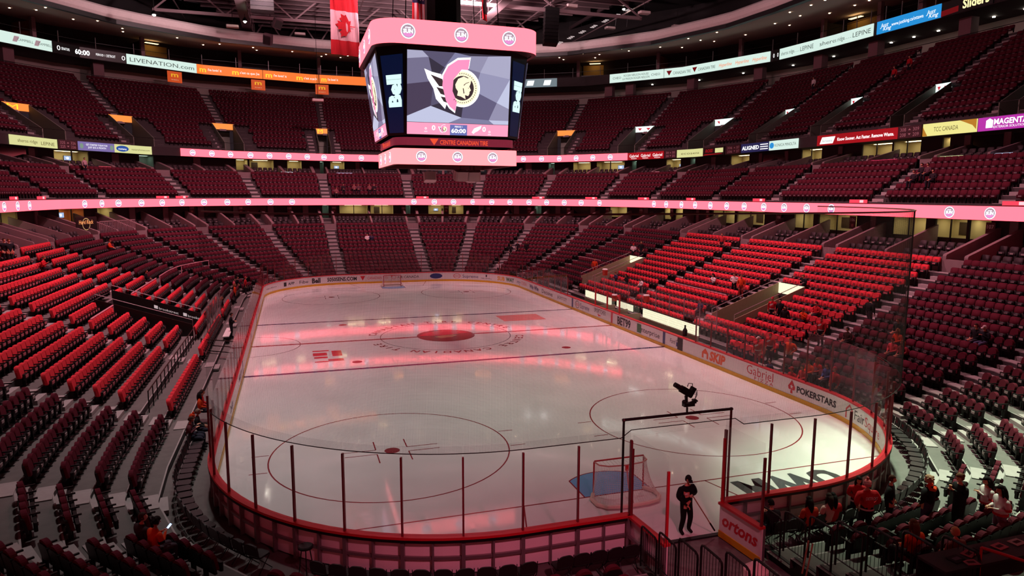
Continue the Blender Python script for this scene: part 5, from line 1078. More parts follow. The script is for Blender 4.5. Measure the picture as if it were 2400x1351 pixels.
# flags
def flag(px, py, Y, w, h, label, paintf, rz=.0):
    P = atY(px, py, Y); o = put('hanging_flag', None, None, loc=tuple(P), rot=(0, 0, rz), label=label, cat='flag')
    wave = lambda u, v: .10*math.sin(u*5.2+v*.8)*(1.0) + .05*math.sin(u*11+1.3*v)
    def cloth(nm, poly, m, off=0., n=12):
        us = [p[0] for p in poly]; b = MB(); u0, u1 = min(us), max(us)
        if len(poly) == 4:
            v0, v1 = min(p[1] for p in poly), max(p[1] for p in poly); k = max(2, int((u1-u0)/.12)); kk = max(1, int((v1-v0)/.6)); vs = []
            for j in range(kk+1):
                for i in range(k+1): u = u0+(u1-u0)*i/k; v = v0+(v1-v0)*j/kk; vs.append((u, wave(u, v)-off, v))
            b.add(vs, [(j*(k+1)+i, j*(k+1)+i+1, (j+1)*(k+1)+i+1, (j+1)*(k+1)+i) for j in range(kk) for i in range(k)])
            b.add([(x, y+.02, z) for x, y, z in vs], [(j*(k+1)+i, (j+1)*(k+1)+i, (j+1)*(k+1)+i+1, j*(k+1)+i+1) for j in range(kk) for i in range(k)])
        else: b.add([(u, wave(u, v)-off, v) for u, v in poly], [tuple(range(len(poly)))])
        return b.build(nm, m, o)
    paintf(cloth, w, h)
    beam_l = MB().tube([(-w/2-.1, 0, .03), (w/2+.1, 0, .03)], .04, 6); beam_l.build('header_pole', m_rail, o)
    for x in (-w/2, w/2): MB().tube([(x, 0, 0), (x*.5, 0, 38-P[2])], .015, 4).build('flag_cable', m_rail, o)
m_flr = mat('flag_red', '#c8202c', .8); m_flw = mat('flag_white', '#e2c8cc', .8); m_flb = mat('flag_blue', '#23244e', .8)
leaf = [(0, .98), (.18, .62), (.38, .72), (.30, .28), (.58, .52), (.66, .36), (.96, .40), (.82, .08), (.92, -.02), (.42, -.38), (.48, -.56), (.04, -.48), (.04, -.95), (-.04, -.95), (-.04, -.48), (-.48, -.56), (-.42, -.38), (-.92, -.02), (-.82, .08), (-.96, .40), (-.66, .36), (-.58, .52), (-.30, .28), (-.38, .72), (-.18, .62)]
def canada(cloth, w, h):
    q = h/4
    cloth('red_band', [(-w/2, -q), (w/2, -q), (w/2, 0), (-w/2, 0)], m_flr); cloth('white_field', [(-w/2, -3*q), (w/2, -3*q), (w/2, -q), (-w/2, -q)], m_flw); cloth('red_band', [(-w/2, -h), (w/2, -h), (w/2, -3*q), (-w/2, -3*q)], m_flr)
    cloth('maple_leaf', [(-y*w*.38*1.0, -2*q+x*w*.40) for x, y in leaf], m_flr, .16)
def stars(cloth, w, h):
    for k in range(13): cloth('stripe', [(-w/2+w*k/13, -h), (-w/2+w*(k+1)/13, -h), (-w/2+w*(k+1)/13, 0), (-w/2+w*k/13, 0)], m_flr if k % 2 == 0 else m_flw)
    cloth('canton', [(-w/2, -h*.62), (w*.04, -h*.62), (w*.04, 0), (-w/2, 0)], m_flb, .03)
    for i in range(6):
        for j in range(8): cx, cy = -w/2+w*.045+i*w*.09, -.15-j*h*.075; cloth('star', [(cx+(.09 if k % 2 == 0 else .04)*math.sin(k*PI/5), cy+(.09 if k % 2 == 0 else .04)*math.cos(k*PI/5)) for k in range(10)], m_flw, .06)
def province(cloth, w, h):
    cloth('banner_cloth', [(-w/2, -h), (w/2, -h), (w/2, 0), (-w/2, 0)], m_flr); cloth('banner_panel', [(-w*.3, -h*.4), (w*.3, -h*.4), (w*.3, -h*.1), (-w*.3, -h*.1)], mat('banner_gold', '#c98a50', .8), .04); cloth('banner_panel', [(-w*.3, -h*.85), (w*.3, -h*.85), (w*.3, -h*.5), (-w*.3, -h*.5)], mat('banner_black', '#1a1014', .8), .04)
flag(806, -8, 27, 2.9, 5.7, 'large maple leaf flag hanging beside the score cube', canada, .25); flag(996, -70, 26, 2.9, 5.4, 'stars and stripes flag hanging behind the score cube', stars, .25); flag(1136, -50, 26, 1.5, 4.2, 'narrow red and gold banner hanging above the score cube', province, 1.0)
# downlights of the gallery soffit and dark rooms behind the gallery rail
ts = bpy.data.objects['top_slab']; _cl = MB().lathe([(.13, 0), (.13, -.05)], 8).mesh('concourse_lamp', led('concourse_lamp', (1., .9, .75), 30.))
for s in np.arange(20, 66, 3.0):
    x, y, _, _ = BOWL.at(s, 42.3); put('concourse_lamp', _cl, ts, loc=(x, y, 27.12))
cg = bpy.data.objects['ceiling_gallery']; _dl = MB().lathe([(.11, 0), (.11, -.04)], 8).mesh('downlight', led('downlight', (1., .75, .5), 9.))
for s in np.arange(-66, 66, 2.6):
    for d in (33.5, 36.5, 39.5):
        if (int(s*7+d*3)) % 5 == 0: continue
        x, y, _, _ = BOWL.at(s+.4*math.sin(s*3+d), d); put('downlight', _dl, cg, loc=(x, y, 30.9+(d-29.6)*1.2/15.9-.02))
for k, s in enumerate(np.arange(-70, 70, 5.5)):
    o = put('gallery_booth', None, None, mw=frame_at(BOWL, s, 41.5, 28.3), label='dark booth partition with column behind the top gallery rail', cat='partition', kind='structure')
    MB().box((0, 0, 1.7), (.5, .5, 3.4)).build('column', m_col, o); MB().box((0, 2., 1.5), (.2, 3.4, 3.)).build('partition_wall', mat('booth_orange', '#8a4a2a', .8) if k % 4 == 1 else m_dark, o); MB().box((2.6, .2, .5), (4.4, .5, 1.0)).build('counter', m_black, o)
    if k % 3 == 1:
        MB().box((2.4, 2.6, 3.3), (1.8, .5, .05)).build('booth_lamp', led('booth_lamp', (1., .7, .3), 3.), o)
        MB().box((2.6, 3.6, 1.6), (4.6, .1, 3.2)).build('back_panel', mat('booth_wall', '#b08a4a', .8), o)
for px, py in ((405, 180), (603, 200), (768, 213)):
    s, z = wall_hit(px, py, 38.); o = put('hanging_sign', None, None, mw=frame_at(BOWL, s, 37.9, 27.0), label='orange hanging panel with golden arch under the orange ribbon, %s' % {405: 'below the livenation board', 603: 'midway along it', 768: 'beside the score cube'}[px], cat='sign')
    MB().box((0, 0, -.75), (2.0, .06, 1.5)).build('panel', led('panel_orange', (1., .12, .02), .55), o); b = MB(); add_text(b, 'm', lambda u, v: (u, -.04, v-.75), 1.0, .62, bold=.02); b.build('panel_mark', led('panel_gold', (1., .5, .02), .8), o); b = MB(); add_text(b, "i'm lovin' it", lambda u, v: (u, -.04, v-1.2), 1.0, .14); b.build('panel_lettering', led('panel_w', (1., .8, .5), .7), o)
for px in (15, 230, 1430, 1480, 1620, 1780, 1930, 2040, 2250):
    r = wall_hit(px, 150, 39.9); s = r[0]; o = put('concourse_pillar', None, None, mw=frame_at(BOWL, s, 40.6, up_z(16)), label='square concrete pillar standing at the top of the upper tier', cat='pillar', kind='structure'); MB().box((0, 0, 1.4), (1.3, 1.0, 2.9)).build('shaft', m_col, o)
b = MB(); b.strip(BOWL, -90, 90, [(39.9, up_z(16)+1.0), (39.9, up_z(16)+1.06), (39.96, up_z(16)+1.06), (39.96, up_z(16)+1.0)], step=3, closed=True); b.build('upper_back_rail', m_rail, label='thin black rail behind the last row of the upper tier', cat='railing', kind='structure')
# ================================================================== PEOPLE  (local: origin between the feet / on the floor, facing -y)
def skin_body(J, E, R, mats_of, hand=True, hs=1.):
    """J joints {name: (x,y,z)}, E edges, R radii -> mesh with slots top, pants, skin, shoes"""
    names = list(J); J = dict(J); E = list(E); R = dict(R)
    if hand:
        for side in 'LR':
            w = Vector(J['wr'+side]); e = Vector(J['el'+side]); d = (w-e).normalized(); up = Vector(J.get('hup'+side, (0, 0, 1))); lat = d.cross(up)
            if lat.length < .1: lat = d.cross(Vector((0, 1, 0)))
            lat.normalize(); nrm = lat.cross(d); palm = w+d*.07; J['pm'+side] = tuple(palm); E.append(('wr'+side, 'pm'+side)); R['pm'+side] = .026
            for k, (o, L) in enumerate(((-.027, .060), (-.009, .072), (.009, .068), (.027, .052))):
                a = palm+d*.015+lat*o; b_ = a+d*L*.55-nrm*.012; c = b_+d*L*.3-nrm*.03
                for q, p in enumerate((a, b_, c)): J['f%s%d%d' % (side, k, q)] = tuple(p); R['f%s%d%d' % (side, k, q)] = .0088-.0008*q
                E += [('pm'+side, 'f%s%d0' % (side, k)), ('f%s%d0' % (side, k), 'f%s%d1' % (side, k)), ('f%s%d1' % (side, k), 'f%s%d2' % (side, k))]
            a = w+d*.03+lat*.03*(1 if side == 'L' else -1); b_ = a+lat*.025*(1 if side == 'L' else -1)+d*.03-nrm*.012
            J['t%s0' % side] = tuple(a); J['t%s1' % side] = tuple(b_); R['t%s0' % side] = .012; R['t%s1' % side] = .0095; E += [('wr'+side, 't%s0' % side), ('t%s0' % side, 't%s1' % side)]
    J = {k: v for k, v in J.items() if not k.startswith('hup')}
    names = list(J); idx = {n: i for i, n in enumerate(names)}; me = bpy.data.meshes.new('sk'); me.from_pydata([J[n] for n in names], [(idx[a], idx[b_]) for a, b_ in E], [])
    ob = bpy.data.objects.new('sk', me); COL.objects.link(ob); md = ob.modifiers.new('s', 'SKIN'); md.use_smooth_shade = True; md.branch_smoothing = .6
    sv = me.skin_vertices[0].data
    for n, i in idx.items(): r = R[n]; sv[i].radius = (r, r) if not isinstance(r, tuple) else r; sv[i].use_root = (n == 'pel')
    sub = ob.modifiers.new('u', 'SUBSURF'); sub.levels = 1; sub.render_levels = 1
    dg = bpy.context.evaluated_depsgraph_get(); ev = ob.evaluated_get(dg); m2 = bpy.data.meshes.new_from_object(ev); bpy.data.objects.remove(ob); bpy.data.meshes.remove(me)
    segs = [(np.array(J[a]), np.array(J[b_]), mats_of(a, b_)) for a, b_ in E]
    V = np.array([tuple(v.co) for v in m2.vertices]); F = [tuple(p.vertices) for p in m2.polygons]; bpy.data.meshes.remove(m2)
    C = np.array([V[list(f)].mean(0) for f in F]); best = np.full(len(F), 1e9); mi = np.zeros(len(F), int)
    for a, b_, k in segs:
        d = b_-a; L = d@d+1e-9; t = np.clip(((C-a)@d)/L, 0, 1); q = np.linalg.norm(C-(a+t[:, None]*d), axis=1)
        up = q < best; best[up] = q[up]; mi[up] = k
    b = MB(); b.add([tuple(v) for v in V], F); b.mi = mi.tolist(); return b
def add_head(b, c, yaw=0., pitch=0.):
    """skull with jaw, nose, ears and neck sides, facing -y"""
    h = MB(); n, m = 14, 10; vs = []
    for j in range(m+1):
        ph = PI*j/m
        for k in range(n):
            th = 2*PI*k/n; x, y, z = .076*math.sin(ph)*math.cos(th), .096*math.sin(ph)*math.sin(th), .118*math.cos(ph)
            if z < -.02: f = 1+(z+.02)*2.2; x *= max(.55, f); y = y*max(.6, f) - (.012 if y < 0 else .0)
            if y < -.075 and -.045 < z < .02 and abs(x) < .028: y -= .026*(1-abs(z+.02)/.06)      # nose
            if y < -.06 and .01 < z < .04 and .012 < abs(x) < .05: y += .010                     # eye sockets
            vs.append((x, y, z))
    h.add(vs, [(j*n+k, j*n+(k+1) % n, (j+1)*n+(k+1) % n, (j+1)*n+k) for j in range(m) for k in range(n)], 2)
    for sx in (-1, 1): h.ball((sx*.078, .012, .0), (.012, .022, .032), 6, 4, 2)
    M = Matrix.Translation(c) @ Matrix.Rotation(yaw, 4, 'Z') @ Matrix.Rotation(pitch, 4, 'X'); h.v = [tuple(M @ Vector(p)) for p in h.v]; b.add(h.v, h.f); b.mi[-len(h.f):] = h.mi; return M
POSES = {}
def pose(name, sit=False, arms='down', walk=0., lean=0., head=(0, 0), bulk=1.):
    J = {}; R = {}
    if sit: J.update(pel=(0, .1, .53), sp=(0, .13, .72), ch=(0, .13-lean, .93), nk=(0, .11-lean, 1.08), nt=(0, .095-lean, 1.15))
    else: J.update(pel=(0, 0, .96), sp=(0, .0, 1.13), ch=(0, -lean*.5, 1.32), nk=(0, -lean, 1.47), nt=(0, -lean-.01, 1.54))
    R.update(pel=.135*bulk, sp=.138*bulk, ch=.142*bulk, nk=.062, nt=.05)
    for s, sx in (('L', 1), ('R', -1)):
        cz = J['ch']; J['sh'+s] = (sx*.18*bulk**.8, cz[1]+.005, cz[2]+.085); R['sh'+s] = .075*bulk
        if sit: J['hp'+s] = (sx*.10, .06, .52); J['kn'+s] = (sx*.13, -.36, .52); J['an'+s] = (sx*.12, -.34, .10); J['to'+s] = (sx*.13, -.50, .04)
        else:
            w = walk*sx; J['hp'+s] = (sx*.095, 0, .90); J['kn'+s] = (sx*.11, -.03-.16*max(0, w)+.02*min(0, w), .50+.06*max(0, w)); J['an'+s] = (sx*.115, .03-.10*w, .09+.10*max(0, w)); J['to'+s] = (sx*.13, -.13-.10*w, .04+.09*max(0, w))
        R.update({'hp'+s: .095*bulk, 'kn'+s: .078, 'an'+s: .062, 'to'+s: .042})
        x0, y0, z0 = J['sh'+s]
        if arms == 'down': J['el'+s] = (x0+sx*.06, y0+.03, z0-.28); J['wr'+s] = (x0+sx*.05, y0-.05, z0-.53); J['hup'+s] = (sx, 0, 0)
        elif arms == 'front': J['el'+s] = (x0+sx*.05, y0+.02, z0-.26); J['wr'+s] = (sx*.10, y0-.24, z0-.24)
        elif arms == 'phone': J['el'+s] = (x0+sx*.05, y0-.02, z0-.26); J['wr'+s] = (sx*.07, y0-.24, z0-.10)
        elif arms == 'pocket': J['el'+s] = (x0+sx*.12, y0+.06, z0-.26); J['wr'+s] = (x0+sx*-.02, y0-.10, z0-.44)
        elif arms == 'lap': J['el'+s] = (x0+sx*.06, y0-.02, z0-.25); J['wr'+s] = (sx*.09, y0-.28, z0-.34)
        elif arms == 'stick': J['el'+s] = (x0+sx*.10, y0+.0, z0-.24); J['wr'+s] = ((x0-.22, y0-.22, z0-.16) if s == 'L' else (x0+.10, y0-.16, z0-.46))
        R.update({'sh'+s: .075*bulk, 'el'+s: .055*bulk, 'wr'+s: .034})
    E = [('pel', 'sp'), ('sp', 'ch'), ('ch', 'nk'), ('nk', 'nt')]
    for s in 'LR': E += [('ch', 'sh'+s), ('sh'+s, 'el'+s), ('el'+s, 'wr'+s), ('pel', 'hp'+s), ('hp'+s, 'kn'+s), ('kn'+s, 'an'+s), ('an'+s, 'to'+s)]
    def mo(a, c):
        k = a+c
        if c.startswith('to'): return 3
        if c == 'nt' or c.startswith('pm') or a.startswith('pm') or c[0] in 'ft' and c[1] in 'LR' or a[0] == 'f' or (a[0] == 't' and a[1] in 'LR'): return 2
        if c.startswith(('hp', 'kn', 'an')): return 1
        return 0
    b = skin_body(J, E, R, mo); nt = J['nt']; hc = (nt[0], nt[1]-.02, nt[2]+.105); M = add_head(b, hc, *head)
    POSES[name] = (b.mesh('body_'+name, [m_white]*4, True), M, J)
pose('stand', arms='down', bulk=1.2); pose('pocket', arms='pocket', bulk=1.4); pose('front', arms='front', lean=.03, head=(0, .2), bulk=1.25); pose('phone', arms='phone', lean=.02, head=(.2, .3), bulk=1.25); pose('big', arms='down', bulk=1.5, walk=.6, lean=.06); pose('walk', arms='down', walk=1.)
pose('sit', sit=True, arms='lap', bulk=1.2); pose('sitphone', sit=True, arms='phone', lean=.06, head=(0, .3), bulk=1.25); pose('situp', sit=True, arms='lap', head=(-.5, -.15), bulk=1.25); pose('stick', arms='stick', lean=.03, head=(-.3, .35), walk=.35, bulk=1.3)
def hair_geo(kind, M):
    b = MB()
    def cap(scale, zmin, back=0.):
        n, m = 14, 7; vs = []
        for j in range(m+1):
            ph = PI*.62*j/m
            for k in range(n):
                th = 2*PI*k/n; x, y, z = .086*math.sin(ph)*math.cos(th)*scale, .106*math.sin(ph)*math.sin(th)*scale, .128*math.cos(ph)*scale
                if y < -.03 and z < .055: y = max(y, -.03); z = max(z, .05) if abs(x) < .06 else z
                vs.append((x, y+.006, z))
        b.add(vs, [(j*n+k, j*n+(k+1) % n, (j+1)*n+(k+1) % n, (j+1)*n+k) for j in range(m) for k in range(n)])
    if kind == 'long': cap(1.06, 0); b.tube([(0, .05, .06), (0, .085, -.06), (0, .09, -.2), (0, .10, -.34)], [.075, .085, .085, .05], 8); [b.tube([(sx*.07, .0, .05), (sx*.085, .01, -.1), (sx*.08, -.02, -.26)], [.03, .035, .015], 6) for sx in (-1, 1)]
    elif kind == 'curly': cap(1.14, 0); [b.ball((.08*math.cos(a), .03+.08*math.sin(a), .03+.05*math.sin(3*a)), .04, 6, 4) for a in np.linspace(0, PI, 7)]
    elif kind == 'short': cap(1.04, 0)
    elif kind == 'cap': cap(1.06, 0); b.add([(-.06, -.09, .055), (.06, -.09, .055), (.05, -.185, .03), (-.05, -.185, .03), (-.06, -.09, .065), (.06, -.09, .065), (.05, -.185, .04), (-.05, -.185, .04)], [(0, 3, 2, 1), (4, 5, 6, 7), (0, 1, 5, 4), (2, 3, 7, 6), (1, 2, 6, 5), (3, 0, 4, 7)])
    elif kind == 'toque': cap(1.12, 0); b.ball((0, 0, .165), .042, 8, 6)
    b.v = [tuple(M @ Vector(p)) for p in b.v]; return b
_HM = {}
def cmat(col, rough=.8): return mat('cloth_'+col, col, rough, noise=.08, nscale=14., spec=.15)
SKIN = ['#c98d74', '#b87a62', '#d49a80', '#8a5a46']
def person(loc, rz, ps, top, pants, hairk, hairc, label, skin=0, shoes='#1a1718', scale=1., extra=None, group=None, z=None, taller=None):
    me, M, J = POSES[ps]; o = put('person', me, None, loc=loc, rot=(0, 0, rz), label=label, cat='person', group=group); o.scale = (scale,)*3
    for sl, m in zip(o.material_slots, (cmat(top), cmat(pants), mat('skin_%d' % skin, SKIN[skin], .55), cmat(shoes))): sl.link = 'OBJECT'; sl.material = m
    key = (ps, hairk)
    if key not in _HM: _HM[key] = hair_geo(hairk, M).mesh('hair', [m_white], True)
    h = put({'cap': 'cap', 'toque': 'knit_hat'}.get(hairk, 'hair'), _HM[key], o); h.material_slots[0].link = 'OBJECT'; h.material_slots[0].material = cmat(hairc, .7)
    if ('eye', ps) not in _HM:
        b = MB(); [b.ball(tuple(M @ Vector((sx*.03, -.083, .02))), (.011, .008, .007), 6, 4) for sx in (-1, 1)]; _HM[('eye', ps)] = b.mesh('eyes', [mat('eye_dark', '#1c1414', .3)])
        b = MB(); b.v = []; b.box((0, 0, 0), (.045, .01, .009)); b.v = [tuple(M @ Vector((x, y-.083, z_-.055))) for x, y, z_ in b.v]; _HM[('mouth', ps)] = b.mesh('mouth', [mat('lip', '#7d3f3a', .5)])
    put('eyes', _HM[('eye', ps)], o); put('mouth', _HM[('mouth', ps)], o)
    return o
def face_to(x, y, tx, ty): return math.atan2(ty-y, tx-x)+PI/2       # rotation so that local -y looks at the target
def toward_ice(P): s, d = BOWL.sd(P[0], P[1]); x, y, nx, ny = BOWL.at(s, d); return math.atan2(-ny, -nx)+PI/2
def back_text(o, txt, w, h, y, z, col):
    sgn = 1 if y > 0 else -1; b = MB(); add_text(b, txt, lambda u, v: (-u*sgn, y, z+v), w, h, bold=.03); return b.build('jersey_lettering', cmat(col), o)
def torso_band(o, J, z, r, h, col, ry=.8):
    b = MB(); n = 18; b.add([(r*math.cos(2*PI*k/n), r*ry*math.sin(2*PI*k/n)+J['sp'][1], z+q) for q in (0, h) for k in range(n)], [(k, (k+1) % n, n+(k+1) % n, n+k) for k in range(n)]); return b.build('jersey_band', cmat(col), o)
def arm_band(o, J, col):
    for s in 'LR':
        a, c = Vector(J['sh'+s]), Vector(J['el'+s]); p, q = a.lerp(c, .72), a.lerp(c, .95); MB().tube([tuple(p), tuple(q)], .084, 10).build('sleeve_band', cmat(col), o)
def stand_at(px, py, hgt): r = on_bowl(px, py, hgt); return (r[0][0], r[0][1], r[3])
RED, WHT, BLK, JEAN, ORG = '#b81f2a', '#d9cdcf', '#17151a', '#2c2f48', '#d2431f'
# --- standing fans beside the boards gate
P = stand_at(2035, 1128, 1.74); q = person(P, face_to(P[0], P[1], 5.6, -30.), 'pocket', RED, '#1c1a20', 'toque', '#d06a70', 'person in red detroit jacket and striped pompom hat, seen from behind'); back_text(q, 'DETROIT', .36, .085, .225, 1.27, WHT)
J = POSES['pocket'][2]; torso_band(q, J, .92, .205, .05, WHT, .95); b = MB()
for k, zz in enumerate((.0, .05)): b.add([(.104*math.cos(t), .122*math.sin(t)-.02, 1.66+zz+dz) for dz in (0, .022) for t in np.linspace(0, 2*PI, 17)[:-1]], [(i, (i+1) % 16, 16+(i+1) % 16, 16+i) for i in range(16)])
b.build('hat_stripe', cmat(WHT), q)
P = stand_at(2012, 1117, 1.66); q = person(P, face_to(P[0], P[1], 3.5, -36.), 'front', RED, '#1c1a20', 'long', '#140f10', 'person with long black hair in red jersey facing the detroit jacket', scale=.95); torso_band(q, POSES['front'][2], .93, .185, .06, WHT, .9)
P = stand_at(2090, 1114, 1.70); q = person(P, face_to(P[0], P[1], 9., -36.), 'pocket', BLK, '#1a191c', 'short', '#4a2a20', 'brown haired person in black hoodie standing beside the detroit jacket', scale=.96); back_text(q, 'RED', .12, .07, -.225, 1.25, RED)
P = stand_at(2180, 1116, 1.76); q = person(P, face_to(P[0], P[1], 5.5, -29.), 'pocket', BLK, '#3c3a58', 'curly', '#b08a70', 'grey haired person in black jacket with orange hood and jeans'); MB().tube([(-.12, .1, 1.43), (0, .15, 1.40), (.12, .1, 1.43), (.09, .02, 1.5), (-.09, .02, 1.5)], .05, 8).build('hood', cmat(ORG), q)
P = stand_at(2255, 1112, 1.70); q = person(P, face_to(P[0], P[1], 4., -33.), 'phone', '#1b1a1e', '#1a1a1c', 'curly', '#6a4434', 'curly haired person in black hoodie holding a drink beside white jerseys', scale=.97); MB().lathe([(.03, 0), (.04, .14)], 10, c=(.0, -.30, 1.30)).build('paper_cup', cmat('#c09070'), q)
P = stand_at(2318, 1120, 1.66); q = person(P, face_to(P[0], P[1], 3., -32.), 'phone', WHT, '#23222a', 'long', '#161214', 'dark haired person in white jersey numbered 16 on the sleeve', scale=.95); J = POSES['phone'][2]; torso_band(q, J, .99, .19, .06, RED, .92); arm_band(q, J, RED); back_text(q, '16', .14, .11, .20, 1.26, RED)
P = stand_at(2352, 1140, 1.68); q = person(P, face_to(P[0], P[1], 1., -33.), 'front', WHT, '#6a5468', 'long', '#120f12', 'dark haired person in white jersey with red hem stripe, seen from behind', scale=.96); J = POSES['front'][2]; torso_band(q, J, .97, .19, .07, RED, .92); arm_band(q, J, RED); back_text(q, '61', .24, .18, .20, 1.12, RED)
# --- rink worker in the gate
q = person((.62, -30.25, .0), face_to(.62, -30.25, 1.6, -36.), 'stick', '#121114', '#121114', 'cap', '#1a181b', 'rink worker in black with cap walking off the ice holding a stick', scale=1.04)
ow = q; J = POSES['stick'][2]; st = put('hockey_stick', None, None, loc=(.62, -30.25, .0), rot=tuple(q.rotation_euler), label='wooden hockey stick held by the rink worker in black', cat='hockey stick'); w1, w2 = Vector(J['wrL'])*1.04, Vector(J['wrR'])*1.04
a0 = Vector((-.10, -.36, 1.36)); a1 = Vector((.52, -.46, .42)); MB().tube([tuple(a0), tuple(a1)], .017, 6).build('shaft', mat('stick_wood', '#a5785c', .5), st); MB().tube([tuple(a1), tuple(a1.lerp(a0, -.28))], .026, 6).build('blade', m_black, st)
b = MB(); b.box((0, 0, 0), (.09, .004, .05)); b.v = [(x-.16, y-.17, z+1.28) for x, y, z in b.v]; b.build('jacket_badge', cmat(WHT), q)
# --- seated in the fixed seats
SITDEF = [('#33262c', '#2a2a32', 'short', '#3a2a26', 'situp', 'person in dark coat looking up beside the one with a phone'), (ORG, '#4a4048', 'curly', '#151012', 'sitphone', 'person in orange and black jersey with dark curly hair looking at phone'), (ORG, '#2a2228', 'long', '#5a3626', 'sit', 'brown haired person in orange jersey sitting near the black table'), ('#8a4040', '#2a2228', 'short', '#c08a60', 'sit', 'blond child sitting by the black table, head just showing'),
          ('#c8404c', '#20202a', 'short', '#4a2c22', 'sit', 'person in coral top sitting with long haired companion'), ('#8a3038', '#20202a', 'long', '#a06a44', 'sit', 'long haired person sitting beside the coral top'), (BLK, '#2c2c38', 'short', '#2a1c18', 'sit', 'person in dark jacket sitting at the end of a maroon row'), ('#1c1c24', '#4a4c68', 'cap', '#b8a8a8', 'sitphone', 'person in pale cap and jeans sitting next to dark jacket by the stairs'), ('#16161c', '#20202a', 'short', '#5a3a2a', 'sit', 'person in navy top sitting above the coral top'), (ORG, '#20202a', 'long', '#8a5a3a', 'sit', 'person in orange scarf sitting above the coral top'),
          ('#3a1a1c', '#201a1e', 'short', '#1a1414', 'sit', 'person in brown top sitting low near the corner glass')]
for n, c in enumerate(SITTERS):
    f, s, d, i, z, red = c; x, y, nx, ny = BOWL.at(s, d-.34)
    t = SITDEF[n] if n < len(SITDEF) else ([RED, BLK, WHT, '#3a3a5a', ORG][n % 5], '#24222a', ['short', 'long', 'cap', 'short'][n % 4], ['#2a1c18', '#1a1414', '#7a2a2a', '#6a4a34'][n % 4], ['sit', 'sitphone'][n % 2], '%s top spectator sitting in the %s row %s' % (['red', 'black', 'white', 'blue', 'orange'][n % 5], ORD[i], place_of(s)))
    q = person((x, y, z), math.atan2(-ny, -nx)+PI/2, t[4], t[0], t[1], t[2], t[3], t[5], skin=n % 3, scale=.93 if n == 3 else 1.)
    if n == 1:
        ph = put('phone', None, q, loc=(0, -.30, 1.0)); ph.rotation_euler = (.9, 0, 0); MB().box((0, 0, 0), (.07, .012, .14)).build('phone_screen', led('phone_lit', (.45, .6, 1.), 2.), ph)
        arm_band(q, POSES['sitphone'][2], BLK)
# --- standing and moving in the lower bowl
STAND = [(2040, 696, 1.82, 'big', '#141216', '#5a5260', 'short', '#1c1414', 'big person in black climbing the stairs beside the red draped block', 1.0), (1926, 752, 1.76, 'stand', RED, '#22222e', 'short', '#5a3a30', 'person in red winged jersey standing at the foot of the stairs', 1.), (1811, 705, 1.74, 'stand', RED, '#22202a', 'cap', '#a83038', 'person in red jersey standing in the cream walled vomitory', .98), (1829, 712, 1.70, 'stand', BLK, '#1c1a20', 'short', '#1c1414', 'person in black jersey with round emblem in the cream walled vomitory', .97), (1841, 716, 1.70, 'stand', '#1a1518', '#1c1a20', 'long', '#1c1414', 'person in black jersey with pale hem in the cream walled vomitory', .95),
         (1722, 640, 1.74, 'front', WHT, '#1c1a22', 'short', '#5a2a28', 'person in white shirt standing among red draped rows', 1.), (1738, 652, 1.7, 'stand', ORG, '#8a2a28', 'short', '#6a3a2a', 'person in orange standing beside the white shirt', 1.), (1853, 800, 1.74, 'pocket', ORG, '#1e1c22', 'cap', '#b83a2a', 'person in orange jersey standing behind the corner glass', 1.), (1778, 790, 1.74, 'stand', RED, '#b04048', 'cap', '#c8b0b0', 'person in red winged jersey standing behind the boards glass', 1.), (1806, 785, 1.74, 'stand', RED, '#2a2228', 'cap', '#b02a30', 'person in red sweater standing next to the winged jersey', .98),
         (1485, 572, 1.72, 'front', WHT, '#2a2228', 'cap', RED, 'person in white jersey standing where the maroon rows meet red ones', 1.), (1503, 573, 1.72, 'stand', BLK, '#22202a', 'long', '#6a4a34', 'person in black standing beside the white jersey at the red rows', .96), (1394, 607, 1.74, 'stand', ORG, '#a83a38', 'short', '#6a3a2a', 'person in orange standing below the far maroon rows', 1.), (1692, 556, 1.72, 'stand', '#a82a30', '#2a2028', 'short', '#4a2a22', 'person in red standing at the top of the red draped rows', 1.),
         (8, 558, 1.78, 'pocket', '#15131a', '#1c1a20', 'short', '#3a2620', 'person in black suit standing in the far aisle, nearer the boxes', 1.), (19, 560, 1.78, 'pocket', '#15131a', '#1c1a20', 'short', '#5a3626', 'person in black jacket standing in the far aisle by a red block', 1.), (771, 507, 1.76, 'walk', '#3a2630', '#1c1a20', 'short', '#6a4a3a', 'person in dark jacket walking down the far stairs', 1.), (1197, 573, 1.74, 'stand', BLK, '#1c1a20', 'short', '#2a1c18', 'person in black standing at the far curved aisle', 1.), (1213, 566, 1.74, 'walk', '#221c22', '#1c1a20', 'short', '#2a1c18', 'person in black climbing the far curved aisle', 1.), (1234, 570, 1.74, 'stand', BLK, '#1c1a20', 'cap', '#8a6a5a', 'person in black with tan cap beside the far curved aisle', 1.), (1168, 614, 1.72, 'stand', WHT, '#22202a', 'long', '#1c1414', 'person in white jersey behind the far glass near the aisle', .96)]
for px, py, hg, ps, top, pn, hk, hc, lab, sc in STAND:
    r = on_bowl(px, py, hg, .35)
    if r is None: continue
    P, s, d, z = r; rz = face_to(P[0], P[1], 0, -20) if ps != 'big' else face_to(P[0], P[1], 40, P[1])
    q = person((P[0], P[1], z), rz, ps, top, pn, hk, hc, lab, scale=sc, skin=int(px) % 3)
    if top == RED: b = MB(); add_poly(b, [(-.13, 1.22), (-.05, 1.30), (.10, 1.36), (.13, 1.32), (.05, 1.24), (-.06, 1.18)], lambda u, v: (u, -.185, v)); b.build('jersey_emblem', cmat(WHT), q); torso_band(q, POSES[ps][2], .95, .175, .05, WHT, .95)
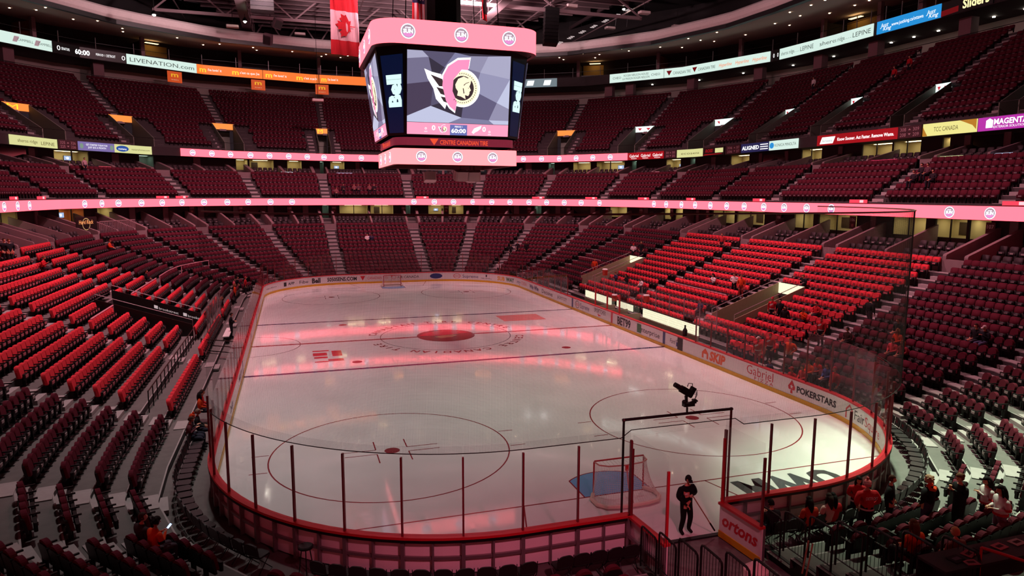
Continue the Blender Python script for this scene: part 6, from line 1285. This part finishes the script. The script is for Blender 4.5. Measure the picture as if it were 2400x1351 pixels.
# --- sitting on the folding chairs and benches along the boards
FOLDSIT = [(437, 985, '#5a2a34', 'short', '#4a2a22', 'sitphone', 'person in maroon coat sitting on a folding chair by the glass'), (446, 978, '#3a3038', 'toque', ORG, 'sitphone', 'person in orange knit hat sitting by the glass'), (478, 965, '#1c1a1e', 'cap', '#8a7468', 'sit', 'person in black with grey cap sitting against the glass'), (466, 925, ORG, 'long', '#1a1214', 'sit', 'person in orange jersey with dark hair sitting against the glass'), (478, 920, RED, 'short', '#3a2420', 'sit', 'person in red jersey sitting against the glass'),
           (1806, 1180, '#24222a', 'short', '#141012', 'sitphone', 'dark haired person with lit phone sitting beside the gate rails'), (1920, 1188, '#c04030', 'long', '#1a1012', 'sit', 'dark haired person in orange sitting by the boards'), (1949, 1170, '#d0a8a4', 'long', '#2a1a18', 'sit', 'person in pale pink sitting by the boards'), (1976, 1178, RED, 'long', '#120e10', 'sit', 'black haired person in red jersey sitting by the boards')]
FOLD_XY = []
for px, py, top, hk, hc, ps, lab in FOLDSIT:
    P = atZ(px, py, 1.25); s, d = RINK.sd(P[0], P[1]); d = min(max(d, .95), 1.15); x, y, nx, ny = RINK.at(s, d); FOLD_XY.append((s, d)); person((x, y, 0), math.atan2(-ny, -nx)+PI/2, ps, top, '#2a2a38', hk, hc, lab, skin=px % 3)
for px, py, top, ps, lab in ((1800, 845, '#3a3c5a', 'stand', 'child in blue hat holding a white sign at the glass'), (1826, 868, RED, 'sit', 'person in red sitting behind the corner glass'), (1878, 862, '#c03838', 'sit', 'person in red jersey leaning behind the corner glass'), (1893, 858, ORG, 'sit', 'person in orange beside the red jersey behind the corner glass'), (1912, 855, RED, 'sit', 'person in red jersey sitting behind the corner glass post'), (1935, 868, '#3c4a80', 'sit', 'person in blue sitting behind the corner glass'), (1958, 862, RED, 'stand', 'long haired person in red jersey pressed to the corner glass'),
                             (575, 655, RED, 'stand', 'person in red sweater standing behind the side glass'), (550, 672, ORG, 'stand', 'person in orange jersey numbered on the back behind the side glass'), (528, 660, '#c05060', 'stand', 'person in pink checked shirt behind the side glass'), (516, 655, '#15131a', 'pocket', 'person in black suit standing in the side bench'), (540, 735, '#121016', 'front', 'person in black bending at the side bench'), (484, 705, '#121016', 'pocket', 'person in black walking by the vomitory rail')):
    hg = 1.25 if ps == 'sit' else (1.35 if 'child' in lab else 1.72); P = atZ(px, py, hg); s, d = RINK.sd(P[0], P[1]); d = min(max(d, .6), 2.6); x, y, nx, ny = RINK.at(s, d)
    q = person((x, y, 0 if d < 1.7 else row_z(row_of(d))), math.atan2(-ny, -nx)+PI/2, ps, top, '#26242c', ['short', 'long', 'cap'][px % 3], ['#2a1c18', '#7a4a30', '#a03038'][px % 3], lab, skin=px % 3, scale=.78 if 'child' in lab else 1.)
    if 'sign' in lab: sg = put('hand_sign', None, None, loc=(x-nx*.42-.1, y-ny*.42, .95), rot=(0, 0, math.atan2(-ny, -nx)+PI/2), label='white cardboard sign with handwriting held against the glass', cat='sign'); MB().box((0, 0, 0), (.55, .02, .5)).build('board', m_white, sg); b = MB(); [add_text(b, t, lambda u, v, k=k: (u, -.015, .12-k*.12+v), .44, .07) for k, t in enumerate(('HELLO', 'PUCK', 'PLEASE'))]; b.build('sign_writing', m_adk, sg)
# --- a few people far up
def far_person(px, py, edge, zf, n, dlast, top, lab, ps='stand'):
    r = ray(px, py)
    for t in np.arange(20, 160, .05):
        P = CAMP+r*t; s, d = BOWL.sd(P[0], P[1])
        if edge(0) < d < dlast:
            i = min(n-1, int((d-edge(0))/(edge(1)-edge(0)))); hg = 1.72 if ps != 'sit' else 1.22
            if P[2]-zf(i) < hg: return person((P[0], P[1], zf(i)), toward_ice(P), ps, top, '#22202a', 'short', '#2a1c18', lab, group='small figures on the club tier' if ps == 'sit' else None)
far_person(1907, 188, up_edge, up_z, NUP, 39.5, WHT, 'person in white standing in the upper tier aisle'); far_person(2097, 157, up_edge, up_z, NUP, 39.5, RED, 'person in red climbing the upper tier aisle, lower of two'); far_person(2132, 139, up_edge, up_z, NUP, 39.5, RED, 'person in red climbing the upper tier aisle, upper of two')
far_person(198, 380, mid_edge, mid_z, NMID, 23.5, '#b09098', 'person in pale shirt standing at the top of the club tier')
for px, py in ((788, 443), (805, 441), (830, 437), (840, 437), (866, 440), (877, 440), (2158, 400), (2172, 398), (2185, 402), (2140, 405)): far_person(px, py, mid_edge, mid_z, NMID, 23.4, ['#5a3a44', '#2a2028', '#7a4a50'][px % 3], 'small figure sitting on the club tier, %s' % ('over the long ribbon near the score cube' if px < 1000 else 'under the red advert board'), 'sit')
for px, py in ((770, 512),): pass
# ================================================================== FOLDING CHAIRS
b = MB(); rounded_back(b, .46, .52, .86, -.015, .025, .06, .16, 0, 6); FB = b.mesh('backrest', mat('fold_pad', '#1c1216', .55)); b = MB(); b.box((0, -.24, .45), (.42, .42, .05), bev=.06); FS = b.mesh('seat', mat('fold_seat', '#1e171a', .5))
b = MB(); b.tube([(.22, .05, .84), (.22, -.02, .45), (.22, -.46, .01)], .012, 5); FL1 = b.mesh('front_leg', m_rail); b = MB(); b.tube([(.22, -.40, .45), (.22, .02, .01)], .012, 5); FL2 = b.mesh('rear_leg', m_rail)
b = MB(); add_poly(b, disc(12, .07, 0, .70), lambda u, v: (u, -.03+.03, v)); b.v = [(x, -.004, z) for x, y, z in b.v]; FE = b.mesh('emblem', mat('fold_emblem', '#7a2038', .6))
mir = Matrix.Diagonal((-1, 1, 1, 1))
def folding_chair(s, d, rz, place):
    m = frame_at(RINK, s, d, -.05) @ Matrix.Rotation(rz, 4, 'Z'); o = put('folding_chair', None, None, mw=m, label='black padded folding chair %s' % place, cat='chair', group='black folding chairs along the boards')
    put('backrest', FB, o); put('seat', FS, o); put('emblem', FE, o)
    for me, nm in ((FL1, 'front_leg'), (FL2, 'rear_leg')): put(nm, me, o); put(nm, me, o, mw=mir)
s = SMID+1.9
while s < RINK.cum[6]+3.4:
    pl = 'between boards and maroon seats beside the gate' if s < SMID+3.2 else 'behind the near boards with pink lit panels' if s < SMID+8.8 else 'along the bending corner boards near the couple with a phone' if s < SMID+14 else 'on the floor beside the corner glass'
    if not (SMID+4.05 < s < SMID+4.6) and not (SMID+9.7 < s < SMID+10.9): folding_chair(s, 1.18, .08*math.sin(s*5), pl)
    s += .47
s = SMID-2.75
while s > RINK.cum[2]+43.2:
    pl = 'beside the gate guard rails' if s > SMID-5.2 else 'on the floor below the standing fans' if s > SMID-9 else 'on the green lit floor round the corner'
    folding_chair(s, 1.25, .08*math.sin(s*5), pl); s -= .47
# stool by the boards door
P = atZ(716, 1282, .75); o = put('bar_stool', None, None, loc=(P[0], P[1], 0), label='round black stool by the boards door', cat='stool'); MB().lathe([(.16, .70), (.2, .72), (.2, .77), (.17, .79)], 16).build('seat', m_black, o)
for a in range(4): MB().tube([(.1*math.cos(a*PI/2), .1*math.sin(a*PI/2), .7), (.2*math.cos(a*PI/2), .2*math.sin(a*PI/2), -.05)], .015, 5).build('leg', m_rail, o)
# ================================================================== TUNNEL THROUGH THE NEAR END
XL, XR = -1.66, 2.16
b = MB()
for x in (XL, XR):
    for i in range(-1, 14):
        y0 = -30.75 if i < 0 else -30.48-row_edge(i); y1 = -30.48-row_edge(i+1); z = row_z(i)+.02 if i >= 0 else .12
        if i < 0 and x == XL: continue
        b.box((x, (y0+y1)/2, z/2-.03), (.1, abs(y1-y0), z+.06))
b.build('tunnel_side_walls', m_black, label='black stepped side walls of the tunnel through the near stand', cat='wall', kind='structure')
b = MB(); b.add([(XL, -30.5, -.04), (XR, -30.5, -.04), (XR, -46, -.04), (XL, -46, -.04)], [(0, 3, 2, 1)]); b.build('tunnel_floor', mat('tunnel_floor', '#6b6462', .7, noise=.5, nscale=6.), label='mottled grey tunnel floor leading off the ice', cat='floor', kind='structure')
b = MB(); b.box((0, 0, 0), (3.05, .14, .04)); b.v = [(x+.12, y-30.55, z-.01) for x, y, z in b.v]; b.build('gate_threshold', m_blackrub, label='black rubber threshold across the gate', cat='threshold', kind='structure')
def guard(x, i, label):
    y0 = -31.72-.905*i; zt = row_z(i)+1.10; zb = row_z(i)+.06; o = put('guard_rail', None, None, loc=(x, y0, zb), label=label, cat='railing', group='black guard rails stepping up beside the tunnel')
    h = zt-zb; L = .78; MB().tube([(0, 0, -.1), (0, 0, h-.08), (0, -.03, h-.02), (0, -.1, h), (0, -L+.1, h-.0), (0, -L+.02, h-.04), (0, -L, h-.12), (0, -L, -.1)], .028, 7).build('frame', m_black, o)
    MB().tube([(0, 0, .08), (0, -L, .08)], .018, 5).build('bottom_rail', m_black, o)
    for k in range(1, 7): MB().tube([(0, -L*k/7, .08), (0, -L*k/7, h-.01)], .008, 4).build('bar', m_black, o)
for i in range(7): guard(XR-.02, i, 'black barred guard rail on the tunnel edge below the standing fans, %s step' % ORD[i])
for i in range(6): guard(XL+.02, i, 'black barred guard rail on the tunnel edge by maroon seats, %s step' % ORD[i])
for k, (px, py, px2, py2) in enumerate(((1895, 1268, 1880, 1345), (1905, 1275, 1889, 1351))):
    p0, p1 = atX(px, py, 2.0), atX(px2, py2, 1.9); o = put('hockey_stick', None, None, loc=tuple(p1), label='wooden hockey stick leaning on the tunnel wall, %s' % ('with red tape' if k else 'with black tape'), cat='hockey stick'); d = Vector(p0)-Vector(p1); MB().tube([(0, 0, 0), tuple(d)], .02, 6).build('shaft', mat('stick_wood', '#a5785c', .5), o); MB().tube([(0, 0, 0), tuple(d*-.25)], .03, 6).build('tape', m_capred if k else m_black, o)
# pale covered cart in the tunnel
P = atZ(1772, 1330, .9); o = put('covered_cart', None, None, loc=(P[0], P[1], 0), label='white covered bundle with black strap standing in the tunnel', cat='cart'); b = MB(); b.lathe([(.34, .0), (.36, .5), (.30, .85), (.12, 1.0), (.02, 1.02)], 14); b.build('white_cover', mat('cover_white', '#d8c2bc', .7), o); MB().tube([(-.37, -.05, .35), (-.2, -.25, .6), (.1, -.33, .5), (.3, -.2, .3)], .04, 6).build('strap', m_black, o)
# ================================================================== BLACK TABLE WITH PAPERS ABOVE THE TUNNEL EDGE
zt = 3.05; c = [atZ(*q, zt) for q in ((2085, 1358), (2175, 1303), (2345, 1272), (2420, 1312))]; cx = sum(p[0] for p in c)/4; cy = sum(p[1] for p in c)/4
o = put('press_table', None, None, loc=(2.65, -37.75, 0), label='long black clothed table with printed sheets above the tunnel', cat='table')
MB().box((0, 0, zt-.03), (3.0, .62, .05)).build('table_top', mat('table_black', '#1d2022', .6), o); MB().box((0, .3, zt-.42), (3.0, .03, .78)).build('table_cloth', mat('table_cloth', '#15171a', .8), o)
for x in (-1.3, 1.3): MB().box((x, -.1, zt-.42), (.06, .4, .8)).build('trestle_leg', m_black, o)
for k, (x, y, w, h, cm, rz) in enumerate(((-.9, -.02, .3, .22, '#2a2c30', .1), (-.5, .05, .26, .2, '#9a5a60', .3), (-.05, .1, .3, .22, '#3a3c40', .1), (.35, .08, .28, .2, '#c0787e', .15), (.85, .1, .3, .2, '#b8b2a8', .1), (-.75, -.2, .26, .18, '#a06a70', -.2))):
    s = put('printed_sheet', None, None, loc=(2.65+x, -37.75+y, zt), rot=(0, 0, rz), label='%s printed sheet on the black table, %s' % (['dark', 'red pictured', 'plain dark', 'pink', 'cream', 'small rosy'][k], ['at the tunnel end', 'second along', 'in the middle', 'beside the plain dark sheet', 'at the far end', 'near the table edge'][k]), cat='paper'); MB().box((0, 0, .006), (w, h, .012)).build('sheet', cmat(cm), s); MB().box((0, 0, .0125), (w*.6, h*.4, .002)).build('print', cmat('#3a2226' if k != 0 else '#5a5a60'), s)
rr = empty('ledge_rail', (4.2, -38., 3.2), label='thin red painted rail beside the black table', cat='railing'); p0, p1 = atZ(2300, 1284, 3.3), atZ(2420, 1322, 3.3); MB().tube([(p0[0]-4.2, p0[1]+38, .1), (p1[0]-4.2, p1[1]+38, .1)], .03, 6).build('top_rail', m_capred, rr)
for p in (p0, p1): MB().tube([(p[0]-4.2, p[1]+38, .1), (p[0]-4.2, p[1]+38, -.6)], .025, 5).build('rail_post', m_capred, rr)
# ================================================================== TEAM BENCHES
def lightwall(y0, y1, z0, z1, n, label):
    o = put('bench_light_panel', None, None, loc=(14.92, (y0+y1)/2, z0), label=label, cat='light panel'); L = abs(y1-y0); m_pan = led('bench_panel', (1., .93, .66), 1.15); m_panm = led('bench_panel_mark', (.62, .58, .36), .9)
    for k in range(n):
        w = L/n; yc = -L/2+w*(k+.5); MB().box((.03, yc, (z1-z0)/2), (.06, w-.04, z1-z0)).build('light_box', m_pan, o); b = MB()
        for i in range(int(w/.18)):
            for j in range(4): u, v = yc-w/2+.12+i*.18+(.09 if j % 2 else 0), .08+j*(z1-z0-.12)/3.4; b.add([(-.004, u-.03, v), (-.004, u, v-.045), (-.004, u+.03, v), (-.004, u, v+.045)], [(0, 1, 2, 3)])
        q = b.build('panel_pattern', m_panm, o); q['kind'] = 'stuff'
    MB().box((.05, 0, z1-z0+.03), (.12, L+.1, .05)).build('frame_top', m_black, o); MB().box((.05, 0, -.03), (.12, L+.1, .05)).build('frame_bottom', m_black, o)
lightwall(9.5, 4.2, .82, 1.42, 2, 'pair of glowing cream patterned panels behind the far team bench'); lightwall(3.2, .4, .9, 1.4, 1, 'single glowing cream patterned panel between the team benches'); lightwall(-1.2, -8.7, .78, 1.45, 2, 'pair of long glowing cream patterned panels behind the near team bench')
def bench(y0, y1, label):
    L = abs(y1-y0); o = put('team_bench', None, None, loc=(14.3, (y0+y1)/2, 0), label=label, cat='bench'); MB().box((.25, 0, .45), (.36, L, .06)).build('bench_seat', m_counter, o)
    for k in range(4): MB().box((.25, -L/2+.2+k*(L-.4)/3, .2), (.3, .06, .46)).build('bench_leg', m_black, o)
    MB().box((.58, 0, .35), (.04, L, .8)).build('bench_wall', mat('bench_wall', '#a89c86', .7), o)
bench(9.5, 4.0, 'long team bench before the far pair of glowing panels'); bench(-1.0, -8.8, 'long team bench before the near pair of glowing panels')
for y0, y1 in ((9.7, 4.), (3.6, -.8), (-1., -10.5)):
    o = put('bench_glass', None, None, loc=(15.05, (y0+y1)/2, 1.5), label='tall glass screen behind the team benches, %s stretch' % {9.7: 'far', 3.6: 'middle', -1.: 'near'}[y0], cat='glass screen'); L = y0-y1; n = max(2, int(L/1.7))
    for k in range(n): MB().box((0, -L/2+L*(k+.5)/n, .8), (.014, L/n-.03, 1.6)).build('glass_pane', m_glass, o); MB().box((0, -L/2+L*k/n, .75), (.05, .04, 1.5)).build('glass_post', m_railpink, o)
for y in (3.4, 1.2, -.9): o = put('bench_partition', None, None, loc=(14., y, 0), label='red edged glass partition between bench bays, %s' % {3.4: 'far', 1.2: 'middle', -.9: 'near'}[y], cat='partition'); MB().box((0, 0, .5), (1.8, .06, 1.0)).build('lower_panel', mat('bench_wall', '#a89c86', .7), o); MB().box((0, 0, 1.75), (1.7, .014, 1.4)).build('glass_pane', m_glass, o); MB().box((-.88, 0, 1.5), (.1, .1, 2.0)).build('edge_post', m_capred, o)
for px, py, X, lab in ((1515, 702, 14.2, 'red drinks cooler on the bench partition'), (1440, 700, 14.3, 'red drinks cooler at the far bench'), (1418, 640, 14.2, 'red drinks cooler by the penalty gate')):
    P = atX(px, py, X); o = put('drinks_cooler', None, None, loc=(P[0], P[1], max(.5, P[2]-.2)), label=lab, cat='cooler'); MB().lathe([(.2, 0), (.22, .4), (.22, .46)], 12).build('cooler_body', mat('cooler_red', '#c0321e', .5), o); MB().lathe([(.23, .46), (.2, .54)], 12).build('cooler_lid', m_white, o)
for k, (px, py) in enumerate(((1385, 716), (1418, 728), (1505, 765), (1560, 788), (1480, 752))):
    P = atX(px, py, 13.7); o = put('bench_stool', None, None, loc=(P[0], P[1], 0), label='black stool in the bench area, %s' % ['by the far end', 'by the far panels', 'by the middle bay', 'by the near panels', 'by the partition'][k], cat='stool'); MB().lathe([(.17, .62), (.19, .66), (.17, .7)], 12).build('seat', m_black, o); [MB().tube([(.14*math.cos(a), .14*math.sin(a), .62), (.19*math.cos(a), .19*math.sin(a), 0)], .012, 4).build('leg', m_rail, o) for a in (0, PI/2, PI, 1.5*PI)]
P = atX(1605, 790, 13.4); o = put('water_bottle_rack', None, None, loc=(P[0], P[1], 1.07), label='dark bottle standing on the boards by the bench door', cat='bottle'); MB().lathe([(.14, 0), (.15, .35), (.06, .5), (.05, .62)], 12).build('bottle_body', m_black, o); MB().lathe([(.055, .62), (.055, .68)], 10).build('bottle_cap', m_blackp, o)
b = MB(); s = RINK.cum[2]+YS+9.75; b.strip(RINK, s-.3, s+.3, [(-.012, .1), (-.012, 1.05), (.0, 1.05), (.0, .1)], step=1, closed=True); b.build('bench_door', m_black, boards)
# penalty side fittings: white bench, black gate frame, wall of pink panels
o = put('penalty_bench', None, None, loc=(-14.6, 3.2, 0), label='white topped penalty bench behind the side glass', cat='bench'); MB().box((0, 0, .45), (.4, 3.2, .06)).build('bench_seat', m_white, o); [MB().box((0, y, .2), (.35, .06, .46)).build('bench_leg', m_black, o) for y in (-1.3, 0, 1.3)]
o = put('penalty_wall', None, None, loc=(-15.4, 3., 0), label='pink patterned low wall behind the penalty bench', cat='low wall'); MB().box((0, 0, .55), (.06, 6.5, 1.1)).build('panel_board', mat('panel_pink', '#b8707c', .6, noise=.4, nscale=6.), o); MB().box((0, 0, 1.12), (.1, 6.5, .05)).build('panel_cap', m_rail, o)
o = put('penalty_gate', None, None, loc=(-14.6, -2.2, 0), label='black tubular gate beside the penalty bench', cat='gate')
for z in (.35, .7, 1.05): MB().tube([(-1.1, .5, z), (.9, -.9, z)], .03, 6).build('gate_bar', m_black, o)
for t in (0, 1): MB().tube([(-1.1+2*t, .5-1.4*t, 0), (-1.1+2*t, .5-1.4*t, 1.1)], .035, 6).build('gate_post', m_black, o)
for y0, y1 in ((6.6, 9.8), (.0, 6.4)):
    o = put('side_glass', None, None, loc=(-15.5, (y0+y1)/2, 1.1), label='glass screen behind the penalty bench, %s part' % ('far' if y0 > 6 else 'near'), cat='glass screen'); L = y1-y0; n = 2 if L < 5 else 4
    for k in range(n): MB().box((0, -L/2+L*(k+.5)/n, .8), (.014, L/n-.03, 1.6)).build('glass_pane', m_glass, o); MB().box((0, -L/2+L*k/n, .8), (.05, .04, 1.6)).build('glass_post', m_railpink, o)
# lamps above the boards: red draped cloth banners along the club parapet (glowing red advert strips)
for px, py in ((88, 457), (425, 457), (375, 458), (990, 461), (1262, 465), (1388, 464), (1511, 465), (1620, 466), (1780, 467), (2013, 468), (2385, 468), (30, 458)):
    r = wall_hit(px, py, 18.5)
    o = put('ledge_strip', None, None, mw=frame_at(BOWL, r[0], 18.45, 9.36), label='short red glowing strip sign on the ledge over the long ribbon board', cat='sign', group='red strip signs on the ribbon ledge'); MB().box((0, 0, .14), (1.7, .06, .26)).build('strip_panel', led('strip_red', (1., .05, .09), 1.2), o); MB().box((.35, -.035, .14), (.35, .01, .2)).build('strip_mark', led('strip_pale', (1., .55, .6), 1.2), o)
# hanging fixtures, parapet cloths on the club boxes
for px, py, w, cm in ((2065, 388, 2.6, (1., .05, .16)), (2215, 384, 2.4, (.75, .8, .4)), (243, 398, 1.5, (1., .1, .15)), (330, 402, 1.5, (.8, .08, .1)), (672, 409, 1.6, (.7, .75, .85)), (812, 413, 2.2, (.55, .5, .75)), (1540, 414, 1.0, (1., .25, .35)), (2345, 378, 1.2, (.5, .55, .75))):
    r = wall_hit(px, py, 23.7); o = put('ledge_screen', None, None, mw=frame_at(BOWL, r[0], 23.75, 12.76), label='small glowing tablet strip on the club box ledge, %s' % {2065: 'magenta', 2215: 'yellow green', 243: 'red and white', 330: 'dark red', 672: 'pale blue', 812: 'violet', 1540: 'pink', 2345: 'slate'}[px], cat='screen'); MB().box((0, .1, .05), (w, .3, .05), rot=Matrix.Rotation(.5, 3, 'X')).build('screen_face', led('ledge_%d' % px, cm, .8), o); MB().box((0, .2, .02), (w*.9, .1, .06)).build('screen_base', m_black, o)
